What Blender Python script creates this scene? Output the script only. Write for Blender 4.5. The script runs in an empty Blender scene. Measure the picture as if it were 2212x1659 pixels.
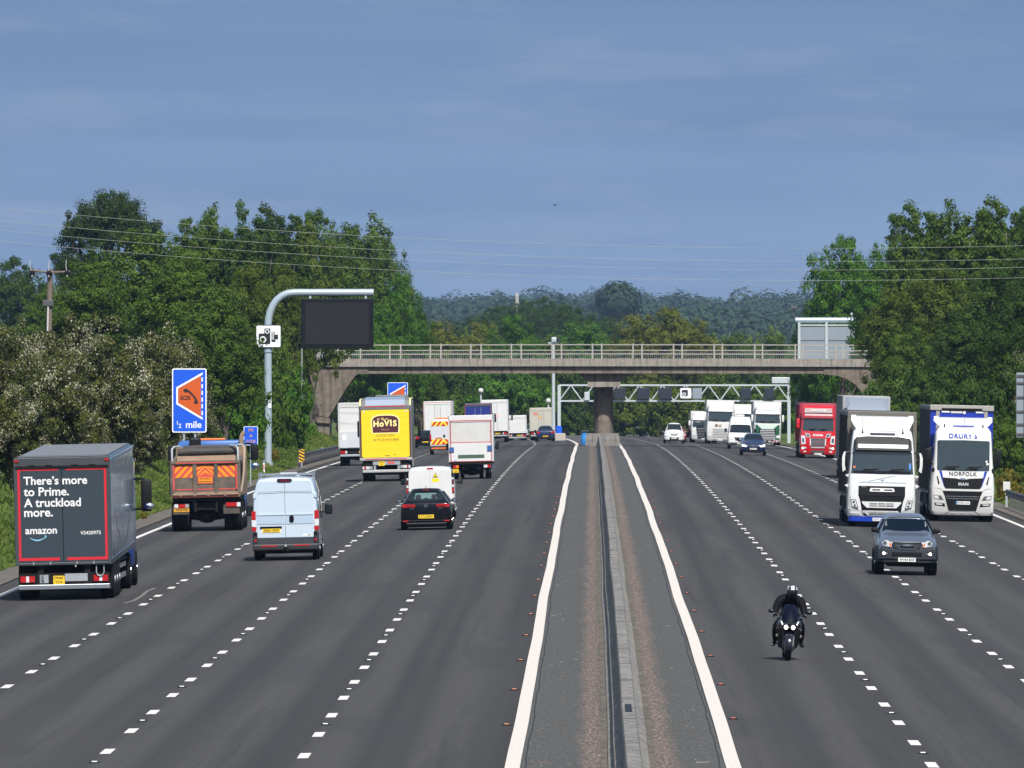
import bpy, bmesh, math, random
import numpy as np
from mathutils import Vector, Matrix
R = math.radians
random.seed(7)
C = bpy.context.scene.collection
SC = bpy.context.scene

# ------------------------------------------------------------------ camera, sky, sun, exposure
H = 7.15                                   # camera height above the road below it
F, VX, YH = 22100., 1279., 720.            # focal length and vanishing point of the measured photograph (2212 wide)
cam = bpy.data.cameras.new('camera'); cam.sensor_width = 36; cam.lens = F / 2212 * 36
cam.clip_start = 1; cam.clip_end = 30000
co = bpy.data.objects.new('camera', cam); C.objects.link(co)
co.location = (0, 0, H)
co.rotation_euler = Vector((-(VX - 1106) / F, 1, -(829.5 - YH) / F)).to_track_quat('-Z', 'Y').to_euler()
SC.camera = co
SUN_EL, SUN_AZ = R(50), R(14)              # high, behind the camera and a little to its right
world = bpy.data.worlds.new('World'); SC.world = world; world.use_nodes = True
nt = world.node_tree; nt.nodes.clear()
def N(t, **k):
    n = nt.nodes.new(t)
    for a, b in k.items(): setattr(n, a, b)
    return n
def LK(a, b): nt.links.new(a, b)
def math_(op, a, b=None, clamp=False):
    n = N('ShaderNodeMath', operation=op, use_clamp=clamp)
    for i, v in enumerate((a, b)):
        if v is None: continue
        if isinstance(v, (int, float)): n.inputs[i].default_value = v
        else: LK(v, n.inputs[i])
    return n.outputs[0]
def ramp_(fac, stops):
    n = N('ShaderNodeValToRGB'); e = n.color_ramp.elements
    while len(e) < len(stops): e.new(.5)
    for el, (p, c) in zip(e, stops): el.position = p; el.color = (*c, 1)
    LK(fac, n.inputs[0]); return n.outputs[0]
def mix_(fac, a, b):
    n = N('ShaderNodeMix', data_type='RGBA')
    if isinstance(fac, (int, float)): n.inputs[0].default_value = fac
    else: LK(fac, n.inputs[0])
    for i, v in ((6, a), (7, b)):
        if isinstance(v, tuple): n.inputs[i].default_value = (*v, 1)
        else: LK(v, n.inputs[i])
    return n.outputs[2]
out = N('ShaderNodeOutputWorld')
sky = N('ShaderNodeTexSky', sky_type='NISHITA', sun_disc=False, sun_elevation=SUN_EL, sun_rotation=R(180) - SUN_AZ)
tc = N('ShaderNodeTexCoord')
sep = N('ShaderNodeSeparateXYZ'); LK(tc.outputs['Generated'], sep.inputs[0])
def noise_(scale3, detail, rough=.55, off=(0, 0, 0)):
    mp = N('ShaderNodeMapping'); mp.inputs['Scale'].default_value = scale3; mp.inputs['Location'].default_value = off
    LK(tc.outputs['Generated'], mp.inputs[0])
    nz = N('ShaderNodeTexNoise'); nz.inputs['Scale'].default_value = 1; nz.inputs['Detail'].default_value = detail
    nz.inputs['Roughness'].default_value = rough
    LK(mp.outputs[0], nz.inputs['Vector']); return nz.outputs[0]
bands = noise_((14, 14, 170), 3, .5, (3.1, 0, 1.3))
puffs = noise_((34, 34, 190), 5, .6, (7.7, 0, .4))
elev = math_('MULTIPLY', sep.outputs[2], 20, True)                       # 0 at the horizon, 1 at 2.9 degrees
base = ramp_(elev, [(0, (.218, .312, .470)), (.25, (.188, .280, .440)), (.5, (.156, .243, .400)), (.75, (.135, .216, .365)), (1, (.122, .198, .340))])
dark = mix_(ramp_(bands, [(.42, (0, 0, 0)), (.70, (.5, .5, .5))]), base, (.120, .192, .335))
cloud = mix_(ramp_(puffs, [(.52, (0, 0, 0)), (.80, (.6, .6, .6))]), dark, (.26, .315, .43))
skyc = N('ShaderNodeVectorMath', operation='SCALE'); LK(sky.outputs[0], skyc.inputs[0]); skyc.inputs['Scale'].default_value = .1
high = noise_((4, 4, 7), 6, .6, (1, 2, 3))
upper = mix_(ramp_(high, [(.47, (0, 0, 0)), (.66, (.75, .75, .75))]), skyc.outputs[0], (.62, .66, .72))
up = math_('MULTIPLY', math_('SUBTRACT', sep.outputs[2], .06), 6, True)
col = mix_(up, cloud, upper)
bg = N('ShaderNodeBackground'); LK(col, bg.inputs[0]); bg.inputs[1].default_value = 1
LK(bg.outputs[0], out.inputs[0])
sl = bpy.data.lights.new('sun', 'SUN'); sl.energy = 4.6; sl.angle = R(.5); sl.color = (1, .955, .89)
so = bpy.data.objects.new('sun', sl); C.objects.link(so)
sd = Vector((math.sin(SUN_AZ) * math.cos(SUN_EL), -math.cos(SUN_AZ) * math.cos(SUN_EL), math.sin(SUN_EL)))
so.rotation_euler = (-sd).to_track_quat('-Z', 'Y').to_euler(); so.location = sd * 300
SC.view_settings.view_transform = 'Standard'; SC.view_settings.look = 'None'
SC.view_settings.exposure = .35; SC.view_settings.gamma = 1

# ------------------------------------------------------------------ road geometry
def drop(Y):                                # how far the crown of the road lies below the camera
    if Y < 850: return H + 6.1e-6 * (Y - 250) ** 2 if Y > 250 else H
    t = Y - 850
    return H + 2.196 + .0065 * t + 2e-6 * t * t + 4e-5 * max(0, t - 290) ** 2
def bendk(Y): return -max(0, Y - 870) ** 2 * .016 / (max(0, Y - 870) + 110)
def zr(X, Y): return H - drop(Y) - .02 * max(0, min(18, abs(X - bendk(Y) - .5)) - 1.8)
def wob(Y): return .008 * math.sin(Y / 9.3) + .014 * math.sin(Y / 17.1 + 1) + .003 * math.sin(Y / 4.1)
def G(px, py):                              # where the sight line through a photograph point meets the road
    lo, hi = 60, 1150
    for _ in range(50):
        Y = (lo + hi) / 2; X = (px - VX) / F * Y
        if YH + F * (H - zr(X, Y)) / Y > py: lo = Y
        else: hi = Y
    return X, Y
def XZ(px, py, Y): return (px - VX) / F * Y, H + (YH - py) / F * Y

# ------------------------------------------------------------------ materials
MC = {}
def M(name, col=(.5, .5, .5), rough=.5, metal=0, coat=0, dirt=0, dcol=(.12, .10, .08), dscale=1.5, emit=0, spec=.5, vary=0):
    if name in MC: return MC[name]
    m = bpy.data.materials.new(name); m.use_nodes = True; t = m.node_tree; b = t.nodes['Principled BSDF']
    b.inputs['Roughness'].default_value = rough; b.inputs['Metallic'].default_value = metal
    b.inputs['Coat Weight'].default_value = coat; b.inputs['Coat Roughness'].default_value = .05
    b.inputs['Specular IOR Level'].default_value = spec
    b.inputs['Base Color'].default_value = (*col, 1)
    if dirt or vary:
        tc = t.nodes.new('ShaderNodeTexCoord'); nz = t.nodes.new('ShaderNodeTexNoise')
        nz.inputs['Scale'].default_value = dscale; nz.inputs['Detail'].default_value = 6; nz.inputs['Roughness'].default_value = .65
        t.links.new(tc.outputs['Object'], nz.inputs['Vector'])
        rp = t.nodes.new('ShaderNodeValToRGB'); rp.color_ramp.elements[0].position = .4; rp.color_ramp.elements[1].position = .75
        k = dirt or vary
        rp.color_ramp.elements[0].color = (0, 0, 0, 1); rp.color_ramp.elements[1].color = (k, k, k, 1)
        t.links.new(nz.outputs[0], rp.inputs[0])
        mx = t.nodes.new('ShaderNodeMix'); mx.data_type = 'RGBA'
        t.links.new(rp.outputs[0], mx.inputs[0]); mx.inputs[6].default_value = (*col, 1)
        mx.inputs[7].default_value = (*(dcol if dirt else tuple(c * .5 for c in col)), 1)
        t.links.new(mx.outputs[2], b.inputs['Base Color'])
        rr = t.nodes.new('ShaderNodeMapRange'); rr.inputs['To Min'].default_value = rough; rr.inputs['To Max'].default_value = min(1, rough + .35)
        t.links.new(rp.outputs[0], rr.inputs[0]); t.links.new(rr.outputs[0], b.inputs['Roughness'])
    if emit:
        b.inputs['Emission Color'].default_value = (*col, 1); b.inputs['Emission Strength'].default_value = emit
    MC[name] = m; return m
WHITE = M('white_paint', (.64, .645, .64), .3, coat=.3, dirt=.25, dcol=(.42, .40, .36))
OFFWH = M('worn_white_paint', (.56, .56, .54), .4, dirt=.3, dcol=(.35, .31, .26))
BLACK = M('black_plastic', (.008, .008, .009), .5, spec=.2)
GLOSSK = M('gloss_black', (.004, .004, .006), .15, coat=.25, spec=.3)
RUBBER = M('tyre_rubber', (.010, .010, .011), .9, spec=.15)
CHASS = M('dark_chassis', (.009, .008, .008), .75, dirt=.3, dcol=(.028, .023, .018), spec=.2)
GLASS = M('dark_glass', (.008, .014, .016), .05, spec=.75)
SCREEN = M('lorry_windscreen', (.02, .036, .042), .06, spec=.8, vary=.9, dscale=2.2)
STEEL = M('galvanised_steel', (.36, .39, .42), .5, metal=.35, dirt=.25, dcol=(.18, .17, .15))
ALU = M('bright_metal', (.65, .66, .68), .25, metal=.9)
CHROME = M('chrome', (.8, .81, .83), .12, metal=1)
LAMPC = M('clear_lamp', (.62, .64, .66), .12, coat=1)
LAMPR = M('red_lamp', (.42, .008, .010), .18, coat=1)
LAMPA = M('amber_lamp', (.75, .17, .01), .2, coat=1)
PLATEY = M('yellow_number_plate', (.78, .52, .02), .4)
PLATEW = M('white_number_plate', (.76, .76, .74), .4)
INK = M('black_lettering', (.01, .01, .012), .5)
LETW = M('white_lettering', (.72, .72, .72), .5)
REDREF = M('red_marker_tape', (.50, .014, .022), .45)
LIT = M('lit_lamp', (1, .97, .9), .3, emit=2.2)

# ------------------------------------------------------------------ mesh helpers
class MB:
    def __init__(s): s.v = []; s.f = []; s.m = []; s.mats = []
    def mi(s, m):
        if m not in s.mats: s.mats.append(m)
        return s.mats.index(m)
    def add(s, vs, fs, m):
        o = len(s.v); s.v += [tuple(v) for v in vs]; k = s.mi(m)
        for f in fs: s.f.append([i + o for i in f]); s.m.append(k)
        return s
    def box(s, x0, x1, y0, y1, z0, z1, m, b=0, seg=2):
        if x1 < x0: x0, x1 = x1, x0
        if y1 < y0: y0, y1 = y1, y0
        if z1 < z0: z0, z1 = z1, z0
        if not b:
            vs = [(x, y, z) for x in (x0, x1) for y in (y0, y1) for z in (z0, z1)]
            return s.add(vs, [(0, 1, 3, 2), (4, 6, 7, 5), (0, 4, 5, 1), (2, 3, 7, 6), (0, 2, 6, 4), (1, 5, 7, 3)], m)
        bm = bmesh.new(); bmesh.ops.create_cube(bm, size=1)
        for v in bm.verts: v.co = Vector(((x0 + x1) / 2 + v.co.x * (x1 - x0), (y0 + y1) / 2 + v.co.y * (y1 - y0), (z0 + z1) / 2 + v.co.z * (z1 - z0)))
        bmesh.ops.bevel(bm, geom=bm.edges[:], offset=min(b, .45 * min(x1 - x0, y1 - y0, z1 - z0)), segments=seg, affect='EDGES', profile=.5)
        bm.verts.index_update()
        s.add([v.co[:] for v in bm.verts], [[v.index for v in f.verts] for f in bm.faces], m); bm.free(); return s
    def plate(s, pts, y, m, t=.02, sl=0, z0=0, mirror=False):
        """outline (x, z) facing the camera end, standing t proud of y; sl leans it back with height"""
        for sg in ((1, -1) if mirror else (1,)):
            p = [(x * sg, z) for x, z in pts]
            a = sum(p[i][0] * p[(i + 1) % len(p)][1] - p[(i + 1) % len(p)][0] * p[i][1] for i in range(len(p)))
            if a < 0: p = p[::-1]
            n = len(p)
            vs = [(x, y - t + sl * (z - z0), z) for x, z in p] + [(x, y + sl * (z - z0), z) for x, z in p]
            s.add(vs, [list(range(n))] + [(i, i + n, (i + 1) % n + n, (i + 1) % n) for i in range(n)], m)
        return s
    def splate(s, pts, x, m, t=.015):
        """outline (y, z) on a side; t > 0 faces +x"""
        n = len(pts)
        vs = [(x + t, y, z) for y, z in pts] + [(x, y, z) for y, z in pts]
        return s.add(vs, [list(range(n))] + [(i, i + n, (i + 1) % n + n, (i + 1) % n) for i in range(n)], m)
    def rect(s, x0, x1, z0, z1, y, m, t=.02, r=0, sl=0, zz=0, mirror=False):
        return s.plate(rr(x0, x1, z0, z1, r), y, m, t, sl, zz, mirror)
    def tube(s, path, rad, m, n=8, cap=True):
        path = [Vector(p) for p in path]; rads = rad if isinstance(rad, (list, tuple)) else [rad] * len(path)
        vs = []; fs = []; up = None
        for i, p in enumerate(path):
            d = (path[min(i + 1, len(path) - 1)] - path[max(i - 1, 0)])
            if d.length < 1e-9: d = Vector((0, 0, 1))
            d.normalize()
            if up is None: up = Vector((0, 0, 1)) if abs(d.z) < .9 else Vector((1, 0, 0))
            a = d.cross(up); a = a.normalized() if a.length > 1e-6 else d.orthogonal().normalized()
            b = a.cross(d); up = b
            for k in range(n):
                t = 2 * math.pi * k / n
                vs.append(p + (a * math.cos(t) + b * math.sin(t)) * rads[i])
        for i in range(len(path) - 1):
            for k in range(n):
                fs.append((i * n + k, i * n + (k + 1) % n, (i + 1) * n + (k + 1) % n, (i + 1) * n + k))
        if cap: fs += [list(range(n))[::-1], [(len(path) - 1) * n + k for k in range(n)]]
        return s.add(vs, fs, m)
    def lathe_x(s, prof, x0, y, z, m, n=24):
        """profile (dx, radius) turned about an axle along x"""
        vs = []; fs = []
        for dx, r in prof:
            for k in range(n):
                t = 2 * math.pi * k / n; vs.append((x0 + dx, y + r * math.cos(t), z + r * math.sin(t)))
        for i in range(len(prof) - 1):
            for k in range(n): fs.append((i * n + k, i * n + (k + 1) % n, (i + 1) * n + (k + 1) % n, (i + 1) * n + k))
        fs += [list(range(n)), [(len(prof) - 1) * n + k for k in range(n)][::-1]]
        return s.add(vs, fs, m)
    def loft(s, rings, m, closed=True):
        n = len(rings[0]); vs = [p for r in rings for p in r]; fs = []
        for i in range(len(rings) - 1):
            for k in range(n if closed else n - 1):
                fs.append((i * n + k, i * n + (k + 1) % n, (i + 1) * n + (k + 1) % n, (i + 1) * n + k))
        if closed: fs += [list(range(n))[::-1], [(len(rings) - 1) * n + k for k in range(n)]]
        return s.add(vs, fs, m)
    def ell(s, c, r, m, nu=14, nv=8):
        vs = []; fs = []
        for j in range(nv + 1):
            a = math.pi * j / nv
            for k in range(nu):
                t = 2 * math.pi * k / nu
                vs.append((c[0] + r[0] * math.sin(a) * math.cos(t), c[1] + r[1] * math.sin(a) * math.sin(t), c[2] + r[2] * math.cos(a)))
        for j in range(nv):
            for k in range(nu): fs.append((j * nu + k, (j + 1) * nu + k, (j + 1) * nu + (k + 1) % nu, j * nu + (k + 1) % nu))
        return s.add(vs, fs, m)
    def build(s, name, parent=None, smooth=0, sub=0):
        me = bpy.data.meshes.new(name); me.from_pydata(s.v, [], s.f)
        for m in s.mats: me.materials.append(m)
        me.polygons.foreach_set('material_index', s.m)
        bm = bmesh.new(); bm.from_mesh(me); bmesh.ops.recalc_face_normals(bm, faces=bm.faces); bm.to_mesh(me); bm.free()
        if smooth:
            me.polygons.foreach_set('use_smooth', [True] * len(me.polygons)); me.set_sharp_from_angle(angle=R(smooth))
        me.update(); o = bpy.data.objects.new(name, me); C.objects.link(o)
        if parent: o.parent = parent
        if sub:
            md = o.modifiers.new('smooth', 'SUBSURF'); md.levels = sub; md.render_levels = sub
        return o
def rr(x0, x1, z0, z1, r=0, n=4):
    if x1 < x0: x0, x1 = x1, x0
    if not r: return [(x0, z0), (x1, z0), (x1, z1), (x0, z1)]
    r = min(r, (x1 - x0) * .49, (z1 - z0) * .49); p = []
    for cx, cz, a in ((x1 - r, z0 + r, -90), (x1 - r, z1 - r, 0), (x0 + r, z1 - r, 90), (x0 + r, z0 + r, 180)):
        for i in range(n + 1):
            t = R(a + 90 * i / n); p.append((cx + r * math.cos(t), cz + r * math.sin(t)))
    return p
def circ(x, z, r, n=16, rz=None):
    return [(x + r * math.cos(2 * math.pi * i / n), z + (rz or r) * math.sin(2 * math.pi * i / n)) for i in range(n)]
def tag(o, label, cat=None, group=None, kind=None):
    if label: o['label'] = label
    if cat: o['category'] = cat
    if group: o['group'] = group
    if kind: o['kind'] = kind
    return o
def thing(name, label, cat, loc=(0, 0, 0), rot=(0, 0, 0), group=None):
    o = bpy.data.objects.new(name, None); C.objects.link(o); o.empty_display_size = .3
    o.location = loc; o.rotation_euler = rot
    return tag(o, label, cat, group)
def struct(mb, name, smooth=0): return tag(mb.build(name, None, smooth), None, None, None, 'structure')
def dup(o, parent=None):
    c = o.copy(); C.objects.link(c); c.parent = parent
    for ch in o.children: dup(ch, c)
    return c
DG = None
def text(parent, body, mat, x, z, y, h=None, w=None, name='lettering', bold=.0, sl=0, z0=0, spacing=1, align='C'):
    """flat raised letters facing the camera end, h tall and at most w wide, standing at (x, y, z)"""
    cu = bpy.data.curves.new(name, 'FONT'); cu.body = body; cu.size = 1; cu.offset = bold; cu.space_character = spacing
    cu.extrude = .01; cu.resolution_u = 3
    o = bpy.data.objects.new(name, cu); C.objects.link(o)
    me = bpy.data.meshes.new_from_object(o.evaluated_get(bpy.context.evaluated_depsgraph_get()))
    bpy.data.objects.remove(o)
    P = np.empty(len(me.vertices) * 3); me.vertices.foreach_get('co', P); P = P.reshape(-1, 3)
    a, b = P.min(0), P.max(0)
    s = h / (b[1] - a[1]) if h else 1e9
    sx = s if not w else (w / (b[0] - a[0]) if h is None else min(s, w / (b[0] - a[0])))
    if h is None: s = sx
    off = {'C': (a[0] + b[0]) / 2, 'L': a[0], 'R': b[0]}[align]
    Q = np.empty_like(P); Q[:, 0] = x + (P[:, 0] - off) * sx; Q[:, 2] = z + (P[:, 1] - (a[1] + b[1]) / 2) * s
    Q[:, 1] = y - P[:, 2] * .2 + sl * (Q[:, 2] - z0)
    me.vertices.foreach_set('co', Q.ravel()); me.materials.append(mat); me.name = name
    o = bpy.data.objects.new(name, me); C.objects.link(o); o.parent = parent
    return o
def part(mb, name, parent, label=None, smooth=0, sub=0):
    o = mb.build(name, parent, smooth, sub)
    if label: o['label'] = label
    return o
# ------------------------------------------------------------------ ground materials
def gmat(name, build):
    m = bpy.data.materials.new(name); m.use_nodes = True; t = m.node_tree; b = t.nodes['Principled BSDF']
    class H_:
        def new(s, k): return t.nodes.new(k)
        def link(s, a, c): t.links.new(a, c)
        def coord(s, sc=(1, 1, 1)):
            tc = t.nodes.new('ShaderNodeTexCoord'); mp = t.nodes.new('ShaderNodeMapping'); mp.inputs['Scale'].default_value = sc
            t.links.new(tc.outputs['Object'], mp.inputs[0]); return mp.outputs[0]
        def noise(s, sc, scale=1, detail=5, rough=.6):
            n = t.nodes.new('ShaderNodeTexNoise'); n.inputs['Scale'].default_value = scale; n.inputs['Detail'].default_value = detail
            n.inputs['Roughness'].default_value = rough; t.links.new(s.coord(sc), n.inputs['Vector']); return n.outputs[0]
        def ramp(s, f, st):
            n = t.nodes.new('ShaderNodeValToRGB'); e = n.color_ramp.elements
            while len(e) < len(st): e.new(.5)
            for el, (p, c) in zip(e, st): el.position = p; el.color = (*((c,) * 3 if isinstance(c, (int, float)) else c), 1)
            t.links.new(f, n.inputs[0]); return n.outputs[0]
        def mix(s, f, a, c, bl='MIX'):
            n = t.nodes.new('ShaderNodeMix'); n.data_type = 'RGBA'; n.blend_type = bl
            for i, v in ((0, f), (6, a), (7, c)):
                if isinstance(v, tuple): n.inputs[i].default_value = (*v, 1)
                elif isinstance(v, (int, float)): n.inputs[i].default_value = v
                else: t.links.new(v, n.inputs[i])
            return n.outputs[2]
    build(H_(), b); return m
def asphalt_(g, b):
    tone = g.noise((.35, .012, .35), 1, 3)
    lanes = g.noise((1.1, .004, 1), 1, 2)
    grain = g.noise((9, 1, 9), 1.6, 6, .75)
    c = g.ramp(tone, [(.3, (.050, .049, .048)), (.7, (.069, .067, .065))])
    c = g.mix(g.ramp(lanes, [(.42, 0), (.62, .7)]), c, (.041, .040, .041))
    # polished wheel paths and the darker drip line between them, one pair to each lane
    tc = g.new('ShaderNodeTexCoord'); sp = g.new('ShaderNodeSeparateXYZ'); g.link(tc.outputs['Object'], sp.inputs[0])
    w = g.new('ShaderNodeTexWave'); w.wave_type = 'BANDS'; w.bands_direction = 'X'; w.wave_profile = 'SIN'
    w.inputs['Scale'].default_value = 2 * 3.14159 / 20 / 1.78; w.inputs['Distortion'].default_value = 1.2; w.inputs['Detail'].default_value = 3; w.inputs['Detail Scale'].default_value = .6
    g.link(g.coord((1, .02, 1)), w.inputs['Vector'])
    c = g.mix(g.ramp(w.outputs[1], [(.2, 0), (.9, .75)]), c, (.082, .080, .078))
    c = g.mix(g.ramp(g.noise((1.7, .02, 1), 1, 5, .7), [(.50, 0), (.68, .75)]), c, (.042, .042, .0425))
    c = g.mix(g.ramp(g.noise((.5, .05, 1), .6, 2), [(.56, 0), (.60, .35)]), c, (.047, .047, .050))
    c = g.mix(g.ramp(grain, [(.35, .5), (.75, 0)]), c, (.036, .036, .039))
    c = g.mix(g.ramp(g.noise((40, 14, 40), 1, 2), [(.70, 0), (.76, .5)]), c, (.13, .13, .13))
    b.inputs['Roughness'].default_value = .95; b.inputs['Specular IOR Level'].default_value = .1
    g.link(c, b.inputs['Base Color'])
ASPH = gmat('asphalt', asphalt_)
def reserve_(g, b):
    grain = g.noise((9, .8, 8), 1.5, 6, .8)
    c = g.ramp(grain, [(.3, (.052, .053, .051)), (.5, (.072, .073, .070)), (.72, (.112, .111, .104))])
    # red gravel washed against the foot of the barrier on both sides
    tc = g.new('ShaderNodeTexCoord'); sp = g.new('ShaderNodeSeparateXYZ'); g.link(tc.outputs['Object'], sp.inputs[0])
    edge = g.noise((2.2, .14, 1), 1.2, 6, .7)
    def m(op, a, c2):
        n = g.new('ShaderNodeMath'); n.operation = op
        for i, v in enumerate((a, c2)):
            if isinstance(v, (int, float)): n.inputs[i].default_value = v
            else: g.link(v, n.inputs[i])
        return n.outputs[0]
    dist = m('ABSOLUTE', m('SUBTRACT', sp.outputs[0], .6), 0)
    dd = m('ADD', m('ABSOLUTE', m('SUBTRACT', dist, .60), 0), m('MULTIPLY', m('SUBTRACT', edge, .5), .55))
    mask = g.ramp(dd, [(.06, .85), (.30, 0)])
    speck = g.ramp(g.noise((11, .9, 16), 1.5, 5, .8), [(.44, 0), (.53, 1)])
    red = g.ramp(g.noise((9, .8, 11), 2, 5, .8), [(.34, (.085, .055, .043)), (.5, (.20, .14, .112)), (.68, (.38, .31, .265))])
    c = g.mix(g.mix(1, mask, speck, 'MULTIPLY'), c, red)
    c = g.mix(g.ramp(g.noise((10, 1.0, 13), 1, 3, .8), [(.68, 0), (.72, .9)]), c, (.42, .40, .36))
    c = g.mix(g.ramp(g.noise((5, .7, 6), 1, 4, .8), [(.66, 0), (.72, .8)]), c, (.03, .027, .024))
    b.inputs['Roughness'].default_value = .9; b.inputs['Specular IOR Level'].default_value = .2
    g.link(c, b.inputs['Base Color'])
RESV = gmat('reserve_surface', reserve_)
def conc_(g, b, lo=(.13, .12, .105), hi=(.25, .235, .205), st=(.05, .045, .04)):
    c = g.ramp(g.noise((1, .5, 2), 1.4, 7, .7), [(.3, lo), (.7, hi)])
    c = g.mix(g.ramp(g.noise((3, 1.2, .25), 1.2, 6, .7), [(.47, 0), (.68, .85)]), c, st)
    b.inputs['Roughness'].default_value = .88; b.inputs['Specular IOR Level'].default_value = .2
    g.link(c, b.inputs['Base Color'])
CONC = gmat('weathered_concrete', lambda g, b: conc_(g, b, (.085, .075, .062), (.17, .15, .125), (.045, .04, .033)))
BARR = gmat('barrier_concrete', lambda g, b: conc_(g, b, (.14, .134, .124), (.26, .25, .23), (.075, .07, .064)))
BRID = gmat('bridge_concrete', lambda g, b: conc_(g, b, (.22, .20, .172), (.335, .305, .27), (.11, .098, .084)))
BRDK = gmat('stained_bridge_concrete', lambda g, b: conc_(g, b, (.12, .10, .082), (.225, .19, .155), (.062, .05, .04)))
def ground_(g, b):
    c = g.ramp(g.noise((.25, .05, .25), 1, 6, .7), [(.3, (.045, .075, .016)), (.5, (.078, .11, .026)), (.72, (.12, .12, .045))])
    c = g.mix(g.ramp(g.noise((1.5, .4, 1.5), 2, 5), [(.5, 0), (.75, .7)]), c, (.025, .034, .012))
    b.inputs['Roughness'].default_value = 1; b.inputs['Specular IOR Level'].default_value = .1
    g.link(c, b.inputs['Base Color'])
SOIL = gmat('rough_grass_ground', ground_)
def line_(g, b, base=(.64, .63, .60), dirt=(.36, .34, .31)):
    c = g.mix(g.ramp(g.noise((6, 1.2, 1), 2, 5, .7), [(.5, 0), (.8, .75)]), base, dirt)
    b.inputs['Roughness'].default_value = .7; g.link(c, b.inputs['Base Color'])
PAINT = gmat('road_marking_white', line_)
def rib_(g, b):
    line_(g, b, (.60, .555, .50), (.42, .38, .33))
    w = g.new('ShaderNodeTexWave'); w.wave_type = 'BANDS'; w.bands_direction = 'Y'; w.inputs['Scale'].default_value = .63
    g.link(g.coord(), w.inputs['Vector'])
    bp = g.new('ShaderNodeBump'); bp.inputs['Strength'].default_value = .5; bp.inputs['Distance'].default_value = .02
    g.link(w.outputs[1], bp.inputs['Height']); g.link(bp.outputs[0], b.inputs['Normal'])
RIB = gmat('ribbed_cream_line', rib_)

# ------------------------------------------------------------------ ground, road, reserve
YS = [-40, 0, 60, 110] + list(range(140, 1000, 6)) + list(range(1000, 1400, 15))
def bank(dx, Y, right=False):                # height of the verge dx beyond the edge of the paving
    if dx <= 0: return 0
    k = min(1, max(.55, (Y - 150) / 300))
    if right: pts = ((0, 0), (1.5, .1), (4, .7), (8, 2.2), (14, 3.0), (60, 3.0))
    else: pts = ((0, 0), (1, .2), (2.2, .8), (4.5, 2.0), (8, 3.1), (14, 3.7), (60, 4.2))
    h = 0
    for (a, p), (c, q) in zip(pts, pts[1:]):
        if dx <= c: h = p + (q - p) * (dx - a) / (c - a); break
    else: h = pts[-1][1]
    if Y > 760: k = max(.12, 1 - (Y - 760) / 500)
    return h * k + .12 * math.sin(Y / 5 + dx * 2) * min(1, dx / 3)
EL, ER = -18.5, 18.5
def gz(X, Y):
    u = X - bendk(Y)
    zz = zr(X, Y)
    if u < EL: zz += bank(EL - u, Y)
    elif u > ER: zz += bank(u - ER, Y, True)
    return zz
OFF = [-600, -160, -80, -50, -40, -34, -30, -27, -25, -23.5, -22, -20.5, -19.5, -18.5]
mb = MB(); rows = []
for Y in YS:
    us = OFF + [-9, 0, 10] + [-o for o in OFF[::-1]]
    rows.append([(u + bendk(Y), Y, gz(u + bendk(Y), Y) - (.06 if abs(u) < 18 else .02)) for u in us])
last = rows[-1]
for Y, z in ((1500, -8), (2000, -5), (3100, -2), (4500, 7), (5600, 15), (6800, 20), (11000, 22)):
    rows.append([(p[0] * (1 + (Y - 1400) / 1600), Y, z + 1.5 * math.sin(p[0] / 90 + Y)) for p in last])
mb.loft(rows, SOIL, closed=False); struct(mb, 'ground', 40)
def strip(mb, u0, u1, y0, y1, dz, mat, w=0, step=None):
    ys = [y for y in YS if y0 < y < y1] if not step else list(np.arange(y0 + step, y1 - step * .5, step))
    ys = [y0] + ys + [y1]
    cols = [u0 + (u1 - u0) * i / 4 for i in range(5)] if u1 - u0 > 3 else [u0, u1]
    mb.loft([[(u + bendk(Y) + w * wob(Y), Y, zr(u + bendk(Y), Y) + dz) for u in cols] for Y in ys], mat, closed=False)
mb = MB(); strip(mb, -17.55, -1.2, -40, 1390, .0, ASPH); struct(mb, 'northbound_road', 40)
mb = MB(); strip(mb, 2.2, 17.55, -40, 1390, .0, ASPH); struct(mb, 'southbound_road', 40)
mb = MB(); strip(mb, -1.2, 2.2, -40, 1390, .0, RESV); struct(mb, 'central_reserve', 40)
mb = MB()
for s in (-1, 1):
    a, c = sorted((s * 17.55, s * 18.6)); strip(mb, a, c, -40, 1300, .03, CONC)
struct(mb, 'drainage_channel')
mb = MB()
DASH = {'A': -4.92, 'B': -8.45, 'C': -12.2, 'r1': 5.68, 'r2': 9.1, 'r3': 12.9}
PH = {'A': .5, 'B': 4, 'C': 2, 'r1': 6, 'r2': 3, 'r3': 7}
STUDS = []
for k, u in DASH.items():
    i = 0; Y = 90 + PH[k]
    while Y < 1150:
        strip(mb, u - .095, u + .095, Y, Y + 2.15, .004, PAINT)
        if i % 2 == 0 and Y < 560: STUDS.append((u, Y + 5.65, 0))
        Y += 9.25; i += 1
strip(mb, -16.95, -16.75, 60, 1150, .004, PAINT, .25, 4); strip(mb, 16.8, 17.0, 60, 1150, .004, PAINT, .25, 4)
SCUFF = M('tyre_scuff', (.15, .145, .135), .9)
P = [G(*p) for p in ((268, 1303), (288, 1298), (305, 1288), (318, 1277), (335, 1270))]
mb.loft([[(x - .05, Y, zr(x, Y) + .003), (x + .05, Y, zr(x, Y) + .003)] for x, Y in P], SCUFF, closed=False)
struct(mb, 'lane_markings')
mb = MB()
strip(mb, -1.42, -1.17, 60, 1150, .006, RIB, 1, 3); strip(mb, 2.23, 2.48, 60, 1150, .006, RIB, 1, 3)
struct(mb, 'edge_line_markings')
TAR = M('tar_seam', (.012, .012, .013), .7)
mb = MB()
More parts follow.
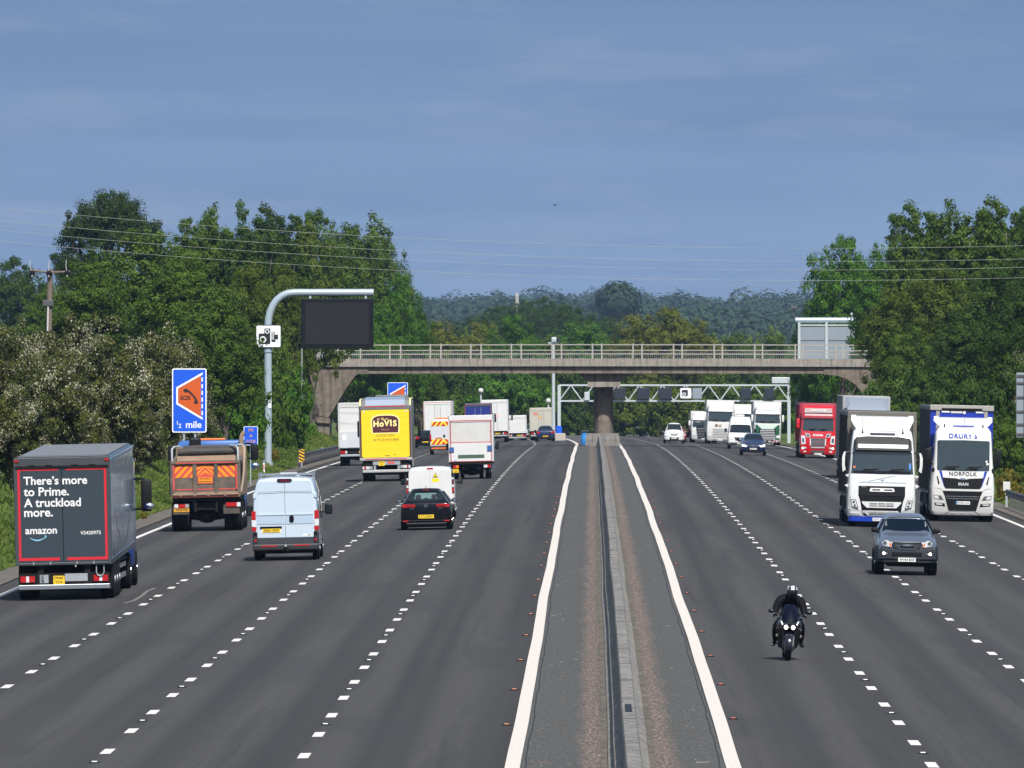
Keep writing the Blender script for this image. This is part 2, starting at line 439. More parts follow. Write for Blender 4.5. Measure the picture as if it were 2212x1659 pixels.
for u0, s in ((-1.09, 1), (2.14, -1)):
    ys = list(np.arange(140, 1000, 1.6))
    mb.loft([[(u0 + wob(Y) + s * (.012 * math.sin(Y * .31) + .008 * math.sin(Y * .83)) + q, Y, zr(u0, Y) + .003) for q in (-.010, .014)] for Y in ys], TAR, closed=False)
struct(mb, 'tar_seams')
# road studs, one object each
def stud(col, lens):
    m = MB(); m.box(-.09, .09, -.12, .12, 0, .010, BLACK); m.box(-.045, .045, -.06, .05, .010, .026, lens, .005)
    return m.build(col)
sw = stud('road_stud', M('white_stud', (.82, .82, .78), .3)); sr = stud('road_stud', M('red_stud', (.50, .07, .04), .3)); so_ = stud('road_stud', M('orange_stud', (.60, .20, .07), .3))
Y = 150
while Y < 470:
    STUDS.append((-1.56, Y, 2)); STUDS.append((2.62, Y + 3, 1)); Y += 18.4
LAB = {0: ('small white reflective stud in the gap between lane dashes', 'white studs between the lane dashes'),
       1: ('red reflective stud beside the cream edge line nearest the oncoming traffic', 'red studs along the oncoming edge line'),
       2: ('orange reflective stud beside the cream edge line of the outgoing traffic', 'orange studs along the outgoing edge line')}
first = {0: sw, 1: sr, 2: so_}; used = set()
for u, Y, c in STUDS:
    if Y < 172: continue
    o = first[c] if c not in used else first[c].copy()
    if c in used: C.objects.link(o)
    used.add(c); o.location = (u, Y, zr(u, Y) + .004); tag(o, LAB[c][0], 'road stud', LAB[c][1])
# concrete barrier down the reserve
t = thing('concrete_barrier', 'long stepped concrete barrier along the central reserve', 'barrier')
prof = [(-.34, 0), (-.34, .06), (-.27, .10), (-.25, .33), (-.16, .40), (-.125, .86), (-.10, .90), (.10, .90), (.125, .86), (.16, .40), (.25, .33), (.27, .10), (.34, .06), (.34, 0)]
m = MB(); m.loft([[(.62 + wob(Y) * .7 + x, Y, zr(.6, Y) + z) for x, z in prof] for Y in list(np.arange(60, 838, 3))], BARR, closed=True)
part(m, 'barrier_wall', t, None, 30)
m = MB()
for i in range(60):
    Y = 166 + i * 9.2; m = MB(); m.box(.62 + wob(Y) * .7 - .105, .62 + wob(Y) * .7 + .105, Y - .04, Y + .04, zr(.6, Y) + .895, zr(.6, Y) + .904, TAR); part(m, 'expansion_joint', t)
m = MB(); Y = 170.5; m.box(.62 + wob(Y) * .7 - .055, .62 + wob(Y) * .7 + .055, Y - 1.6, Y + 1.6, zr(.6, Y) + .89, zr(.6, Y) + .915, BLACK)
part(m, 'inspection_cover', t, 'dark rectangular cover set in the top of the barrier')
m = MB()
for s, u in ((1, .62 - .40), (1, .62 + .40)):
    m.loft([[(u + wob(Y) * .7 + q, Y, zr(.6, Y) + .012) for q in (-.06, .06)] for Y in np.arange(60, 838, 3)], CONC, closed=False)
part(m, 'barrier_footing', t)
# loose debris on the reserve
rg = np.random.default_rng(5); mb = MB()
for i in range(420):
    Y = 165 + 330 * rg.random() ** 2; x = -1.0 + 3.0 * rg.random()
    if abs(x - .62) < .36: continue
    s = .008 + .022 * rg.random() ** 3; l = s * (1 + 5 * rg.random() ** 4); a = rg.random() * 3.1
    c = [M('pale_chip', (.5, .46, .40), .8), M('brown_chip', (.10, .06, .035), .9), M('red_chip', (.33, .15, .10), .9)][int(rg.random() * 3)]
    p = [(x + l * math.cos(a) * e - s * math.sin(a) * f, Y + 2 * (l * math.sin(a) * e + s * math.cos(a) * f)) for e, f in ((-1, -1), (1, -1), (1, 1), (-1, 1))]
    z = zr(x, Y); mb.add([(q[0], q[1], z + .003) for q in p] + [((p[0][0] + p[2][0]) / 2, (p[0][1] + p[2][1]) / 2, z + .006)], [(0, 1, 4), (1, 2, 4), (2, 3, 4), (3, 0, 4)], c)
tag(mb.build('reserve_debris'), None, None, None, 'stuff')
# ------------------------------------------------------------------ plants
def leafmat(name, stops, trans=.3, rough=.6):
    m = bpy.data.materials.new(name); m.use_nodes = True; t = m.node_tree; b = t.nodes['Principled BSDF']
    at = t.nodes.new('ShaderNodeAttribute'); at.attribute_name = 'tint'
    rp = t.nodes.new('ShaderNodeValToRGB'); e = rp.color_ramp.elements
    while len(e) < len(stops): e.new(.5)
    for el, (p, c) in zip(e, stops): el.position = p; el.color = (*c, 1)
    t.links.new(at.outputs['Fac'], rp.inputs[0]); t.links.new(rp.outputs[0], b.inputs['Base Color'])
    b.inputs['Roughness'].default_value = rough; b.inputs['Specular IOR Level'].default_value = .12
    tr = t.nodes.new('ShaderNodeBsdfTranslucent'); t.links.new(rp.outputs[0], tr.inputs[0])
    mx = t.nodes.new('ShaderNodeMixShader'); mx.inputs[0].default_value = trans
    t.links.new(b.outputs[0], mx.inputs[1]); t.links.new(tr.outputs[0], mx.inputs[2])
    t.links.new(mx.outputs[0], t.nodes['Material Output'].inputs[0]); return m
def greens(n, a, b, c): return leafmat(n, [(0, a), (.5, b), (1, c)])
LF = {'mid': greens('leaves_mid_green', (.028, .058, .006), (.066, .120, .013), (.145, .215, .032)),
      'bright': greens('leaves_bright_green', (.024, .070, .005), (.058, .145, .011), (.125, .25, .026)),
      'dark': greens('leaves_dark_green', (.016, .040, .005), (.040, .080, .010), (.082, .135, .022)),
      'olive': greens('leaves_olive', (.034, .056, .006), (.082, .118, .013), (.16, .195, .03)),
      'brown': greens('leaves_copper_olive', (.058, .072, .009), (.122, .142, .018), (.20, .21, .035)),
      'pale': greens('leaves_pale_green', (.060, .105, .014), (.115, .175, .028), (.20, .26, .055)),
      'pine': greens('needles_dark', (.014, .034, .008), (.034, .062, .014), (.066, .096, .024)),
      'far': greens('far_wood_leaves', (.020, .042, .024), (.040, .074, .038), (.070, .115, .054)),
      'hedge': leafmat('hawthorn_leaves_and_blossom', [(0, (.034, .046, .009)), (.30, (.074, .086, .017)), (.58, (.135, .135, .034)), (.64, (.25, .24, .13)), (1, (.54, .52, .41))]),
      'gorse': leafmat('gorse_flowers', [(0, (.05, .06, .012)), (.5, (.12, .11, .015)), (1, (.6, .42, .01))])}
BARK = M('bark', (.085, .070, .055), .9, vary=.6, dscale=3)
BARKP = M('pale_bark', (.22, .20, .17), .9, vary=.6, dscale=3)
def leaf_mesh(name, pos, nrm, size, tint, rng, asp=.62, mat=None):
    """one bent four-cornered leaf spray per point"""
    n = len(pos)
    nrm = nrm / np.maximum(np.linalg.norm(nrm, axis=1, keepdims=True), 1e-6)
    r = rng.normal(size=(n, 3)); a = np.cross(nrm, r); a /= np.maximum(np.linalg.norm(a, axis=1, keepdims=True), 1e-6); b = np.cross(nrm, a)
    s = size[:, None]
    P = np.empty((n, 4, 3)); P[:, 0] = pos - a * s; P[:, 1] = pos - b * s * asp + nrm * s * .12; P[:, 2] = pos + a * s; P[:, 3] = pos + b * s * asp - nrm * s * .12
    me = bpy.data.meshes.new(name); me.vertices.add(n * 4); me.loops.add(n * 4); me.polygons.add(n)
    me.vertices.foreach_set('co', P.ravel()); me.loops.foreach_set('vertex_index', np.arange(n * 4, dtype=np.int32))
    me.polygons.foreach_set('loop_start', np.arange(0, n * 4, 4, dtype=np.int32))
    at = me.attributes.new('tint', 'FLOAT', 'FACE'); at.data.foreach_set('value', np.clip(tint, 0, 1).astype(np.float32))
    me.update(calc_edges=True); me.validate(); me.materials.append(mat or LF['mid']); return me
def crown_pts(rng, blobs, nclump, nleaf, cr, leaf, up=.35, droop=0.):
    """clumps spread through ellipsoid blobs, leaves spread through each clump"""
    vol = np.array([b[3] * b[4] * b[5] for b in blobs]) ** .8; pr = vol / vol.sum()
    pos = []; nr = []; tint = []; size = []; cl = []
    for i in range(nclump):
        b = blobs[rng.choice(len(blobs), p=pr)]
        d = rng.normal(size=3); d /= np.linalg.norm(d)
        rad = (.55 + .5 * rng.random()) if rng.random() < .8 else rng.random() * .6
        c = np.array(b[:3]) + d * np.array(b[3:6]) * rad
        if c[2] < .25: continue
        cl.append(c); k = max(8, int(nleaf * (.6 + .8 * rng.random()))); q = cr * (.6 + .8 * rng.random())
        dd = rng.normal(size=(k, 3)); dd /= np.linalg.norm(dd, axis=1, keepdims=True); rr_ = rng.random(k) ** .45
        p = c + dd * rr_[:, None] * q * np.array((1, 1, .75)); p[:, 2] -= droop * q * rng.random(k)
        pos.append(p); nr.append(dd * .8 + d * .5 + np.array((0, 0, up)) + rng.normal(size=(k, 3)) * .35)
        tint.append(.46 + .42 * (rng.random() - .5) + .40 * (rng.random(k) - .5)); size.append(leaf * (.6 + .8 * rng.random(k)))
    return np.concatenate(pos), np.concatenate(nr), np.concatenate(size), np.concatenate(tint), cl
def trunk_mb(rng, h, r, clumps, lean=0, nb=9, mat=BARK):
    m = MB(); top = np.array((lean, 0, h * .82)); pts = [np.array((0, 0, -.6))]
    for i in range(1, 7): pts.append(top * i / 6 + np.append(rng.normal(size=2) * .02 * h, 0))
    m.tube(pts, [r * (1.25 if i == 0 else 1 - .82 * i / 6) for i in range(7)], mat, 7)
    cc = sorted(clumps, key=lambda c: rng.random())[:nb]
    for c in cc:
        i = min(5, max(1, int(6 * (c[2] - .25 * h) / (.82 * h)))); a = pts[i]
        mid = (a + c) / 2 + np.array((0, 0, -.04 * h)) + rng.normal(size=3) * .02 * h
        m.tube([a, mid, c], [r * .38, r * .24, r * .06], mat, 5)
    return m
PROTO = {}
def proto(kind, seed):
    rng = np.random.default_rng(seed)
    if kind == 'broad':      # 10 m, rounded crown of several lobes
        bl = [(0, 0, 5.9, 2.7, 2.7, 3.4)]
        for i in range(7):
            a = i * 2.4 + rng.random(); q = 1.3 + .9 * rng.random(); bl.append((q * math.cos(a), q * math.sin(a), 3.6 + 4.4 * rng.random(), 1.3 + .6 * rng.random(), 1.3, 1.2 + .6 * rng.random()))
        bl.append((.3, 0, 8.7, 1.1, 1.1, 1.2)); args = (bl, 470, 95, .45, .074)
    elif kind == 'tall':     # ragged crown with pointed leaders
        bl = [(0, 0, 5, 1.9, 1.9, 3.2)]
        for i in range(9):
            a = i * 2.4 + rng.random(); q = .4 + 1.3 * rng.random(); bl.append((q * math.cos(a), q * math.sin(a), 6.0 + 1.9 * rng.random(), .55, .55, 1.7 + .6 * rng.random()))
        args = (bl, 520, 68, .32, .074)
    elif kind == 'pine':     # flat cloud layers on bare limbs
        bl = [(.2, 0, 9.0, 2.4, 2.4, .9), (-1.6, 0, 8.2, 1.8, 1.8, 1.0), (2.3, .3, 8.1, 1.7, 1.6, .8), (-2.9, .3, 6.6, 1.3, 1.5, 1.3), (-3.4, .5, 4.6, 1.0, 1.5, 1.0), (1.0, -1, 8.3, 2.4, 1.6, .8), (-1.2, 1.0, 6.8, 1.6, 1.5, 1.0), (3.2, -.4, 6.9, 1.0, 1.2, .8)]
        args = (bl, 420, 110, .42, .068)
    elif kind == 'bush':     # 4 m dome to the ground
        bl = [(0, 0, 1.7, 2.0, 1.9, 1.9)]
        for i in range(6):
            a = i * 1.1 + rng.random(); bl.append((1.4 * math.cos(a), 1.4 * math.sin(a), .8 + 1.6 * rng.random(), 1.1, 1.1, 1.0))
        args = (bl, 170, 90, .4, .085)
    else:                    # hawthorn: dense 5 m mound, blossom on the outer sprays
        bl = [(0, 0, 2.2, 2.6, 2.3, 2.5)]
        for i in range(9):
            a = i * .8 + rng.random(); bl.append((2.0 * math.cos(a), 1.9 * math.sin(a), 1 + 2.8 * rng.random(), 1.2, 1.2, 1.1))
        args = (bl, 330, 120, .42, .062)
    p, n, s, t, cl = crown_pts(rng, *args)
    if kind == 'hawthorn':
        # blossom runs in sprays: low frequency patches decide where
        f = np.sin(p[:, 0] * 1.5 + seed) * np.sin(p[:, 1] * 1.7 + 2) * np.sin(p[:, 2] * 1.8 + 1) + 1.5 * (rng.random(len(p)) - .5)
        out_ = np.linalg.norm((p - np.array((0, 0, 2.2))) / np.array((3.2, 3, 2.9)), axis=1)
        bloom = (f > .30) & (out_ > .62)
        t = np.where(bloom, .66 + .34 * rng.random(len(p)), np.minimum(t, .95) * .58); s = np.where(bloom, s * .80, s * 1.2)
    me = leaf_mesh(kind + '_crown', p, n, s, t, rng)
    h = {'broad': 10, 'tall': 10, 'pine': 10, 'bush': 3, 'hawthorn': 4}[kind]
    tm = trunk_mb(rng, h, {'bush': .09, 'hawthorn': .13, 'pine': .3}.get(kind, .2), cl, nb=26 if kind == 'pine' else 9, mat=BARKP if kind == 'tall' else BARK)
    to = tm.build('trunk', None, 60); tme = to.data; bpy.data.objects.remove(to)
    return me, tme
HGT = {'broad': 9.9, 'tall': 9.7, 'pine': 10.2, 'bush': 3.8, 'hawthorn': 5.2}; WID = {'broad': 6.7, 'tall': 4.3, 'pine': 8.6, 'bush': 5.2, 'hawthorn': 6.6}
for k, n in (('broad', 4), ('tall', 3), ('pine', 1), ('bush', 3), ('hawthorn', 3)):
    for i in range(n): PROTO[k, i] = proto(k, 11 * i + len(k))
CNT = [0]
def plant(kind, X, Y, hgt, wid, leaf, label, cat='tree', group=None, name=None, z=None, var=None):
    CNT[0] += 1; i = CNT[0]
    nv = sum(1 for k in PROTO if k[0] == kind); cm, tm = PROTO[kind, (var if var is not None else i) % nv]
    rn = random.Random(i * 13)
    t = thing(name or {'pine': 'pine_tree', 'bush': 'bush', 'hawthorn': 'hawthorn_bush'}.get(kind, 'tree'), label, cat,
              (X, Y, gz(X, Y) if z is None else z), (0, 0, rn.random() * 6.28 if kind != 'pine' else 0), group)
    t.scale = (wid / WID[kind],) * 2 + (hgt / HGT[kind],)
    for nm, me in (('crown', cm), ('trunk', tm)):
        o = bpy.data.objects.new(nm, me); C.objects.link(o); o.parent = t
        if nm == 'crown': o.material_slots[0].link = 'OBJECT'; o.material_slots[0].material = LF[leaf]
    return t
def ptree(kind, px, top, wpx, Y, leaf, label, **k):
    """a tree whose crown stands over photograph column px, reaching up to row top, wpx wide, Y metres away"""
    X, ztop = XZ(px, top, Y); z = k.pop('z', None); z0 = gz(X, Y) if z is None else z
    return plant(kind, X, Y, max(1, ztop - z0), wpx * Y / F, leaf, label, z=z0, **k)
WL = 'wood left of the road'
ptree('pine', 232, 402, 262, 860, 'pine', 'dark round-topped pine standing above all the other trees of the left wood')
for a in (
 ('broad', 30, 545, 190, 1150, 'dark', 'hazy tree behind the wooden electricity pole at the very edge of the photo'),
 ('broad', 110, 600, 190, 800, 'mid', 'rounded tree just behind the cross-arm of the electricity pole'),
 ('broad', 300, 488, 330, 690, 'mid', 'broad sunlit green tree directly in front of the dark pine'),
 ('broad', 190, 560, 240, 650, 'mid', 'green tree between the electricity pole and the broad sunlit tree'),
 ('tall', 415, 455, 120, 790, 'mid', 'slender pointed tree just beside the dark pine'),
 ('tall', 478, 425, 130, 780, 'mid', 'tallest pointed tree of the left wood, with twin leaders'),
 ('tall', 545, 450, 150, 770, 'dark', 'ragged tall tree beside the twin-leader tree'),
 ('tall', 610, 446, 140, 800, 'dark', 'ragged tall tree above the bend of the sign arm'),
 ('broad', 690, 440, 190, 1005, 'mid', 'tall rounded tree rising above the top of the black message sign'),
 ('tall', 775, 440, 170, 1015, 'mid', 'tall airy tree above the free end of the sign arm'),
 ('broad', 835, 505, 150, 1005, 'mid', 'sloping tree at the roadward end of the left wood'),
 ('broad', 872, 585, 130, 995, 'bright', 'lower bright tree at the roadward foot of the left wood'),
 ('broad', 905, 660, 120, 1005, 'mid', 'small tree between the black message sign and the distant hills'),
 ('broad', 575, 470, 210, 830, 'mid', 'dense tree filling the wood behind the curve of the sign arm'),
 ('broad', 480, 500, 220, 810, 'mid', 'dense tree behind the twin-leader tree'),
 ('broad', 660, 470, 210, 840, 'olive', 'airy tree rising straight above the black message sign'),
 ('broad', 400, 495, 180, 780, 'mid', 'dense tree under the crown of the dark pine'),
 ('broad', 420, 545, 270, 640, 'mid', 'wide leafy tree in front of the pointed trees'),
 ('broad', 535, 560, 200, 680, 'olive', 'olive tinted tree behind the speed camera sign'),
 ('broad', 470, 640, 240, 590, 'mid', 'leafy tree left of the speed camera sign whose twigs reach the grey post'),
 ('broad', 618, 560, 150, 760, 'olive', 'olive leafed tree behind the curve of the grey sign post'),
 ('broad', 730, 570, 220, 995, 'mid', 'tree directly behind the black message sign'),
 ('broad', 800, 640, 170, 985, 'bright', 'green tree right behind the edge of the black message sign')):
    ptree(*a, group=WL)
BU = 'bushes on the bank left of the road'
for a in (
 ('bush', 560, 700, 190, 655, 'mid', 'bush below and behind the speed camera sign'),
 ('bush', 500, 770, 170, 600, 'bright', 'bright bush to the left of the grey sign post foot'),
 ('bush', 620, 780, 140, 690, 'bright', 'bright bush between the grey sign post and the bridge end'),
 ('bush', 612, 735, 95, 720, 'mid', 'bush beside the left end of the bridge railing'),
 ('bush', 470, 700, 180, 610, 'mid', 'bush above the emergency telephone sign')):
    ptree(*a, cat='bush', group=BU)
HW = 'hawthorn hedge in blossom'
for a in (
 (-30, 690, 300, 455, 'white blossoming hawthorn cut by the photo edge above the dark lorry'),
 (95, 745, 260, 430, 'blossoming hawthorn in front of the electricity pole'),
 (70, 675, 230, 520, 'hawthorn mound around the foot of the electricity pole'),
 (210, 665, 260, 525, 'tallest blossoming hawthorn behind the dark lorry'),
 (225, 745, 260, 465, 'blossoming hawthorn directly above the roof of the dark lorry'),
 (340, 680, 230, 560, 'rounded hawthorn behind the emergency telephone sign'),
 (325, 775, 220, 500, 'lower hawthorn just left of the emergency telephone sign'),
 (420, 720, 180, 590, 'last hawthorn of the hedge, right of the emergency telephone sign'),
 (20, 820, 220, 400, 'low blossoming hawthorn left of the dark lorry'),
 (150, 835, 200, 440, 'low blossoming hawthorn behind the dark lorry roof'),
 (260, 855, 180, 470, 'low hawthorn between the dark lorry and the tipper lorry'),
 (415, 830, 110, 545, 'small hawthorn half hidden by the emergency telephone sign')):
    ptree('hawthorn', *a[:4], 'hedge', a[4], cat='hawthorn', group=HW)
WR = 'wood right of the road'
for a in (
 ('broad', 1815, 497, 200, 920, 'bright', 'bright green tree at the roadward end of the right wood'),
 ('broad', 1780, 600, 150, 930, 'bright', 'bright lower crown just above the grey sign back on the bridge'),
 ('broad', 1900, 520, 170, 880, 'bright', 'bright tree behind the grey sign back on the bridge'),
 ('tall', 1965, 440, 150, 800, 'mid', 'pointed tree where the right wood steps up'),
 ('tall', 2035, 450, 150, 780, 'mid', 'ragged tree between the two pointed trees on the right'),
 ('tall', 2100, 408, 160, 770, 'mid', 'tallest pointed tree of the right wood'),
 ('tall', 2180, 430, 170, 740, 'mid', 'ragged tall tree near the right photo edge'),
 ('broad', 2240, 440, 190, 700, 'dark', 'tall dark tree cut by the right photo edge'),
 ('broad', 1990, 500, 220, 830, 'mid', 'dense tree filling the step of the right wood'),
 ('broad', 2080, 470, 230, 800, 'mid', 'dense tree under the tallest pointed tree of the right wood'),
 ('broad', 2170, 480, 230, 770, 'mid', 'dense tree beneath the ragged tall tree on the right'),
 ('broad', 1760, 640, 130, 925, 'bright', 'lowest bright tree touching the grey sign back from behind'),
 ('broad', 2330, 450, 240, 690, 'mid', 'tall green tree just outside the right edge of the photo'),
 ('broad', 2440, 470, 240, 690, 'dark', 'dark tree further along the right bank, outside the photo'),
 ('broad', 2350, 600, 260, 600, 'dark', 'lower dark tree on the right bank, outside the photo'),
 ('broad', 2560, 520, 260, 640, 'mid', 'green tree at the far end of the right wood, outside the photo'),
 ('broad', 2030, 560, 210, 730, 'olive', 'olive brown tree in the middle of the right wood'),
 ('broad', 1930, 600, 180, 770, 'olive', 'olive tree above the right end of the bridge'),
 ('broad', 2150, 560, 240, 690, 'dark', 'dark green tree below the ragged tall tree on the right'),
 ('broad', 2215, 640, 230, 620, 'dark', 'dark green tree behind the blue and white lorry'),
 ('broad', 2075, 660, 210, 670, 'dark', 'dark spreading tree above the grey lorry roof'),
 ('broad', 1965, 690, 170, 720, 'mid', 'green tree right beside the bridge end')):
    ptree(*a, group=WR)
for a in (
 ('bush', 1935, 780, 150, 700, 'mid', 'bush against the right bridge abutment'),
 ('bush', 2010, 770, 180, 650, 'dark', 'dark bush above the white lorry with the blue bumper'),
 ('bush', 2100, 760, 200, 610, 'dark', 'dark bush behind the blue curtain trailer'),
 ('bush', 2190, 770, 170, 560, 'dark', 'dark bush left of the big grey sign back'),
 ('bush', 2240, 860, 150, 510, 'mid', 'bush below the big grey sign back'),
 ('bush', 2010, 850, 150, 640, 'dark', 'low dark bush between the grey lorry and the blue trailer'),
 ('bush', 1950, 850, 120, 690, 'mid', 'low bush beside the grey lorry roof'),
 ('bush', 2170, 880, 130, 540, 'mid', 'low bush right of the blue trailer')):
    ptree(*a, cat='bush', group='bushes on the right bank')
ptree('hawthorn', 2215, 740, 130, 575, 'hedge', 'white blossoming hawthorn above the big grey sign back', cat='hawthorn')
for px, Y, hh, ww, lab in ((2180, 470, 1.5, 1.5, 'yellow flowering gorse behind the right crash barrier'), (590, 640, .9, .9, 'small yellow flowering gorse on the slope near the bridge foot'), (352, 420, .4, .35, 'small yellow flowers on the grass beside the dark lorry')):
    plant('bush', XZ(px, 0, Y)[0] + (0 if px > 400 else -.8), Y, hh, ww, 'gorse', lab, cat='gorse', name='gorse_bush')
# trees and scrub beyond the bridge
MB_ = 'trees where the road runs out beyond the bridge'
for a in (
 ('bush', 770, 800, 130, 1010, 'dark', 'dark tree seen under the left bridge span beside the abutment'),
 ('hawthorn', 850, 815, 150, 1000, 'hedge', 'blossoming bush under the bridge behind the yellow lorry'),
 ('bush', 950, 800, 150, 1050, 'mid', 'tree under the bridge above the plain white trailer'),
 ('bush', 1060, 790, 170, 1110, 'bright', 'bright tree under the bridge above the small blue lorry'),
 ('bush', 1150, 795, 150, 1150, 'bright', 'bright tree under the bridge beside the camera mast'),
 ('bush', 1120, 870, 150, 1120, 'olive', 'olive scrub behind the pale horsebox-like trailer'),
 ('bush', 1000, 880, 120, 1060, 'olive', 'olive scrub behind the small blue lorry'),
 ('broad', 960, 680, 150, 1260, 'brown', 'copper tree above the bridge railing beside the left wood'),
 ('broad', 1050, 688, 160, 1330, 'brown', 'copper tree above the bridge railing left of the bright green one'),
 ('broad', 1105, 675, 170, 1300, 'bright', 'bright green tree above the middle of the left bridge span'),
 ('bush', 1005, 735, 140, 1200, 'dark', 'dark low tree just over the left bridge railing'),
 ('broad', 1185, 715, 120, 1350, 'olive', 'pale olive tree behind the camera head above the railing'),
 ('broad', 1265, 688, 210, 1380, 'bright', 'green tree above the bridge pier'),
 ('broad', 1370, 676, 180, 1300, 'brown', 'copper tree forming the left half of the olive clump over the bridge'),
 ('broad', 1435, 655, 190, 1290, 'brown', 'tallest copper tree of the olive clump over the bridge'),
 ('broad', 1505, 676, 160, 1300, 'brown', 'copper tree forming the right half of the olive clump over the bridge'),
 ('broad', 1580, 715, 170, 1400, 'mid', 'green tree right of the olive clump over the bridge'),
 ('broad', 1670, 720, 170, 1420, 'mid', 'green tree left of the grey sign back on the bridge'),
 ('bush', 1225, 800, 130, 1230, 'dark', 'dark tree under the bridge just left of the pier'),
 ('bush', 1370, 800, 150, 1240, 'olive', 'olive tree under the bridge right of the pier'),
 ('bush', 1460, 805, 150, 1220, 'olive', 'olive tree under the bridge behind the lattice gantry'),
 ('bush', 1560, 800, 160, 1200, 'mid', 'green tree under the bridge above the white lorry'),
 ('bush', 1660, 810, 150, 1150, 'mid', 'green tree under the bridge above the green and white lorry'),
 ('bush', 1760, 790, 150, 1060, 'bright', 'bright tree under the right bridge span'),
 ('bush', 1830, 800, 120, 1000, 'dark', 'dark tree under the bridge beside the right abutment'),
 ('bush', 1330, 900, 120, 1345, 'mid', 'low scrub beside the bridge pier where the road ends'),
 ('bush', 1410, 885, 150, 1345, 'olive', 'low scrub behind the white pickup'),
 ('bush', 1260, 890, 130, 1345, 'olive', 'low scrub left of the bridge pier'),
 ('bush', 1500, 870, 150, 1230, 'mid', 'low scrub behind the white lorry on the road beyond the bridge'),
 ('bush', 1640, 870, 200, 1180, 'mid', 'low scrub behind the green and white lorry'),
 ('bush', 1180, 890, 120, 1170, 'mid', 'low scrub beside the blue roadside sign')):
    ptree(*a, cat='tree' if 'tree' in a[5] else 'bush', name='tree' if 'tree' in a[5] else None, group=MB_, z=gz(XZ(a[1], 900, a[4])[0], a[4]) if a[4] < 1300 else -7)
rg = random.Random(3)
for i in range(12):
    px = 925 + i * 68 + rg.uniform(-14, 14)
    ptree('bush', px, 706 + rg.uniform(-10, 12), 105 + rg.uniform(-15, 25), 1470 + rg.uniform(-40, 40), 'pale',
          'pale green tree in the row just above the bridge railing', cat='tree', name='tree', group='pale tree row beyond the bridge', z=-8)
for i in range(13):
    px = 985 + i * 27 + rg.uniform(-10, 10); k = 1 - abs(i - 6.5) / 9
    ptree('broad', px, 700 - 62 * k + rg.uniform(-6, 6), 95 + rg.uniform(-10, 25), 2000 + rg.uniform(-60, 60), 'dark',
          'dark green tree of the rounded grove between bridge and hills', group='rounded grove before the hills', z=-4)
# the wooded ridge on the horizon
rng = np.random.default_rng(4); P = []; Nn = []; S = []; T = []
for i in range(1500):
    Y = 3100 + 3600 * rng.random(); X = -560 + 1200 * rng.random(); zg = np.interp(Y, (2000, 3100, 4500, 5600, 6800), (-5, -2, 7, 15, 20))
    h = 9 + 7 * rng.random() ** 2 + 3 * math.sin(X / 28 + Y / 300); w = 6 + 5 * rng.random(); k = 210
    d = rng.normal(size=(k, 3)); d /= np.linalg.norm(d, axis=1, keepdims=True)
    rr_ = (.75 + .25 * rng.random(k))[:, None]
    lump = 1 + .22 * np.sin(d[:, :1] * 5 + i) * np.sin(d[:, 2:] * 5 + i * 2)
    p = np.array((X, Y, zg + h * .5)) + d * rr_ * lump * np.array((w, w, h * .55))
    P.append(p); Nn.append(d + np.array((0, 0, .3))); S.append(.7 + .7 * rng.random(k)); T.append(np.full(k, .2 + .5 * rng.random()) + .3 * (rng.random(k) - .5))
X, z = XZ(1335, 604, 3300); dd = rng.normal(size=(1500, 3)); dd /= np.linalg.norm(dd, axis=1, keepdims=True); P.append(np.array((X, 3300, z - 7)) + dd * (.6 + .4 * rng.random((1500, 1))) * np.array((8, 7, 7))); Nn.append(dd); S.append(np.full(1500, .8)); T.append(.2 + .3 * rng.random(1500))
me = leaf_mesh('distant_wood', np.concatenate(P), np.concatenate(Nn), np.concatenate(S), np.concatenate(T), rng, .8, LF['far'])
o = bpy.data.objects.new('distant_wood', me); C.objects.link(o); tag(o, None, None, None, 'stuff')
X, z = XZ(1117, 628, 3350)
t = thing('stone_tower', 'small pale tower rising out of the distant hillside wood', 'tower', (X, 3350, 8))
PALE = M('pale_stone', (.34, .32, .30), .8)
m = MB(); m.box(-.5, .5, -.5, .5, 0, z - 9.6, PALE); part(m, 'shaft', t)
m = MB(); m.loft([[(-.52, -.52, z - 9.6), (.52, -.52, z - 9.6), (.52, .52, z - 9.6), (-.52, .52, z - 9.6)], [(-.1, -.1, z - 8.5), (.1, -.1, z - 8.5), (.1, .1, z - 8.5), (-.1, .1, z - 8.5)]], PALE); part(m, 'spire', t)
# rough grass on both banks
rng = np.random.default_rng(9); n = 240000
side = rng.random(n) < .68; Y = 200 + 640 * rng.random(n) ** .8
dx = 12 * rng.random(n) ** 1.5 + .12
u = np.where(side, -18.5 - dx, 18.5 + dx)
f = np.sin(u * 1.3 + Y * .11) * np.sin(Y * .07 + u * .4) + .6 * np.sin(Y * .31 + u)
hh = (.07 + .13 * rng.random(n) + .10 * (f > .5) * rng.random(n)) * np.minimum(1, .4 + dx / 2.5)
z = np.array([gz(a, b) for a, b in zip(u, Y)])
th = rng.random(n) * 6.28; w = .045 + .04 * rng.random(n); lean = rng.normal(size=(n, 2)) * .12
V = np.empty((n, 3, 3)); V[:, 0] = np.stack((u - w * np.cos(th), Y - w * np.sin(th), z - .04), 1); V[:, 1] = np.stack((u + w * np.cos(th), Y + w * np.sin(th), z - .04), 1)
V[:, 2] = np.stack((u + lean[:, 0], Y + lean[:, 1], z + hh), 1)
me = bpy.data.meshes.new('verge_grass'); me.vertices.add(n * 3); me.loops.add(n * 3); me.polygons.add(n)
me.vertices.foreach_set('co', V.ravel()); me.loops.foreach_set('vertex_index', np.arange(n * 3, dtype=np.int32)); me.polygons.foreach_set('loop_start', np.arange(0, n * 3, 3, dtype=np.int32))
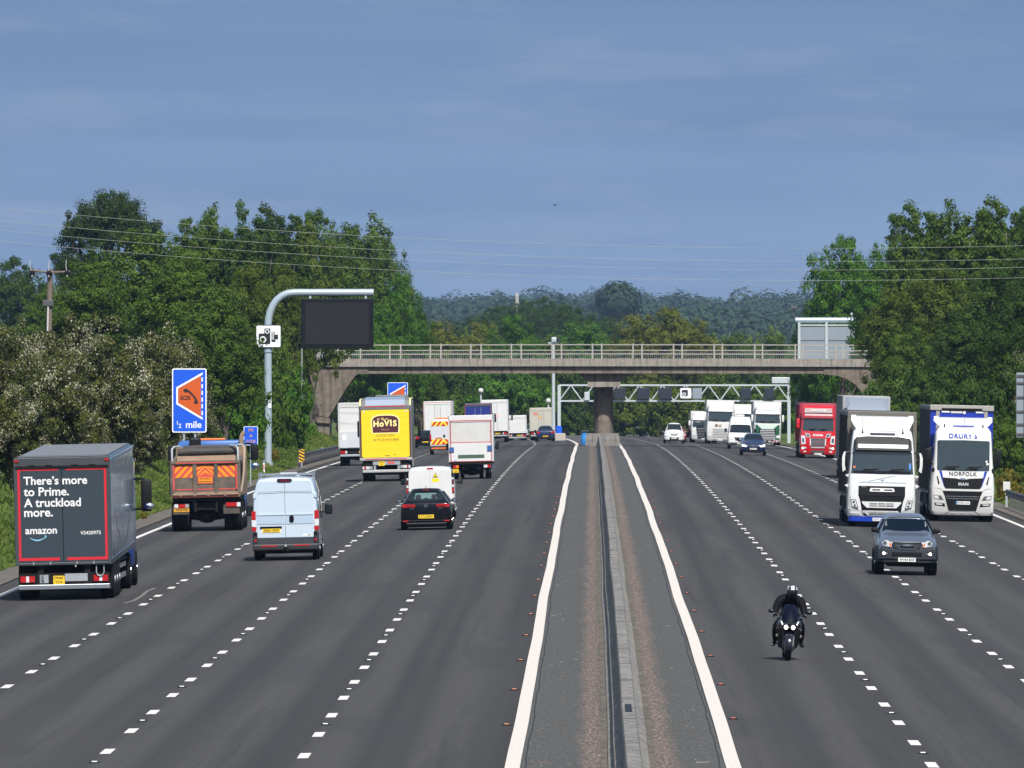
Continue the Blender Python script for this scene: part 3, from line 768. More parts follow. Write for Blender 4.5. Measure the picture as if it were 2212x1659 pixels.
at = me.attributes.new('tint', 'FLOAT', 'FACE'); at.data.foreach_set('value', np.clip(.42 + .22 * f + .5 * (rng.random(n) - .5), 0, 1).astype(np.float32))
me.update(calc_edges=True)
me.materials.append(leafmat('grass_blades', [(0, (.055, .092, .016)), (.45, (.115, .175, .030)), (.8, (.18, .215, .05)), (1, (.30, .265, .11))], .35, .7))
o = bpy.data.objects.new('verge_grass', me); C.objects.link(o); tag(o, None, None, None, 'stuff')
# ------------------------------------------------------------------ bridge
YB = 850.
def pb(px, py, Y=YB): return XZ(px, py, Y)
BZ = zr(0, YB)
br = thing('road_bridge', 'concrete road bridge crossing the whole motorway on one central pier', 'bridge', (0, YB, BZ))
def bp(px, py, Y=YB):
    x, z = XZ(px, py, Y); return x, z - BZ
def extr(mb, pts, y0, y1, mat): mb.plate([(x, z) for x, z in pts], y1, mat, y1 - y0)
xl, _ = bp(690, 775); xr, _ = bp(1893, 775)
m = MB(); n = 24
def camber(x): return .05 * math.cos(x / 24 * 1.57)
ztop = bp(0, 776)[1]; zbot = bp(0, 792.5)[1]; zg = bp(0, 808)[1]
for y0, y1 in ((0, .45), (7.05, 7.5)):
    m.loft([[(x, y0, zbot + camber(x)), (x, y0, ztop + camber(x)), (x, y1, ztop + camber(x)), (x, y1, zbot + camber(x))] for x in np.linspace(xl, xr, n)], BRID)
part(m, 'parapet_beam', br, None, 20)
m = MB()
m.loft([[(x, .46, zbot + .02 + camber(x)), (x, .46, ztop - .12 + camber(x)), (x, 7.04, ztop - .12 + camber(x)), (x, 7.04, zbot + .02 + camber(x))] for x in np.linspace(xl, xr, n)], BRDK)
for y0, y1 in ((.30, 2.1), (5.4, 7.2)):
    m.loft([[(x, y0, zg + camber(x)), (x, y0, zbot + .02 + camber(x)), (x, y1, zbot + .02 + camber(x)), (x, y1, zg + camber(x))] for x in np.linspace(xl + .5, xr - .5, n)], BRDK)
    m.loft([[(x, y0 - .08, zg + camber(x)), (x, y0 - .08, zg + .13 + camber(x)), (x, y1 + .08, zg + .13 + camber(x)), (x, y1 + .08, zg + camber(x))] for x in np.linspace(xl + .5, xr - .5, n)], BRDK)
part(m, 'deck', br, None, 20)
def z4(zx, zy): return bp((560 + zx / 4.88) / 1.0312, (620 + zy / 4.88) / 1.0312)
m = MB()
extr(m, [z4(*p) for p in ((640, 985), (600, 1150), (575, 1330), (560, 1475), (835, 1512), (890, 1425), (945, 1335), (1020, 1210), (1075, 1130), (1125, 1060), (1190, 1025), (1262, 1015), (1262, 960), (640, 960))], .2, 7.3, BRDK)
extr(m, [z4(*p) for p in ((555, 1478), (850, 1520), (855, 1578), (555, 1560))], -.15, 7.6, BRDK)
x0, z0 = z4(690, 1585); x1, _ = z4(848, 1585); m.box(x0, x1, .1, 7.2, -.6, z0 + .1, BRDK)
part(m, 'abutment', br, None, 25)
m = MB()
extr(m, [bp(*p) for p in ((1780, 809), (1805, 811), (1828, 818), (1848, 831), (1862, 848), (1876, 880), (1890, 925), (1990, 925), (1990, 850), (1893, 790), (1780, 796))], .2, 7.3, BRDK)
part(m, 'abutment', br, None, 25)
# pier
px0, px1 = bp(1282, 0)[0], bp(1325, 0)[0]; pc = (px0 + px1) / 2; pr = (px1 - px0) / 2; zc = bp(0, 836)[1]
m = MB(); ring = [(pc + pr * math.copysign(abs(math.cos(t)) ** .8, math.cos(t)), 4.65 + 2.0 * math.copysign(abs(math.sin(t)) ** .7, math.sin(t))) for t in np.linspace(0, 2 * math.pi, 40, endpoint=False)]
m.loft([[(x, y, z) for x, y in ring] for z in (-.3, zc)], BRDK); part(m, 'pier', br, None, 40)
m = MB(); a, b = bp(1269, 0)[0], bp(1340, 0)[0]; m.box(a, b, .75, 6.7, zc, bp(0, 825)[1], BRID)
a2, b2 = bp(1249, 0)[0], bp(1360, 0)[0]; extr(m, [(a, bp(0, 825)[1]), (b, bp(0, 825)[1]), (b2, zg + .03), (a2, zg + .03)], .9, 6.6, BRDK); part(m, 'pier_cap', br)
m = MB(); a, b = bp(1265, 0)[0], bp(1339, 0)[0]; zt = bp(0, 937)[1]
m.loft([[(a, -1.2, -.3), (b, -1.2, -.3), (b, 8.5, -.3), (a, 8.5, -.3)], [(a, -1.2, zt * .55), (b, -1.2, zt * .55), (b, 8.5, zt * .55), (a, 8.5, zt * .55)], [(a + .1, -1.1, zt), (b - .1, -1.1, zt), (b - .1, 8.4, zt), (a + .1, 8.4, zt)]], BARR)
part(m, 'pier_plinth', br)
RAILM = M('pale_railing_paint', (.34, .325, .30), .55, dirt=.5, dcol=(.25, .2, .16))
posts = [705] + [754.3 + 87.6 * i for i in range(13)] + [1889]
for yy, lab in ((.22, None), (7.28, None)):
    m = MB(); zt = bp(0, 743.5)[1]
    for py, hh in ((746, .038), (758, .034), (766, .034)):
        z = bp(0, py)[1]; m.loft([[(x, yy - .04, z - hh + camber(x)), (x, yy - .04, z + hh + camber(x)), (x, yy + .04, z + hh + camber(x)), (x, yy + .04, z - hh + camber(x))] for x in np.linspace(xl + .3, xr - .1, 12)], RAILM)
    for p in posts:
        x = bp(p + (20 if yy > 1 else 0), 0)[0]; m.box(x - .06, x + .06, yy - .11, yy + .11, ztop - .02 + camber(x), zt + camber(x), RAILM)
    part(m, 'railing', br)
m = MB()
for x in np.arange(xl + 1, xr, .16): m.box(x - .009, x + .009, 7.2, 7.215, ztop, bp(0, 760)[1], STEEL)
part(m, 'mesh_infill', br)
m = MB(); x0, z0 = z4(700, 890); x1, z1 = z4(815, 775); m.box(x0, x1, .05, .3, z0, z1, M('grey_panel', (.30, .30, .29), .7, dirt=.4)); part(m, 'end_panel', br)

# ------------------------------------------------------------------ signs left of the road
POLEM = M('grey_painted_steel', (.36, .44, .50), .38, metal=.15, dirt=.2, dcol=(.2, .22, .22))
BLUE = M('sign_blue', (.004, .085, .62), .45); ORNG = M('sign_orange', (.54, .088, .010), .45); SWH = M('sign_white', (.78, .80, .82), .45); SBACK = M('sign_back_grey', (.22, .26, .30), .55, dirt=.3, dcol=(.18, .19, .19))
YM = 620.; X0 = XZ(579, 0, YM)[0]; Z0 = gz(X0, YM) - .3
def rel(px, py, Y, X0, Z0): x, z = XZ(px, py, Y); return x - X0, z - Z0
t = thing('message_sign', 'blank black electronic message sign hanging from a bent grey cantilever post', 'sign', (X0, YM, Z0))
P = [rel(*p, YM, X0, Z0) for p in ((579, 720), (579, 700), (580.5, 686), (584, 672), (590, 659), (598, 648), (609, 639), (622, 633.5), (638, 632), (700, 632), (807, 632))]
m = MB(); m.tube([(0, 0, -.5)] + [(x, 0, z) for x, z in P], .225, POLEM, 14); part(m, 'cantilever_post', t, None, 50)
m = MB(); x, z = rel(579, 752, YM, X0, Z0); m.tube([(0, 0, z - .25), (0, 0, z + .05)], .27, POLEM, 14); m.tube([(0, 0, -.2), (0, 0, .5)], .3, POLEM, 14); part(m, 'collar', t, None, 50)
m = MB(); x, z = rel(582, 862, YM, X0, Z0); m.plate(rr(x - .06, x + .12, z - .55, z + .35, .02), -.225, SWH, .02); part(m, 'post_label', t)
a = rel(650.5, 753, YM, X0, Z0); b = rel(806.5, 645, YM, X0, Z0)
m = MB(); m.box(a[0], b[0], -.35, .35, a[1], b[1], M('sign_case_black', (.004, .005, .008), .6, spec=.2), .04); part(m, 'sign_case', t)
def led_(g, b):
    c = g.ramp(g.noise((14, 14, 14), 1.0, 2), [(.3, (.017, .017, .019)), (.7, (.026, .026, .027))]); g.link(c, b.inputs['Base Color']); b.inputs['Roughness'].default_value = .8; b.inputs['Specular IOR Level'].default_value = .15
c0 = rel(660, 744, YM, X0, Z0); c1 = rel(796.5, 654, YM, X0, Z0)
m = MB(); m.rect(c0[0], c1[0], c0[1], c1[1], -.35, gmat('led_matrix', led_), .03)
for i in range(1, 40):
    x = c0[0] + (c1[0] - c0[0]) * i / 40; m.box(x - .008, x + .008, -.39, -.38, c0[1], c1[1], BLACK)
part(m, 'led_screen', t)
m = MB()
for px in (670, 790):
    x, z = rel(px, 645, YM, X0, Z0); m.box(x - .06, x + .06, -.12, .12, z - .05, z + .25, POLEM)
part(m, 'hanger', t)
t2 = thing('speed_camera_sign', 'white square speed camera sign clamped to the bent grey post', 'sign', (X0, YM - .3, Z0))
def q(zx, zy): return rel((560 + zx / 4.88) / 1.0312, (620 + zy / 4.88) / 1.0312, YM - .3, X0, Z0)
a = q(45, 755); b = q(325, 505)
m = MB(); m.rect(a[0], b[0], a[1], b[1], 0, INK, .03, .1); m.rect(a[0] + .05, b[0] - .05, a[1] + .05, b[1] - .05, -.03, SWH, .006, .08); part(m, 'sign_panel', t2)
m = MB(); y = -.037
m.plate(rr(*[v for v in (q(78, 0)[0], q(205, 0)[0], q(0, 715)[1], q(0, 600)[1])], .05), y, INK, .004); m.plate(rr(q(140, 0)[0], q(205, 0)[0], q(0, 620)[1], q(0, 545)[1], .04), y - .001, INK, .004)
for (cx, cy, r) in ((125, 665, 36), (172, 577, 24)):
    c = q(cx, cy); s = r / 4.88 / 1.0312 / F * YM
    m.plate(circ(*c, s), y - .005, SWH, .004); m.plate(circ(*c, s * .62), y - .009, INK, .004)
for zx in (222, 235, 248): m.plate(rr(q(zx - 4, 0)[0], q(zx + 4, 0)[0], q(0, 675)[1], q(0, 580)[1]), y, INK, .004)
m.plate(rr(q(252, 0)[0], q(290, 0)[0], q(0, 665)[1], q(0, 612)[1], .02), y, INK, .004); m.plate(rr(q(218, 0)[0], q(262, 0)[0], q(0, 692)[1], q(0, 668)[1], .02), y, INK, .004)
part(m, 'camera_symbol', t2)
m = MB(); m.box(-.3, .3, 0, .1, q(0, 640)[1] - .05, q(0, 640)[1] + .05, POLEM); part(m, 'clamp', t2)

def sos_sign(px, Y, label, f):
    """f maps zoomed sign points to photograph points"""
    X0 = XZ(px, 0, Y)[0]; Z0 = gz(X0, Y); t = thing('emergency_phone_sign', label, 'sign', (X0, Y, Z0))
    g = lambda zx, zy: rel(*f(zx, zy), Y, X0, Z0)
    a = g(1695, 812); b = g(2035, 180)
    m = MB(); m.rect(a[0], b[0], a[1], b[1], 0, SWH, .03, .08); m.rect(a[0] + .05, b[0] - .05, a[1] + .05, b[1] - .05, -.03, BLUE, .005, .06); part(m, 'sign_panel', t)
    m = MB(); y = -.036
    m.plate([g(*p) for p in ((1736, 366), (1996, 219), (1998, 240), (1753, 378), (1753, 520), (1998, 664), (1996, 686), (1736, 533))], y, SWH, .003)
    m.plate([g(*p) for p in ((1755, 380), (1978, 252), (1978, 655), (1755, 519))], y, ORNG, .003)
    for k in range(6): zy = 268 + k * 66; m.plate([g(*p) for p in ((1985, zy), (1998, zy), (1998, zy + 42), (1985, zy + 42))], y, SWH, .003)
    part(m, 'bay_symbol', t)
    m = MB(); y = -.041
    P = [(1803, 400), (1812, 385), (1830, 380), (1848, 386), (1890, 420), (1925, 462), (1948, 500), (1952, 520), (1936, 533), (1915, 528), (1908, 512), (1922, 500), (1906, 466), (1876, 434), (1850, 412), (1838, 420), (1818, 415)]
    m.plate([g(*p) for p in P], y, INK, .003); part(m, 'telephone_symbol', t)
    c = g(1826, 470); text(t, 'SOS', INK, c[0], c[1], y, h=g(0, 448)[1] - g(0, 492)[1], w=g(1882, 0)[0] - g(1770, 0)[0], bold=.035)
    c = g(1908, 733); text(t, 'mile', SWH, c[0], c[1], -.036, h=g(0, 700)[1] - g(0, 768)[1], w=g(1990, 0)[0] - g(1825, 0)[0], bold=.015)
    c = g(1746, 715); text(t, '1', SWH, c[0], c[1], -.036, h=g(0, 697)[1] - g(0, 733)[1], bold=.01); c = g(1772, 745); text(t, '2', SWH, c[0], c[1], -.036, h=g(0, 725)[1] - g(0, 767)[1], bold=.01)
    m = MB()
    for s in (-.25, .25): m.tube([(s, .06, -.4), (s, .06, b[1] - .1)], .045, POLEM, 8)
    part(m, 'sign_posts', t); m = MB(); m.rect(a[0] + .03, b[0] - .03, a[1] + .03, b[1] - .03, .02, SBACK, .018); part(m, 'sign_back', t); return t
sos_sign(409, 455., 'tall blue and orange emergency telephone sign reading half a mile, above the tipper lorry', lambda zx, zy: (zx / 4.424 / 1.0312, (780 + zy / 4.424) / 1.0312))
sos_sign(859, 935., 'small far emergency telephone sign peeping over the roof of the yellow lorry', lambda zx, zy: (837 + (zx - 1695) * 44 / 340, 826 + (zy - 180) * 44 / 340))
Y = 535.; X0 = XZ(541, 0, Y)[0]; Z0 = gz(X0, Y)
t = thing('driver_location_sign', 'small blue location sign with gold letters beside the tipper lorry exhaust', 'sign', (X0, Y, Z0))
a = rel(526, 962, Y, X0, Z0); b = rel(557, 921, Y, X0, Z0)
m = MB(); m.rect(a[0], b[0], a[1], b[1], 0, SWH, .02, .07); m.rect(a[0] + .03, b[0] - .03, a[1] + .03, b[1] - .03, -.02, BLUE, .005, .05); part(m, 'sign_panel', t)
GOLD = M('gold_letters', (.62, .30, .10), .5)
for s, py in (('M1', 929), ('A', 941), ('112.8', 953)):
    c = rel(542, py, Y, X0, Z0); text(t, s, GOLD, c[0], c[1], -.026, h=.16, bold=.02)
m = MB(); m.tube([(0, .03, -.3), (0, .03, b[1] - .1)], .035, POLEM, 8); part(m, 'sign_post', t)
# marker posts
def marker(px, Y, label):
    X0 = XZ(px, 0, Y)[0]; t = thing('marker_post', label, 'marker post', (X0, Y, gz(X0, Y)), (0, 0, 0), 'marker posts on the verge')
    m = MB(); m.box(-.055, .055, -.03, .03, -.2, .72, SWH, .015); part(m, 'post', t)
    m = MB(); m.box(-.058, .058, -.034, .034, .60, .70, M('marker_blue', (.03, .12, .32), .5)); part(m, 'blue_band', t)
    m = MB(); m.rect(-.03, .03, .2, .5, -.03, REDREF, .006); part(m, 'reflector', t)
marker(570, 592., 'white marker post with blue top on the grass next to the light blue van roof')
marker(696, 716., 'white marker post with blue top behind the crash barrier end')
# hazard plate and crash barriers
X0, Y = XZ(651.5, 0, 640.)[0], 640.; t = thing('hazard_marker_plate', 'yellow and black striped hazard plate at the start of the crash barrier', 'sign', (X0, Y, gz(X0, Y)))
m = MB(); m.rect(-.17, .17, .35, 1.17, 0, M('hazard_yellow', (.72, .42, .02), .5), .02)
for k in range(5):
    z = .33 + k * .2; m.plate([(-.17, max(.35, min(1.17, z + .17))), (-.17, min(1.17, z + .27)), (.17, min(1.17, max(.35, z + .10))), (.17, max(.35, min(1.17, z)))], -.021, INK, .004)
part(m, 'plate', t); m = MB(); m.box(-.04, .04, .01, .07, -.2, 1.1, STEEL); part(m, 'post', t)
DST = M('dark_weathered_steel', (.075, .078, .085), .6, metal=.2, dirt=.3)
def guard(name, label, X, y0, y1, s):
    t = thing(name, label, 'crash barrier', (X, y0, gz(X, y0)))
    ys = np.arange(y0, y1, 3.2); z0 = gz(X, y0)
    m = MB(); pr = [(0, .42), (.05, .46), (.05, .54), (0, .58), (.05, .62), (.05, .70), (0, .74), (-.02, .70), (-.02, .46)]
    m.loft([[(s * a, y - y0, zr(X, y) + .12 + z - z0 - (.35 if i == 0 else 0)) for a, z in pr] for i, y in enumerate(ys)], DST); part(m, 'rail', t, None, 30)
    for y in ys[1:]: m = MB(); m.box(-s * .16 - .05, -s * .16 + .05, y - y0 - .06, y - y0 + .06, zr(X, y) - z0 - .4, zr(X, y) - z0 + .66, DST); part(m, 'post', t)
    return t
guard('crash_barrier', 'dark steel crash barrier curving towards the left bridge abutment', -18.35, 641., 775., 1)
guard('crash_barrier', 'dark steel crash barrier on the verge beside the blue and white lorry', 18.25, 300., 452., -1)
X0 = 18.35; t = thing('barrier_end_marker', 'small pale marker block on the end of the right crash barrier', 'marker', (X0, 453., gz(X0, 453.)))
m = MB(); m.box(-.16, .16, -.05, .05, .75, 1.15, OFFWH, .02); part(m, 'plate', t); m = MB(); m.box(-.05, .05, .05, .12, -.2, 1.1, STEEL); part(m, 'post', t)

X0, Y = XZ(652, 0, 705.)[0], 705.; t = thing('thin_post', 'thin pale post standing between the message sign and the bridge abutment', 'post', (X0, Y, gz(X0, Y)))
zt = XZ(0, 752, Y)[1] - gz(X0, Y); m = MB(); m.tube([(0, 0, -.3), (0, 0, zt)], .045, STEEL, 8); part(m, 'post_shaft', t); m = MB(); z = XZ(0, 880, Y)[1] - gz(X0, Y); m.box(-.07, .07, -.07, .07, max(.1, z - .4), z + .4, SWH, .01); part(m, 'white_sleeve', t)

# ------------------------------------------------------------------ gantry, masts and sign backs round the bridge
GALV = M('pale_galvanised', (.48, .52, .54), .5, metal=.2, dirt=.25, dcol=(.3, .32, .32))
YG = 980.; xl_, zt = XZ(1208, 832, YG); xr_, zb = XZ(1704, 866, YG); Z0 = zr(5, YG)
t = thing('lattice_gantry', 'pale lattice signal gantry spanning the lanes behind the bridge pier', 'gantry', (0, YG, Z0))
zt -= Z0; zb -= Z0
m = MB()
for y in (-.6, .6):
    for z in (zt, zb): m.box(xl_, xr_, y - .06, y + .06, z - .075, z + .075, GALV)
    nb = 20
    for i in range(nb):
        a = xl_ + (xr_ - xl_) * i / nb; b = xl_ + (xr_ - xl_) * (i + 1) / nb
        m.tube([(a, y, zb if i % 2 == 0 else zt), (b, y, zt if i % 2 == 0 else zb)], .065, GALV, 6)
part(m, 'lattice_beam', t)
for x in (xl_, xr_): m = MB(); m.box(x - .15, x + .15, -.7, -.4, -.5, zt, GALV); m.box(x - .15, x + .15, .4, .7, -.5, zt, GALV); part(m, 'gantry_leg', t)
NAVY = M('signal_case_navy', (.012, .016, .030), .6)
for a, b in ((1310, 1323), (1326, 1351), (1376, 1403), (1422, 1451), (1600, 1622), (1650, 1672)):
    p = XZ(a, 862, YG - .9); p2 = XZ(b, 838, YG - .9); m = MB(); m.box(p[0], p2[0], -1.15, -.75, p[1] - Z0, p2[1] - Z0, NAVY, .04); part(m, 'lane_signal', t)
p = XZ(1468, 861.5, YG); p2 = XZ(1494.5, 837, YG); m = MB(); m.rect(p[0], p2[0], p[1] - Z0, p2[1] - Z0, -.75, INK, .03, .12); m.rect(p[0] + .06, p2[0] - .06, p[1] + .06 - Z0, p2[1] - .06 - Z0, -.78, SWH, .01, .1)
c = ((p[0] + p2[0]) / 2, (p[1] + p2[1]) / 2 - Z0)
m.plate(rr(c[0] - .38, c[0] + .2, c[1] - .3, c[1] + .32, .08), -.79, INK, .006); m.plate(circ(c[0] - .15, c[1] - .1, .17), -.797, SWH, .005); m.plate(circ(c[0] - .15, c[1] - .1, .1), -.803, INK, .005); part(m, 'camera_panel', t)
p = XZ(1496, 861, YG); p2 = XZ(1516, 838, YG); m = MB(); m.rect(p[0], p2[0], p[1] - Z0, p2[1] - Z0, -.7, SBACK, .05); part(m, 'grey_panel', t)
p = XZ(1667, 828, YG); p2 = XZ(1706, 815, YG); m = MB(); m.box(p[0], p2[0], -.6, .6, p[1] - Z0, p2[1] - Z0, GALV, .05); part(m, 'equipment_cabinet', t)
for px in (1268, 1292): p = XZ(px, 858, YG); m = MB(); m.box(p[0] - .25, p[0] + .25, -.9, -.7, p[1] - Z0 - .3, p[1] - Z0 + .5, GALV, .03); part(m, 'detector_box', t)
def mast(px, top, Y, r, label, head):
    X0, z = XZ(px, top, Y); Z0 = zr(X0, Y); h = z - Z0; t = thing('camera_mast' if head else 'detector_mast', label, 'mast', (X0, Y, Z0))
    m = MB(); m.tube([(0, 0, -.3), (0, 0, h * .6), (0, 0, h)], [r * 1.2, r, r * .8], GALV, 10); part(m, 'pole', t, None, 50)
    m = MB()
    if head: m.box(-.5, .5, -.15, .15, h, h + .12, GALV); m.box(-.18, .28, -.3, .3, h + .12, h + .6, GALV, .05); m.box(.32, .6, -.35, .2, h + .2, h + .55, NAVY, .04)
    else: m.ell((0, -.1, h), (.26, .26, .26), OFFWH)
    part(m, 'camera_head' if head else 'detector_head', t, None, 40)
mast(1195.5, 742, 962., .16, 'tall pale camera mast rising past the bridge railing, camera box on top', True)
mast(1184.5, 866, 1000., .12, 'thin pale mast next to the tall camera mast, white ball halfway', False)
mast(1038.7, 844, 990., .11, 'pale mast with a white ball on top above the small blue lorry', False)
Y = 974.; X0 = XZ(1207, 0, Y)[0] - .1; Z0 = zr(X0, Y)
t = thing('small_blue_sign', 'little blue sign on a pale base at the foot of the lattice gantry', 'sign', (X0, Y, Z0))
p = XZ(1201, 936, Y); p2 = XZ(1214, 920, Y); m = MB(); m.rect(p[0] - X0, p2[0] - X0, p[1] - Z0, p2[1] - Z0, 0, BLUE, .05, .1); part(m, 'sign_panel', t)
m = MB(); m.box(-.6, .75, -.4, .6, -.1, max(.3, p[1] - Z0), M('pale_concrete', (.42, .38, .32), .9), .05); part(m, 'sign_base', t)
X0, Y = XZ(1263, 0, 868.)[0], 868.; Z0 = zr(X0, Y) - .25
t = thing('blue_drum', 'bright blue roadside drum against the foot of the bridge pier', 'drum', (X0, Y, Z0))
m = MB(); m.tube([(0, 0, 0), (0, 0, .35), (0, 0, .4), (0, 0, .9), (0, 0, .95), (0, 0, 1.25)], [.3, .3, .32, .32, .3, .28], M('bright_blue_plastic', (.03, .22, .60), .4), 16); part(m, 'drum_body', t, None, 40)
m = MB(); m.box(-.34, .34, -.2, .2, 1.25, 1.5, NAVY, .06); part(m, 'drum_lid', t)
# grey sign backs facing the other traffic
def sign_back(name, label, px0, px1, py0, py1, Y, posts, seams, vs=()):
    X0 = XZ((px0 + px1) / 2, 0, Y)[0]; Z0 = gz(X0, Y); t = thing(name, label, 'sign', (X0, Y, Z0))
    a = rel(px0, py1, Y, X0, Z0); b = rel(px1, py0, Y, X0, Z0)
    m = MB(); m.box(a[0], b[0], -.03, .05, a[1], b[1], SBACK, .02)
    for k in seams: z = b[1] - (b[1] - a[1]) * k; m.box(a[0] + .03, b[0] - .03, -.075, -.032, z - .05, z + .05, DST)
    for k in vs: x = a[0] + (b[0] - a[0]) * k; m.box(x - .05, x + .05, -.07, -.034, a[1] + .02, b[1] - .02, SBACK)
    part(m, 'sign_back', t)
    for k in posts: x = a[0] + (b[0] - a[0]) * k; m = MB(); m.tube([(x, -.14, -.4), (x, -.14, b[1] - .06)], .07, GALV, 8); part(m, 'sign_post', t, None, 50)
    return t
sign_back('road_sign', 'big grey back of a road sign cut by the right edge of the photo', 2195, 2262, 805, 945, 470., (.3, .75), (.05, .16, .38, .6, .8, .95))
sign_back('road_sign', 'tall grey back of a road sign under the right end of the bridge', 1717, 1753, 827, 893, 935., (.5,), (.04, .33, .66, .97))
YC = 905.; X0 = XZ(1893, 0, YC)[0]; Z0 = gz(X0, YC)
t = thing('message_sign', 'grey back of a big cantilever message sign behind the right bridge railing', 'sign', (X0, YC, Z0))
P = [rel(*p, YC, X0, Z0) for p in ((1718, 692), (1800, 692), (1872, 692), (1884, 695), (1890, 702), (1893, 716))]
m = MB(); m.tube([(x, 0, z) for x, z in P] + [(0, 0, -.5)], .26, POLEM, 12); part(m, 'cantilever_post', t, None, 50)
for u0, u1 in ((1724, 1784), (1786, 1845)):
    a = rel(u0, 776, YC, X0, Z0); b = rel(u1, 706, YC, X0, Z0); m = MB(); m.box(a[0], b[0], -.3, .3, a[1], b[1], SBACK, .04)
    z = b[1] - (b[1] - a[1]) * .42; m.box(a[0] + .1, b[0] - .1, -.32, -.302, z - .03, z + .03, DST); part(m, 'sign_case', t)
m = MB()
for u in (1726, 1785, 1843):
    a = rel(u, 776, YC, X0, Z0); b = rel(u, 696, YC, X0, Z0); m.box(a[0] - .11, a[0] + .11, -.42, -.305, a[1], b[1], GALV)
a = rel(1724, 704, YC, X0, Z0); b = rel(1846, 701, YC, X0, Z0); m.box(a[0], b[0], -.38, -.1, a[1], b[1], GALV); part(m, 'mounting_frame', t)
a = rel(1715, 668, YC, X0, Z0); m = MB(); m.tube([(a[0], 0, P[0][1]), (a[0], 0, a[1])], .06, DST, 8); m.box(a[0] - .3, a[0] + .25, -.25, .15, a[1], a[1] + .28, DST, .05); part(m, 'surveillance_camera', t)
a = rel(1840, 690, YC, X0, Z0); m = MB(); m.tube([(a[0], 0, a[1]), (a[0], 0, a[1] + .35)], .04, GALV, 8); m.ell((a[0], 0, a[1] + .45), (.14, .14, .14), OFFWH); part(m, 'lamp', t, None, 40)

# ------------------------------------------------------------------ electricity pole, wires, bird
WOOD = M('weathered_pole_wood', (.16, .125, .10), .9, vary=.6, dscale=2)
YP = 590.; X0 = XZ(106, 0, YP)[0]; Z0 = gz(X0, YP); g = lambda zx, zy: rel(zx / 3.687 / 1.0312, (400 + zy / 3.687) / 1.0312, YP, X0, Z0)
t = thing('electricity_pole', 'weathered wooden electricity pole with a cross-arm rising from the hawthorn', 'pole', (X0, YP, Z0))
m = MB(); a = g(410, 735); m.tube([(.02 - .12, 0, -.5), (a[0], 0, a[1])], [.2, .16], WOOD, 10); part(m, 'pole_shaft', t, None, 50)
m = MB(); b0 = g(250, 745); b1 = g(410, 765); b2 = g(578, 755); m.tube([(b0[0], -.2, b0[1]), (b1[0], -.22, b1[1]), (b2[0], -.2, b2[1])], .075, WOOD, 6); part(m, 'cross_arm', t)
for zx, zy in ((265, 770), (403, 772), (553, 770)):
    c = g(zx, zy); m = MB(); m.lathe_x([(-.05, .06), (-.03, .17), (.03, .17), (.05, .06)], 0, 0, 0, GLOSSK, 12)
    m.v = [(c[0] + y, -.38 + x, c[1] + z) for x, y, z in m.v]; m.tube([(c[0], -.4, c[1] - .2), (c[0], -.4, c[1] + .05)], .03, OFFWH, 6); part(m, 'insulator', t, None, 50)
    m = MB(); e = g(zx + (-20 if zx < 300 else 3 if zx < 450 else -8), zy - 110); m.tube([(c[0], -.38, c[1]), ((c[0] + e[0]) / 2 - .05, -.3, (c[1] + e[1]) / 2), (e[0], -.25, e[1])], .022, M('pale_wire', (.4, .4, .4), .5), 5); part(m, 'jumper_wire', t)
c = g(395, 1015); m = MB(); m.box(c[0] - .32, c[0] + .32, -.3, .2, c[1] - .18, c[1] + .18, DST, .04); m.tube([(c[0], -.25, c[1] - .2), (c[0] - .03, -.25, c[1] - 1.6)], .05, OFFWH, 6); part(m, 'cable_termination', t)
WIRE = M('overhead_wire', (.24, .26, .23), .45, metal=.3)
YW = 640.
for k, (dy, dr, nm) in enumerate(((0, 0, 'topmost of the four overhead wires across the motorway'), (28, .5, 'second overhead wire from the top across the motorway'), (48.5, -2, 'third overhead wire from the top across the motorway'), (72, -3, 'lowest of the four overhead wires across the motorway'))):
    cf = np.polyfit((0, 582, 1067, 1648, 2212), (449, 497, 522.5, 536.4, 530.8), 2)
    m = MB(); pts = []
    for px in np.linspace(-900, 3100, 60):
        x, z = XZ(px, np.polyval(cf, px) + dy + dr * px / 2212, YW); pts.append((x, YW, z))
    m.tube(pts, .010, WIRE, 5); tag(m.build('overhead_wire', None, 60), nm, 'wire', 'overhead power line')
Y = 420.; x, z = XZ(1199, 443, Y)
t = thing('bird', 'tiny dark bird flying high above the bridge', 'bird', (x, Y, z))
m = MB(); DARKB = M('dark_feathers', (.03, .03, .035), .8)
m.tube([(0, -.14, 0), (0, -.05, .01), (0, .06, 0), (0, .15, -.01)], [.01, .04, .035, .012], DARKB, 8)
m.add([(0, .04, .01), (0, -.05, .01), (-.16, -.02, .05), (-.12, .05, .05), (0, .03, .0)], [(0, 1, 2, 3), (4, 1, 2)], DARKB); m.add([(0, .04, .01), (0, -.05, .01), (.16, -.02, .05), (.12, .05, .05), (0, .03, .0)], [(0, 1, 2, 3), (4, 1, 2)], DARKB)
part(m, 'bird_body', t)
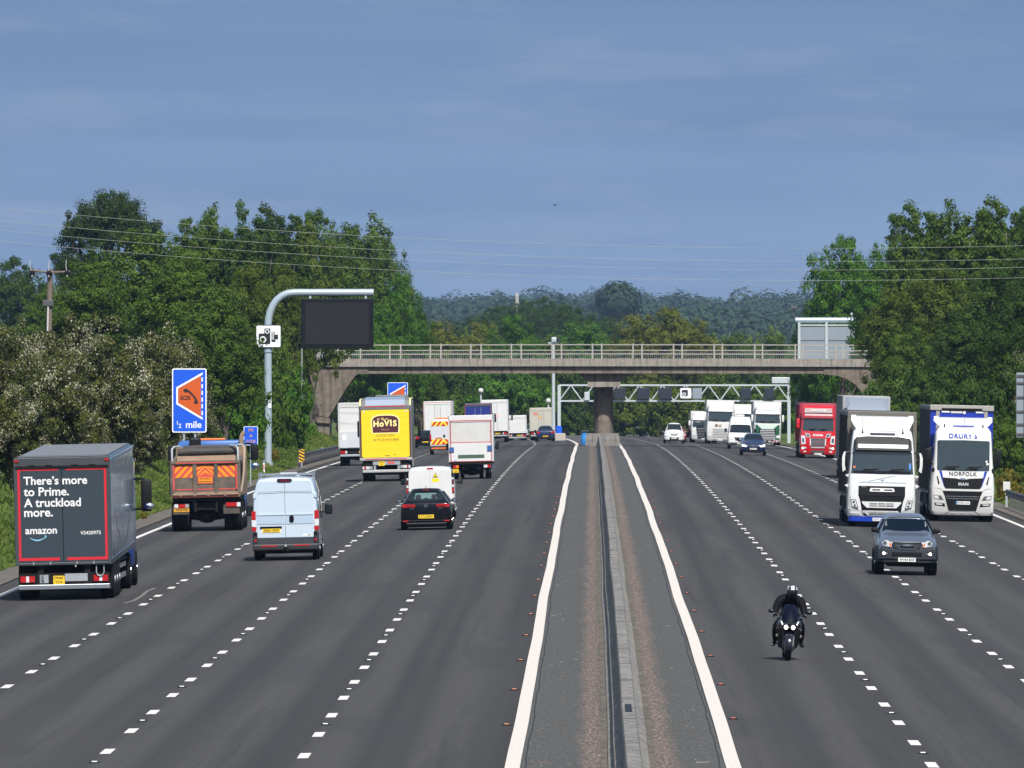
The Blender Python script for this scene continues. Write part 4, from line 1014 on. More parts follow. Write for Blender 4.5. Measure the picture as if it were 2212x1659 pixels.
# ------------------------------------------------------------------ vehicle helpers
# every vehicle stands on its own axes: x to the right, y away from the camera end, z up; the end the photograph shows is at y = 0
VEH = {}
def veh(name, label, cat, px, py, s=1, group='traffic on the motorway', XY=None, yaw=0):
    X, Y = XY or G(px, py)
    slope = (zr(X, Y + 4) - zr(X, Y)) / 4
    t = thing(name, label, cat, (X, Y, zr(X, Y) + .002), (math.atan(slope), .022 if X > .6 else -.022, yaw), group)
    t.scale = (s, s, s); return t
def fpl(m, pts, yf, mat, t=.02, mirror=False):
    """outline laid on a front surface y = yf(x, z)"""
    for sg in ((1, -1) if mirror else (1,)):
        p = [(x * sg, z) for x, z in pts]; n = len(p)
        vs = [(x, yf(x, z) - t, z) for x, z in p] + [(x, yf(x, z) + .03, z) for x, z in p]
        m.add(vs, [(i, i + n, (i + 1) % n + n, (i + 1) % n) for i in range(n)], mat)
        # the face is cut into cells so that it follows the curved surface
        xa, xb = min(q[0] for q in p), max(q[0] for q in p); za, zb = min(q[1] for q in p), max(q[1] for q in p)
        nx = max(1, round((xb - xa) / .12)); nz = max(1, round((zb - za) / .25))
        for i in range(nx):
            s1 = clip(clip(p, 0, xa + (xb - xa) * i / nx, True), 0, xa + (xb - xa) * (i + 1) / nx, False)
            for j in range(nz):
                c = clip(clip(s1, 1, za + (zb - za) * j / nz, True), 1, za + (zb - za) * (j + 1) / nz, False) if nz > 1 else s1
                if len(c) > 2: m.add([(x, yf(x, z) - t, z) for x, z in c], [list(range(len(c)))], mat)
    return m
def clip(poly, ax, lim, above):
    o = []
    for i in range(len(poly)):
        P, Q = poly[i], poly[(i + 1) % len(poly)]; a = P[ax] >= lim if above else P[ax] <= lim; b = Q[ax] >= lim if above else Q[ax] <= lim
        if a: o.append(P)
        if a != b: f = (lim - P[ax]) / (Q[ax] - P[ax]); o.append((P[0] + f * (Q[0] - P[0]), P[1] + f * (Q[1] - P[1])))
    return o
def wheel(t, x, y, r, w, rim=STEEL, name='wheel', dish=.5):
    m = MB(); m.lathe_x([(-w / 2, r * .6), (-w / 2, r * .9), (-w * .42, r * .98), (-w * .3, r), (w * .3, r), (w * .42, r * .98), (w / 2, r * .9), (w / 2, r * .6)], x, y, r, RUBBER, 28)
    for k in range(1, 4): m.lathe_x([(-.006, r * 1.004), (.006, r * 1.004)], x - w * .3 + w * .6 * k / 4, y, r, CHASS, 28)
    o = m.build('tyre', None, 35); o.name = name; o.parent = t
    q = MB(); s = 1 if x > 0 else -1
    q.lathe_x([(0, r * .6), (s * .02, r * .6), (s * .025, r * .5), (-s * .03, r * .42), (-s * .03, r * .22), (s * .05, r * .2), (s * .06, r * .08)], x + s * w * .5 - s * .03, y, r, rim, 20)
    for k in range(8):
        a = k * math.pi / 4; q.lathe_x([(0, .022), (s * .03, .02)], x + s * w * .5 - s * .03, y + r * .33 * math.cos(a), r + r * .33 * math.sin(a), rim, 6)
    qo = q.build('rim', o, 35); return o
def plate_no(t, x, z, y, w, h, txt, mat=PLATEY, yf=None, blue=False, bold=.015):
    m = MB(); m.rect(x - w / 2, x + w / 2, z - h / 2, z + h / 2, y, mat, .012, .012)
    if blue: m.rect(x - w / 2 + .004, x - w / 2 + w * .1, z - h / 2 + .004, z + h / 2 - .004, y - .012, M('plate_blue', (.02, .16, .55), .4), .002)
    o = part(m, 'number_plate', t)
    L = txt.split('\n')
    for i, s in enumerate(L):
        hh = h / len(L); text(o, s, INK, x + (w * .05 if blue else 0), z + h / 2 - hh * (i + .5), y - .013, h=hh * .66, w=w * (.8 if blue else .88), bold=bold)
    return o
def cab(rings, mat, cr=.16, n=5):
    """rings: (z, half width, y front, y back)"""
    m = MB(); R_ = []
    for z, w, a, b in rings:
        p = []
        for cx, cy, s in ((w - cr, a + cr, -90), (w - .05, b - .05, 0), (-w + .05, b - .05, 90), (-w + cr, a + cr, 180)):
            r = cr if cy == a + cr else .05
            for i in range(n + 1):
                t = R(s + 90 * i / n); p.append((cx + r * math.cos(t), cy + r * math.sin(t), z))
        R_.append(p)
    m.loft(R_, mat)
    zs = [r[0] for r in rings]; ws = [r[1] for r in rings]; ys = [r[2] for r in rings]
    def yf(x, z):
        w = np.interp(z, zs, ws); a = np.interp(z, zs, ys); e = abs(x) - (w - cr)
        return float(a + (cr - math.sqrt(max(0, cr * cr - e * e)) if e > 0 else 0))
    return m, yf
def sideglass(m, xf, pts, mat=GLASS):
    for s in (1, -1):
        p = [(s * (xf(z) + .012), y, z) for y, z in pts]; n = len(p); q = [(s * (xf(z) - .03), y, z) for y, z in pts]
        m.add(p + q, [list(range(n))] + [(i, i + n, (i + 1) % n + n, (i + 1) % n) for i in range(n)], mat)
def truck_mirror(t, x, z0, z1, y, mat, w=.16):
    s = 1 if x > 0 else -1; m = MB()
    m.box(x - w / 2, x + w / 2, y - .1, y + .12, z0, z1, mat, .05)
    m.box(x - w / 2 + .02, x + w / 2 - .02, y + .121, y + .125, z0 + .05, z1 - .05, CHROME)
    m.tube([(x, y, z1 - .05), (x - s * .1, y + .05, z1 + .02), (x - s * .42, y + .2, z1 + .02)], .035, BLACK, 6); m.tube([(x, y, z0 + .08), (x - s * .4, y + .2, z0 + .05)], .03, BLACK, 6)
    return part(m, 'mirror', t, None, 40)
def trailer(t, y0, L, w, z0, z1, mat, frame, name='trailer_body', off=0, wheels=True, roofmat=None):
    m = MB(); m.box(-w + off, w + off, y0, y0 + L, z0, z1, mat, .04); part(m, name, t, None, 30)
    m = MB()
    for x in (-w - .006 + off, w + .006 + off):
        s = 1 if x > off else -1
        m.box(x - .01 * s, x + .012 * s, y0 + .02, y0 + L - .02, z1 - .16, z1 - .03, frame); m.box(x - .01 * s, x + .012 * s, y0 + .02, y0 + L - .02, z0 + .01, z0 + .14, frame)
        for k in range(1, int(L / .7)):
            y = y0 + k * .7; m.box(x, x + .016 * s, y - .02, y + .02, z0 + .1, z1 - .14, mat)
    part(m, 'side_rail', t)
    m = MB(); m.box(-.45 + off, -.3 + off, y0 + .5, y0 + L - .1, z0 - .3, z0, CHASS); m.box(.3 + off, .45 + off, y0 + .5, y0 + L - .1, z0 - .3, z0, CHASS)
    for s in (-1, 1): m.box(s * (w - .05) + off - .02, s * (w - .05) + off + .02, y0 + 3, y0 + L - 4.6, .5, 1.0, CHASS)
    part(m, 'trailer_chassis', t)
    if wheels:
        for k in range(3):
            for s in (-1, 1): wheel(t, s * (w - .22) + off, y0 + L - 2.2 - k * 1.31, .5, .38)
def lorry_rear_axles(t, w, ys, dual=True, r=.5, wd=.27):
    for y in ys:
        for s in (-1, 1):
            if dual: wheel(t, s * (w - .17), y, r, wd); wheel(t, s * (w - .49), y, r, wd)
            else: wheel(t, s * (w - .22), y, r, .38)
    for y in ys: m = MB(); m.tube([(-w + .4, y, r), (0, y, r), (w - .4, y, r)], [.09, .2, .09], CHASS, 10); part(m, 'axle', t, None, 40)
def chassis(t, y0, y1, z0=.72, z1=.98, hw=.42):
    m = MB()
    for s in (-1, 1): m.box(s * hw - .04, s * hw + .04, y0, y1, z0, z1, CHASS)
    for y in np.arange(y0 + .1, y1, 1.6): m.box(-hw, hw, y, y + .12, z0 + .03, z1 - .04, CHASS)
    m.box(-1.1, -.5, y0 + 3.2, y0 + 4.4, .45, .95, CHASS, .05); m.box(.5, 1.1, y0 + 3.0, y0 + 4.2, .45, .95, STEEL, .08)
    return part(m, 'chassis', t)
def tail_light(t, x, z, w, h, y, cols):
    """segments of colour from the outside inwards; x is the outer end and its sign gives the side"""
    m = MB(); m.rect(x - .01, x + (-w - .01 if x > 0 else w + .01), z - h / 2 - .012, z + h / 2 + .012, y, BLACK, .02, .02); n = sum(k for k, c in cols); a = x
    for k, c in cols:
        b = a - math.copysign(w * k / n, x); m.rect(a, b, z - h / 2, z + h / 2, y - .02, c, .015, .012); a = b
    return part(m, 'tail_light', t)
def rear_cab(t, y, w, z1, mat, mirror=True, mz=(2.0, 2.75)):
    m = MB(); m.box(-w, w, y, y + 2.1, .55, z1, mat, .12); part(m, 'cab', t, None, 30)
    if mirror:
        for s in (-1, 1): truck_mirror(t, s * (w + .28), mz[0], mz[1], y + 1.7, BLACK)
    for s in (-1, 1): wheel(t, s * (w - .18), y + 1.0, .5, .34, ALU)

# ------------------------------------------------------------------ dark grey articulated lorry, rear view
GREYB = M('slate_grey_paint', (.030, .043, .056), .33, coat=.35, dirt=.12, dcol=(.06, .06, .06))
GREYF = M('slate_frame', (.034, .041, .049), .5, dirt=.3, dcol=(.09, .085, .08))
REDL = M('red_panel_outline', (.55, .012, .022), .45)
def dark_artic():
    t = veh('articulated_lorry', 'dark slate grey lorry trailer with a red outline and white lettering on its rear doors', 'lorry', 139, 1297)
    w, zb, zt, L = 1.275, .93, 3.80, 13.4
    m = MB(); up = .19
    m.loft([[(-w, y, zb + up * y / L), (w, y, zb + up * y / L), (w, y, zt - .12 + up * y / L), (w - .04, y, zt - .03 + up * y / L), (w - .12, y, zt + up * y / L), (-w + .12, y, zt + up * y / L), (-w + .04, y, zt - .03 + up * y / L), (-w, y, zt - .12 + up * y / L)] for y in (.06, 5, L)], GREYB)
    part(m, 'trailer_body', t, None, 30)
    m = MB(); m.loft([[(-w + .1, y, zt + .004 + up * y / L), (w - .1, y, zt + .004 + up * y / L), (w - .1, y, zt + .012 + up * y / L), (-w + .1, y, zt + .012 + up * y / L)] for y in (.05, L - .05)], M('grey_roof_skin', (.16, .165, .17), .45, dirt=.4, dcol=(.09, .085, .08)))
    m.box(-w + .05, w - .05, .55, .62, zt + .01, zt + .03, GREYF); part(m, 'roof', t)
    m = MB(); m.box(-w, w, -.02, .06, 3.55, 3.79, GREYF, .02); m.box(-w, w, -.02, .06, zb, zb + .08, GREYF, .02)
    for s in (-1, 1): m.box(s * w, s * (w - .10), -.025, .06, zb, 3.79, GREYF, .015)
    m.rect(-w + .03, w - .03, 3.50, 3.56, -.02, BLACK, .02); part(m, 'rear_frame', t)
    for s in (-1, 1):
        m = MB(); m.rect(s * .012, s * (w - .105), zb + .09, 3.50, .02, GREYB, .03); d = part(m, 'rear_door', t)
        q = MB(); x0, x1 = s * .10, s * 1.19; z0, z1 = 1.06, 3.52; k = .075
        q.rect(x0, x1, z0, z0 + k, -.01, REDL, .004); q.rect(x0, x1, z1 - k, z1, -.01, REDL, .004); q.rect(x1 - s * k, x1, z0 + k, z1 - k, -.01, REDL, .004); part(q, 'red_outline', d)
        q = MB()
        for x in (s * .35, s * .8): q.box(x - .09, x + .09, -.05, -.02, 3.555, 3.60, BLACK, .01); q.tube([(x, -.03, zb + .02), (x, -.03, zb + .1)], .02, STEEL, 6)
        part(q, 'door_gear', d)
    for i, s in enumerate(("There\u2019s more", 'to Prime.', 'A truckload', 'more.')):
        o = text(t, s, LETW, -1.02, 3.18 - .292 * i, -.016, h=None, w={0: 1.69, 1: 1.20, 2: 1.51, 3: .76}[i], bold=.022, align='L')
    text(t, 'amazon', LETW, -1.0, 1.835, -.016, w=.84, bold=.02, align='L')
    text(t, 'VS420975', LETW, .46, 1.775, -.016, w=.54, bold=.01, align='L')
    SM = M('pale_blue_smile', (.25, .55, .75), .5)
    m = MB(); top = [(-.88 + .42 * i / 10, 1.69 - .075 * math.sin(math.pi * (.08 + .9 * i / 10))) for i in range(11)]; bot = [(x, z - .012 - .02 * math.sin(math.pi * i / 10)) for i, (x, z) in enumerate(top)]
    m.plate(top + bot[::-1], -.016, SM, .003); m.plate([(-.50, 1.72), (-.44, 1.725), (-.455, 1.65), (-.475, 1.655), (-.475, 1.695)], -.016, SM, .003); part(m, 'smile_mark', t)
    SP = M('blue_grey_side_sheen', (.10, .145, .21), .22, coat=.6, dirt=.25, dcol=(.035, .045, .06)); m = MB()  # paler than the doors: grazing sun and sky reflection put into the colour
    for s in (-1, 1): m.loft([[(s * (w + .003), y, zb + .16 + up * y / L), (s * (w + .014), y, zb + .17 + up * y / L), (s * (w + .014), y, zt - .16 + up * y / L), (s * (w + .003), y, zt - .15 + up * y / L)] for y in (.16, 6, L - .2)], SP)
    sp_ = part(m, 'side_sheen_panel', t); m = MB(); yy = np.linspace(2.0, 11.5, 16)
    m.loft([[(w + .016, y, 2.3 - .85 * math.sin(math.pi * (y - 2) / 9.5) - k * (.28 * math.sin(math.pi * (y - 2) / 9.5) + .02)) for k in (0, 1)] for y in yy], M('faint_side_arc', (.12, .125, .13), .4), closed=False); part(m, 'side_arc', sp_)
    m = MB(); m.loft([[(w + .005, y, z + up * y / L), (w + .03, y, z + up * y / L), (w + .03, y, z + .05 + up * y / L), (w + .005, y, z + .05 + up * y / L)] for y in (.1, L) for z in (zt - .1,)], M('pale_blue_rail', (.16, .27, .45), .3, coat=.5)); m.loft([[(w + .005, y, z + up * y / L), (w + .02, y, z + up * y / L), (w + .02, y, z + .03 + up * y / L), (w + .005, y, z + .03 + up * y / L)] for y in (.1, L) for z in (zb + .14,)], M('pale_blue_rail')); part(m, 'side_rail', t)
    m = MB()
    for s in (-1, 1): m.rect(s * 1.14, s * 1.26, 3.68, 3.73, -.02, LAMPR, .03, .02)
    part(m, 'marker_lamp', t)
    tail_light(t, -1.16, .57, .38, .16, .10, ((2, LAMPR), (1, LAMPC), (2, LAMPR))); tail_light(t, 1.16, .57, .38, .16, .10, ((2, LAMPR), (1, LAMPC), (2, LAMPR)))
    plate_no(t, -.14, .54, .10, .30, .22, 'DN65\nYOA')
    m = MB(); m.box(-1.2, 1.2, .12, .2, .45, .72, CHASS); m.rect(-.65, -.42, .46, .68, .12, STEEL, .02); m.rect(.02, .62, .5, .7, .12, STEEL, .02); part(m, 'light_board', t)
    m = MB(); m.box(-1.21, 1.21, .05, .17, .29, .42, ALU, .015)
    for x in (-.62, .62): m.box(x - .08, x + .08, .1, .2, .4, .92, CHASS)
    part(m, 'underrun_bar', t)
    m = MB(); m.tube([(.86, .06, .93), (.86, .04, .72), (.89, .04, .65), (.96, .04, .63), (1.03, .04, .65), (1.06, .04, .72), (1.06, .06, .93)], .016, STEEL, 6); m.tube([(.3, .02, .96), (.32, 0, .88)], .018, OFFWH, 5); part(m, 'grab_hoop', t)
    m = MB()
    for s in (-1, 1): m.box(s * .45 - .05, s * .45 + .05, .3, L, .70, .93, CHASS); m.box(s * 1.2 - .02, s * 1.2 + .02, 4.6, 9.2, .42, .55, ALU); m.box(s * 1.2 - .02, s * 1.2 + .02, 4.6, 9.2, .70, .82, ALU); m.box(s * 1.2 - .025, s * 1.2 + .01, 3.2, 4.4, .45, .9, CHASS)
    m.box(-1.15, 1.15, .6, L, .85, .93, CHASS); part(m, 'trailer_chassis', t)
    m = MB(); m.splate(circ(3.8, .64, .13), 1.225, LETW, .006); m.splate(circ(3.8, .64, .06), 1.232, INK, .004); part(m, 'side_lamp', t)
    for y in (1.6, 2.9, 4.2):
        for s in (-1, 1): wheel(t, s * 1.08, y, .5, .38)
    m = MB(); m.box(-1.22, 1.22, 1.0, 1.05, .25, .9, CHASS); part(m, 'mudguard', t)
    # blue tractor ahead of it
    BC = M('bright_blue_cab', (.008, .035, .20), .3, coat=.5)
    m = MB(); m.box(-1.2, 1.2, L + .9, L + 3.1, .5, 3.6, BC, .15); part(m, 'cab', t, None, 30)
    truck_mirror(t, 1.52, 2.05, 2.95, L + 2.7, BLACK, .3); truck_mirror(t, -1.52, 2.05, 2.95, L + 2.7, BLACK, .3)
    m = MB(); m.ell((1.6, L + 2.5, 2.2), (.14, .08, .1), CHROME); part(m, 'wide_mirror', t, None, 40)
    for y, ww in ((L - 1.5, 1.05), (L + 2.1, 1.06)):
        for s in (-1, 1): wheel(t, s * ww, y, .5, .36, CHROME)
    t.scale = (1.05, 1.05, 1.05)
    return t
dark_artic()

# ------------------------------------------------------------------ tipper, rear view
def tipper():
    t = veh('tipper_lorry', 'dusty brown tipper lorry with red and orange chevrons on its tailgate', 'lorry', 446, 1148)
    TIP = M('dusty_tipper_grey', (.075, .066, .058), .75, dirt=.75, dcol=(.24, .165, .115), dscale=2); TIPB = M('dusty_tan', (.27, .18, .125), .85, dirt=.5, dcol=(.12, .085, .06))
    SAL = M('faded_red_marking', (.56, .065, .05), .5); ORA = M('chevron_orange', (.85, .28, .008), .45)
    m = MB(); m.loft([[(-1.25, y, 1.25), (1.25, y, 1.25), (1.27, y, z), (1.13, y, z), (1.11, y, 1.4), (-1.11, y, 1.4), (-1.13, y, z), (-1.27, y, z)] for y, z in ((.08, 2.5), (5.6, 2.72))], TIP); m.box(-1.25, 1.25, 5.5, 5.65, 1.25, 3.0, TIPB)
    for k in range(7):
        for s in (-1, 1): m.box(s * 1.27, s * 1.33, .5 + k * .8, .62 + k * .8, 1.3, 2.55, TIP)
    part(m, 'tipping_body', t, None, 30)
    m = MB(); m.box(-1.12, 1.12, .1, 5.5, 2.1, 2.35, M('load_of_spoil', (.22, .15, .10), .95, vary=.5)); part(m, 'load', t)
    m = MB(); m.rect(-1.26, 1.26, 1.22, 2.53, .08, TIP, .08)
    for x in (-1.2, -.38, .38, 1.2): m.box(x - .07, x + .07, -.07, .02, 1.28, 2.5, TIP, .02)
    m.box(-1.25, 1.25, -.09, .02, 2.43, 2.55, TIP, .02); m.box(-1.25, 1.25, -.07, .02, 1.22, 1.42, TIPB, .02); g = part(m, 'tailgate', t)
    zs0, zs1 = 1.95, 2.38
    m = MB()
    for a, b, kind in ((-1.10, -.46, 1), (-.31, .31, 0), (.46, 1.10, -1)):
        m.rect(a, b, zs0, zs1, 0, SAL, .006); hw = (b - a) / 2; c = (a + b) / 2
        if kind:
            for k in range(-3, 5):
                x = a + k * .26; p = clip(clip([(x, zs0), (x + .13, zs0), (x + .13 + kind * .4, zs1), (x + kind * .4, zs1)], 0, a, True), 0, b, False); len(p) > 2 and m.plate(p, -.006, ORA, .003)
        else:
            for k in range(3):
                z = zs0 - .12 + k * .19
                P = [(a, z), (c, z + .3), (b, z), (b, z + .09), (c, z + .39), (a, z + .09)]
                m.plate([(x, min(zs1, max(zs0, q))) for x, q in P], -.006, ORA, .003)
    part(m, 'chevron_panel', g)
    m = MB()
    for x in (-1.14, 1.12): m.rect(x - .03, x + .03, 1.5, 2.4, -.072, SAL, .004)
    m.rect(-1.05, 1.05, 2.46, 2.50, -.09, SAL, .004)
    for a, b in ((-1.05, -.46), (-.31, .31), (.46, 1.05)): m.rect(a, b, 1.5, 1.54, 0, SAL, .006)
    m.rect(-1.2, 1.2, 1.24, 1.27, -.07, SAL, .004); part(m, 'red_marking', g)
    m = MB(); m.rect(-.27, .27, 1.72, 1.97, -.01, SAL, .012); m.rect(-.245, .245, 1.745, 1.945, -.022, ORA, .003); s_ = part(m, 'warning_board', g)
    text(s_, 'MOTORWAY', INK, 0, 1.895, -.026, h=.055, w=.4, bold=.03); text(s_, 'MAINTENANCE', INK, 0, 1.795, -.026, h=.055, w=.44, bold=.03)
    m = MB(); m.tube([(-1.2, -.1, 1.33), (1.2, -.1, 1.33)], .035, TIPB, 8)
    for x in (-.9, -.4, .1, .7): m.box(x - .04, x + .04, -.14, -.06, 1.27, 1.39, TIPB)
    part(m, 'hinge_bar', g)
    TARP = M('dark_tarpaulin', (.035, .033, .033), .65, dirt=.5, dcol=(.10, .08, .065), dscale=3)
    m = MB(); m.tube([(-1.0, .35, 2.86), (-.5, .35, 2.88), (0, .36, 2.87), (.6, .35, 2.89), (1.15, .35, 2.88)], [.13, .15, .145, .15, .13], TARP, 12); m.tube([(-.8, .5, 3.02), (0, .5, 3.03), (1.0, .5, 3.02)], [.08, .09, .08], TARP, 10); part(m, 'rolled_sheet', t, None, 50)
    m = MB(); m.loft([[(-1.02, .2, 2.55), (1.1, .2, 2.55), (1.1, .3, 2.74), (-1.02, .3, 2.74)], [(-1.0, 5.4, 2.55), (1.0, 5.4, 2.55), (1.0, 5.4, 2.8), (-1.0, 5.4, 2.8)]], TIPB); part(m, 'inner_wall', t)
    for s in (-1, 1): m = MB(); m.tube([(s * 1.19, .0, 2.5), (s * 1.19, .05, 2.98), (s * 1.12, .1, 3.06), (s * .9, .3, 3.08)], .04, STEEL, 8); part(m, 'sheet_arm', t, None, 50)
    m = MB(); m.tube([(1.38, .1, 3.07), (1.3, .0, 3.1), (1.18, .05, 3.09)], .04, STEEL, 8); m.tube([(1.36, .05, 3.08), (1.42, 0, 3.0), (1.40, 0, 2.2), (1.34, .0, 1.75), (1.27, 0, 1.4)], .045, M('dusty_pipe', (.4, .3, .22), .7), 8); part(m, 'sheet_handle', t, None, 50)
    BL = M('mid_blue_cab', (.02, .13, .42), .35, coat=.5, dirt=.3, dcol=(.2, .16, .12))
    m = MB(); m.box(-1.22, 1.22, 6.0, 8.2, .6, 3.22, BL, .12); part(m, 'cab', t, None, 30)
    m = MB(); m.box(-.55, .5, 6.9, 7.1, 3.22, 3.30, LAMPA, .03); part(m, 'beacon_bar', t)
    m = MB(); m.box(-.78, -.36, 5.75, 6.0, 2.85, 3.35, BLACK, .08); part(m, 'air_intake', t)
    m = MB(); m.tube([(1.12, 5.85, 1.2), (1.12, 5.85, 3.3), (1.16, 5.85, 3.42), (1.24, 5.85, 3.5)], .085, M('rusty_exhaust', (.30, .22, .16), .6, metal=.3), 10); part(m, 'exhaust_stack', t, None, 50)
    truck_mirror(t, 1.52, 2.45, 3.05, 7.8, BLACK, .28); truck_mirror(t, -1.52, 2.45, 3.05, 7.8, BLACK, .28)
    m = MB(); m.ell((1.56, 7.4, 2.25), (.16, .1, .13), CHROME); part(m, 'wide_mirror', t, None, 40)
    m = MB(); m.box(-1.2, 1.2, .1, 5.6, 1.1, 1.24, CHASS); m.box(-.42, -.34, .1, 8, .7, 1.1, CHASS); m.box(.34, .42, .1, 8, .7, 1.1, CHASS); m.box(-.36, .4, .25, .6, .75, 1.05, CHASS, .04); part(m, 'chassis', t)
    m = MB()
    for s in (-1, 1): m.rect(s * .62, s * 1.2, .62, .98, .16, M('dirty_mudflap', (.06, .052, .045), .8, dirt=.5, dcol=(.15, .12, .09)), .02)
    part(m, 'mudflap', t)
    tail_light(t, -1.14, .93, .52, .13, .13, ((1, LAMPC), (2, LAMPR), (1, M('grey_lens', (.3, .3, .3), .3)))); tail_light(t, 1.24, .95, .52, .15, .13, ((1, LAMPC), (3, LAMPR)))
    plate_no(t, -.89, .78, .13, .56, .14, 'KX64 HKJ', M('dirty_plate', (.55, .26, .02), .5))
    lorry_rear_axles(t, 1.28, (.95, 2.3), r=.54, wd=.31); m = MB(); m.ell((0, .9, .52), (.36, .3, .24), CHASS); part(m, 'differential', t, None, 40)
    for y in (5.4, 7.1):
        for s in (-1, 1): wheel(t, s * 1.06, y, .54, .33)
    t.scale = (1.055,) * 3
tipper()

# ------------------------------------------------------------------ vans, rear view
def van_hull(w, zt, L, mat, zb=.32, nose=True, top=.84):
    m = MB()
    def half(k, zt_, zb_): return [(0, zb_), (w * .9 * k, zb_), (w * k, zb_ + .12), (w * k, .95), (w * .985 * k, 1.45), (w * (.955 if zt > 2.3 else .93) * k, zt_ * .80), (w * (top + .02) * k, zt_ - .16), (w * (top - .05) * k, zt_ - .04), (w * .5 * k, zt_), (0, zt_ + .015)]
    def ring(y, k, zt_, zb_=zb): h = half(k, zt_, zb_); return [(x, y, z) for x, z in h] + [(-x, y, z) for x, z in h[-2:0:-1]]
    rings = [ring(.0, .955, zt - .05), ring(.025, .985, zt - .015), ring(.09, 1, zt), ring(L * .5, 1, zt + .01), ring(L * .70, 1, zt - .02), ring(L * .78, .99, zt * .9), ring(L * .87, .98, 1.28), ring(L * .96, .93, 1.05), ring(L, .82, .85)]
    m.loft(rings, mat); return m
def small_mirror(t, x, y, z, mat, w=.2, h=.26):
    m = MB(); m.box(x - w / 2, x + w / 2, y - .06, y + .08, z - h / 2, z + h / 2, mat, .05); s = 1 if x > 0 else -1
    m.box(x - w * .36, x + w * .36, y - .063, y - .058, z - h * .36, z + h * .36, CHROME if False else GLASS); m.tube([(x - s * w * .4, y + .03, z - h * .25), (x - s * .3, y + .05, z - h * .2)], .035, BLACK, 6); return part(m, 'mirror', t, None, 40)
def blue_van():
    PB = M('pale_blue_metallic', (.50, .59, .68), .25, coat=1, dirt=.10, dcol=(.30, .36, .42)); SEAM = M('panel_seam', (.06, .08, .11), .6)
    t = veh('panel_van', 'pale blue panel van seen from behind between the tipper and the yellow lorry', 'van', 618, 1211, 1.03)
    part(van_hull(1.03, 2.60, 6.0, PB), 'van_body', t, None, 35)
    for s in (-1, 1):
        m = MB(); xs = lambda z: .90 if z < 1.5 else .90 - (z - 1.5) * .07
        P = [(s * .004, .73), (s * .88, .73), (s * .9, 1.5), (s * .87, 2.1), (s * .83, 2.46), (s * .78, 2.5), (s * .004, 2.5)]
        m.plate(P, -.0, PB, .022); d = part(m, 'rear_door', t)
        q = MB(); y = -.022
        q.plate([(s * .01, 2.13), (s * .865, 2.10), (s * .865, 2.115), (s * .01, 2.145)], y, SEAM, .003); q.plate([(s * .01, 2.18), (s * .86, 2.15), (s * .86, 2.158), (s * .01, 2.188)], y, SEAM, .003)
        q.rect(s * .02, s * .885, 1.135, 1.15, y, SEAM, .003); part(q, 'door_crease', d)
        q = MB(); q.rect(s * .03, s * .88, 1.17, 1.42, y, M('blue_recess', (.40, .50, .61), .3, coat=1), .004, .02); q.rect(s * .02, s * .88, 1.43, 1.475, y, PB, .022, .01); part(q, 'door_swage', d)
        q = MB(); q.rect(s * .005, s * .88, .545, .72, -.0, M('slate_plastic', (.035, .04, .048), .5), .03, .02); part(q, 'lower_trim', d)
        q = MB(); q.box(s * .9, s * 1.0, -.03, .03, 1.96, 2.12, PB, .02); part(q, 'door_hinge', d)
    m = MB(); m.rect(-.006, .006, .56, 2.5, -.012, SEAM, .012); part(m, 'door_gap', t)
    m = MB(); m.box(-1.04, 1.04, -.12, .2, .32, .53, M('charcoal_bumper', (.02, .02, .022), .55), .05)
    for s in (-1, 1): m.box(s * .88, s * 1.04, -.06, .3, .5, .92, M('charcoal_bumper'), .05)
    b = part(m, 'rear_bumper', t)
    m = MB(); m.rect(-.76, -.26, .445, .485, -.12, LAMPR, .01, .01); m.rect(.27, .76, .455, .495, -.12, LAMPR, .01, .01)
    for s in (-1, 1): m.rect(s * .91, s * .98, .61, .68, -.065, LAMPR, .01, .01); m.rect(s * .91, s * .99, .8, .9, -.065, GLOSSK, .01, .01)
    part(m, 'reflector', b)
    m = MB(); m.tube([(0, -.1, .36), (0, -.24, .36), (0, -.26, .44)], .03, CHASS, 8); m.ell((0, -.26, .46), (.04, .04, .04), STEEL); m.box(-.1, .1, -.14, -.1, .3, .42, CHASS); part(m, 'tow_bar', t, None, 40)
    for s in (-1, 1):
        m = MB(); e = .905
        for a, c, mat in ((.93, 1.07, LAMPR), (1.07, 1.29, LAMPC), (1.29, 1.57, LAMPR)): m.plate([(s * (e + .02), a + .004), (s * 1.055, a + .02), (s * 1.055, c), (s * (e + (.0 if c < 1.5 else .02)), c - .004)], .02, mat, .05)
        part(m, 'tail_light', t)
    plate_no(t, -.44, .955, -.03, .56, .12, 'SP65 OSW'); m = MB(); m.rect(-.80, -.11, 1.02, 1.08, -.02, GLOSSK, .03, .01); m.rect(-.76, -.13, .87, 1.02, -.016, M('plate_surround', (.7, .72, .74), .4), .01, .03); part(m, 'plate_recess', t)
    m = MB(); m.rect(.13, .27, 1.2, 1.42, -.01, GLOSSK, .04, .06); part(m, 'door_handle', t)
    m = MB()
    for dz in (0, -.06): m.plate([(-.71, 1.27 + dz), (-.63, 1.345 + dz), (-.55, 1.27 + dz), (-.55, 1.24 + dz), (-.63, 1.31 + dz), (-.71, 1.24 + dz)], -.008, CHROME, .008)
    m.rect(-.74, -.52, 1.165, 1.178, -.008, CHROME, .004); m.rect(.54, .76, 1.22, 1.235, -.008, CHROME, .004); part(m, 'maker_badge', t)
    m = MB(); m.rect(.54, .8, .765, .83, -.022, LETW, .004, .01); m.rect(.7, .78, .785, .81, -.026, INK, .002); part(m, 'sticker', t)
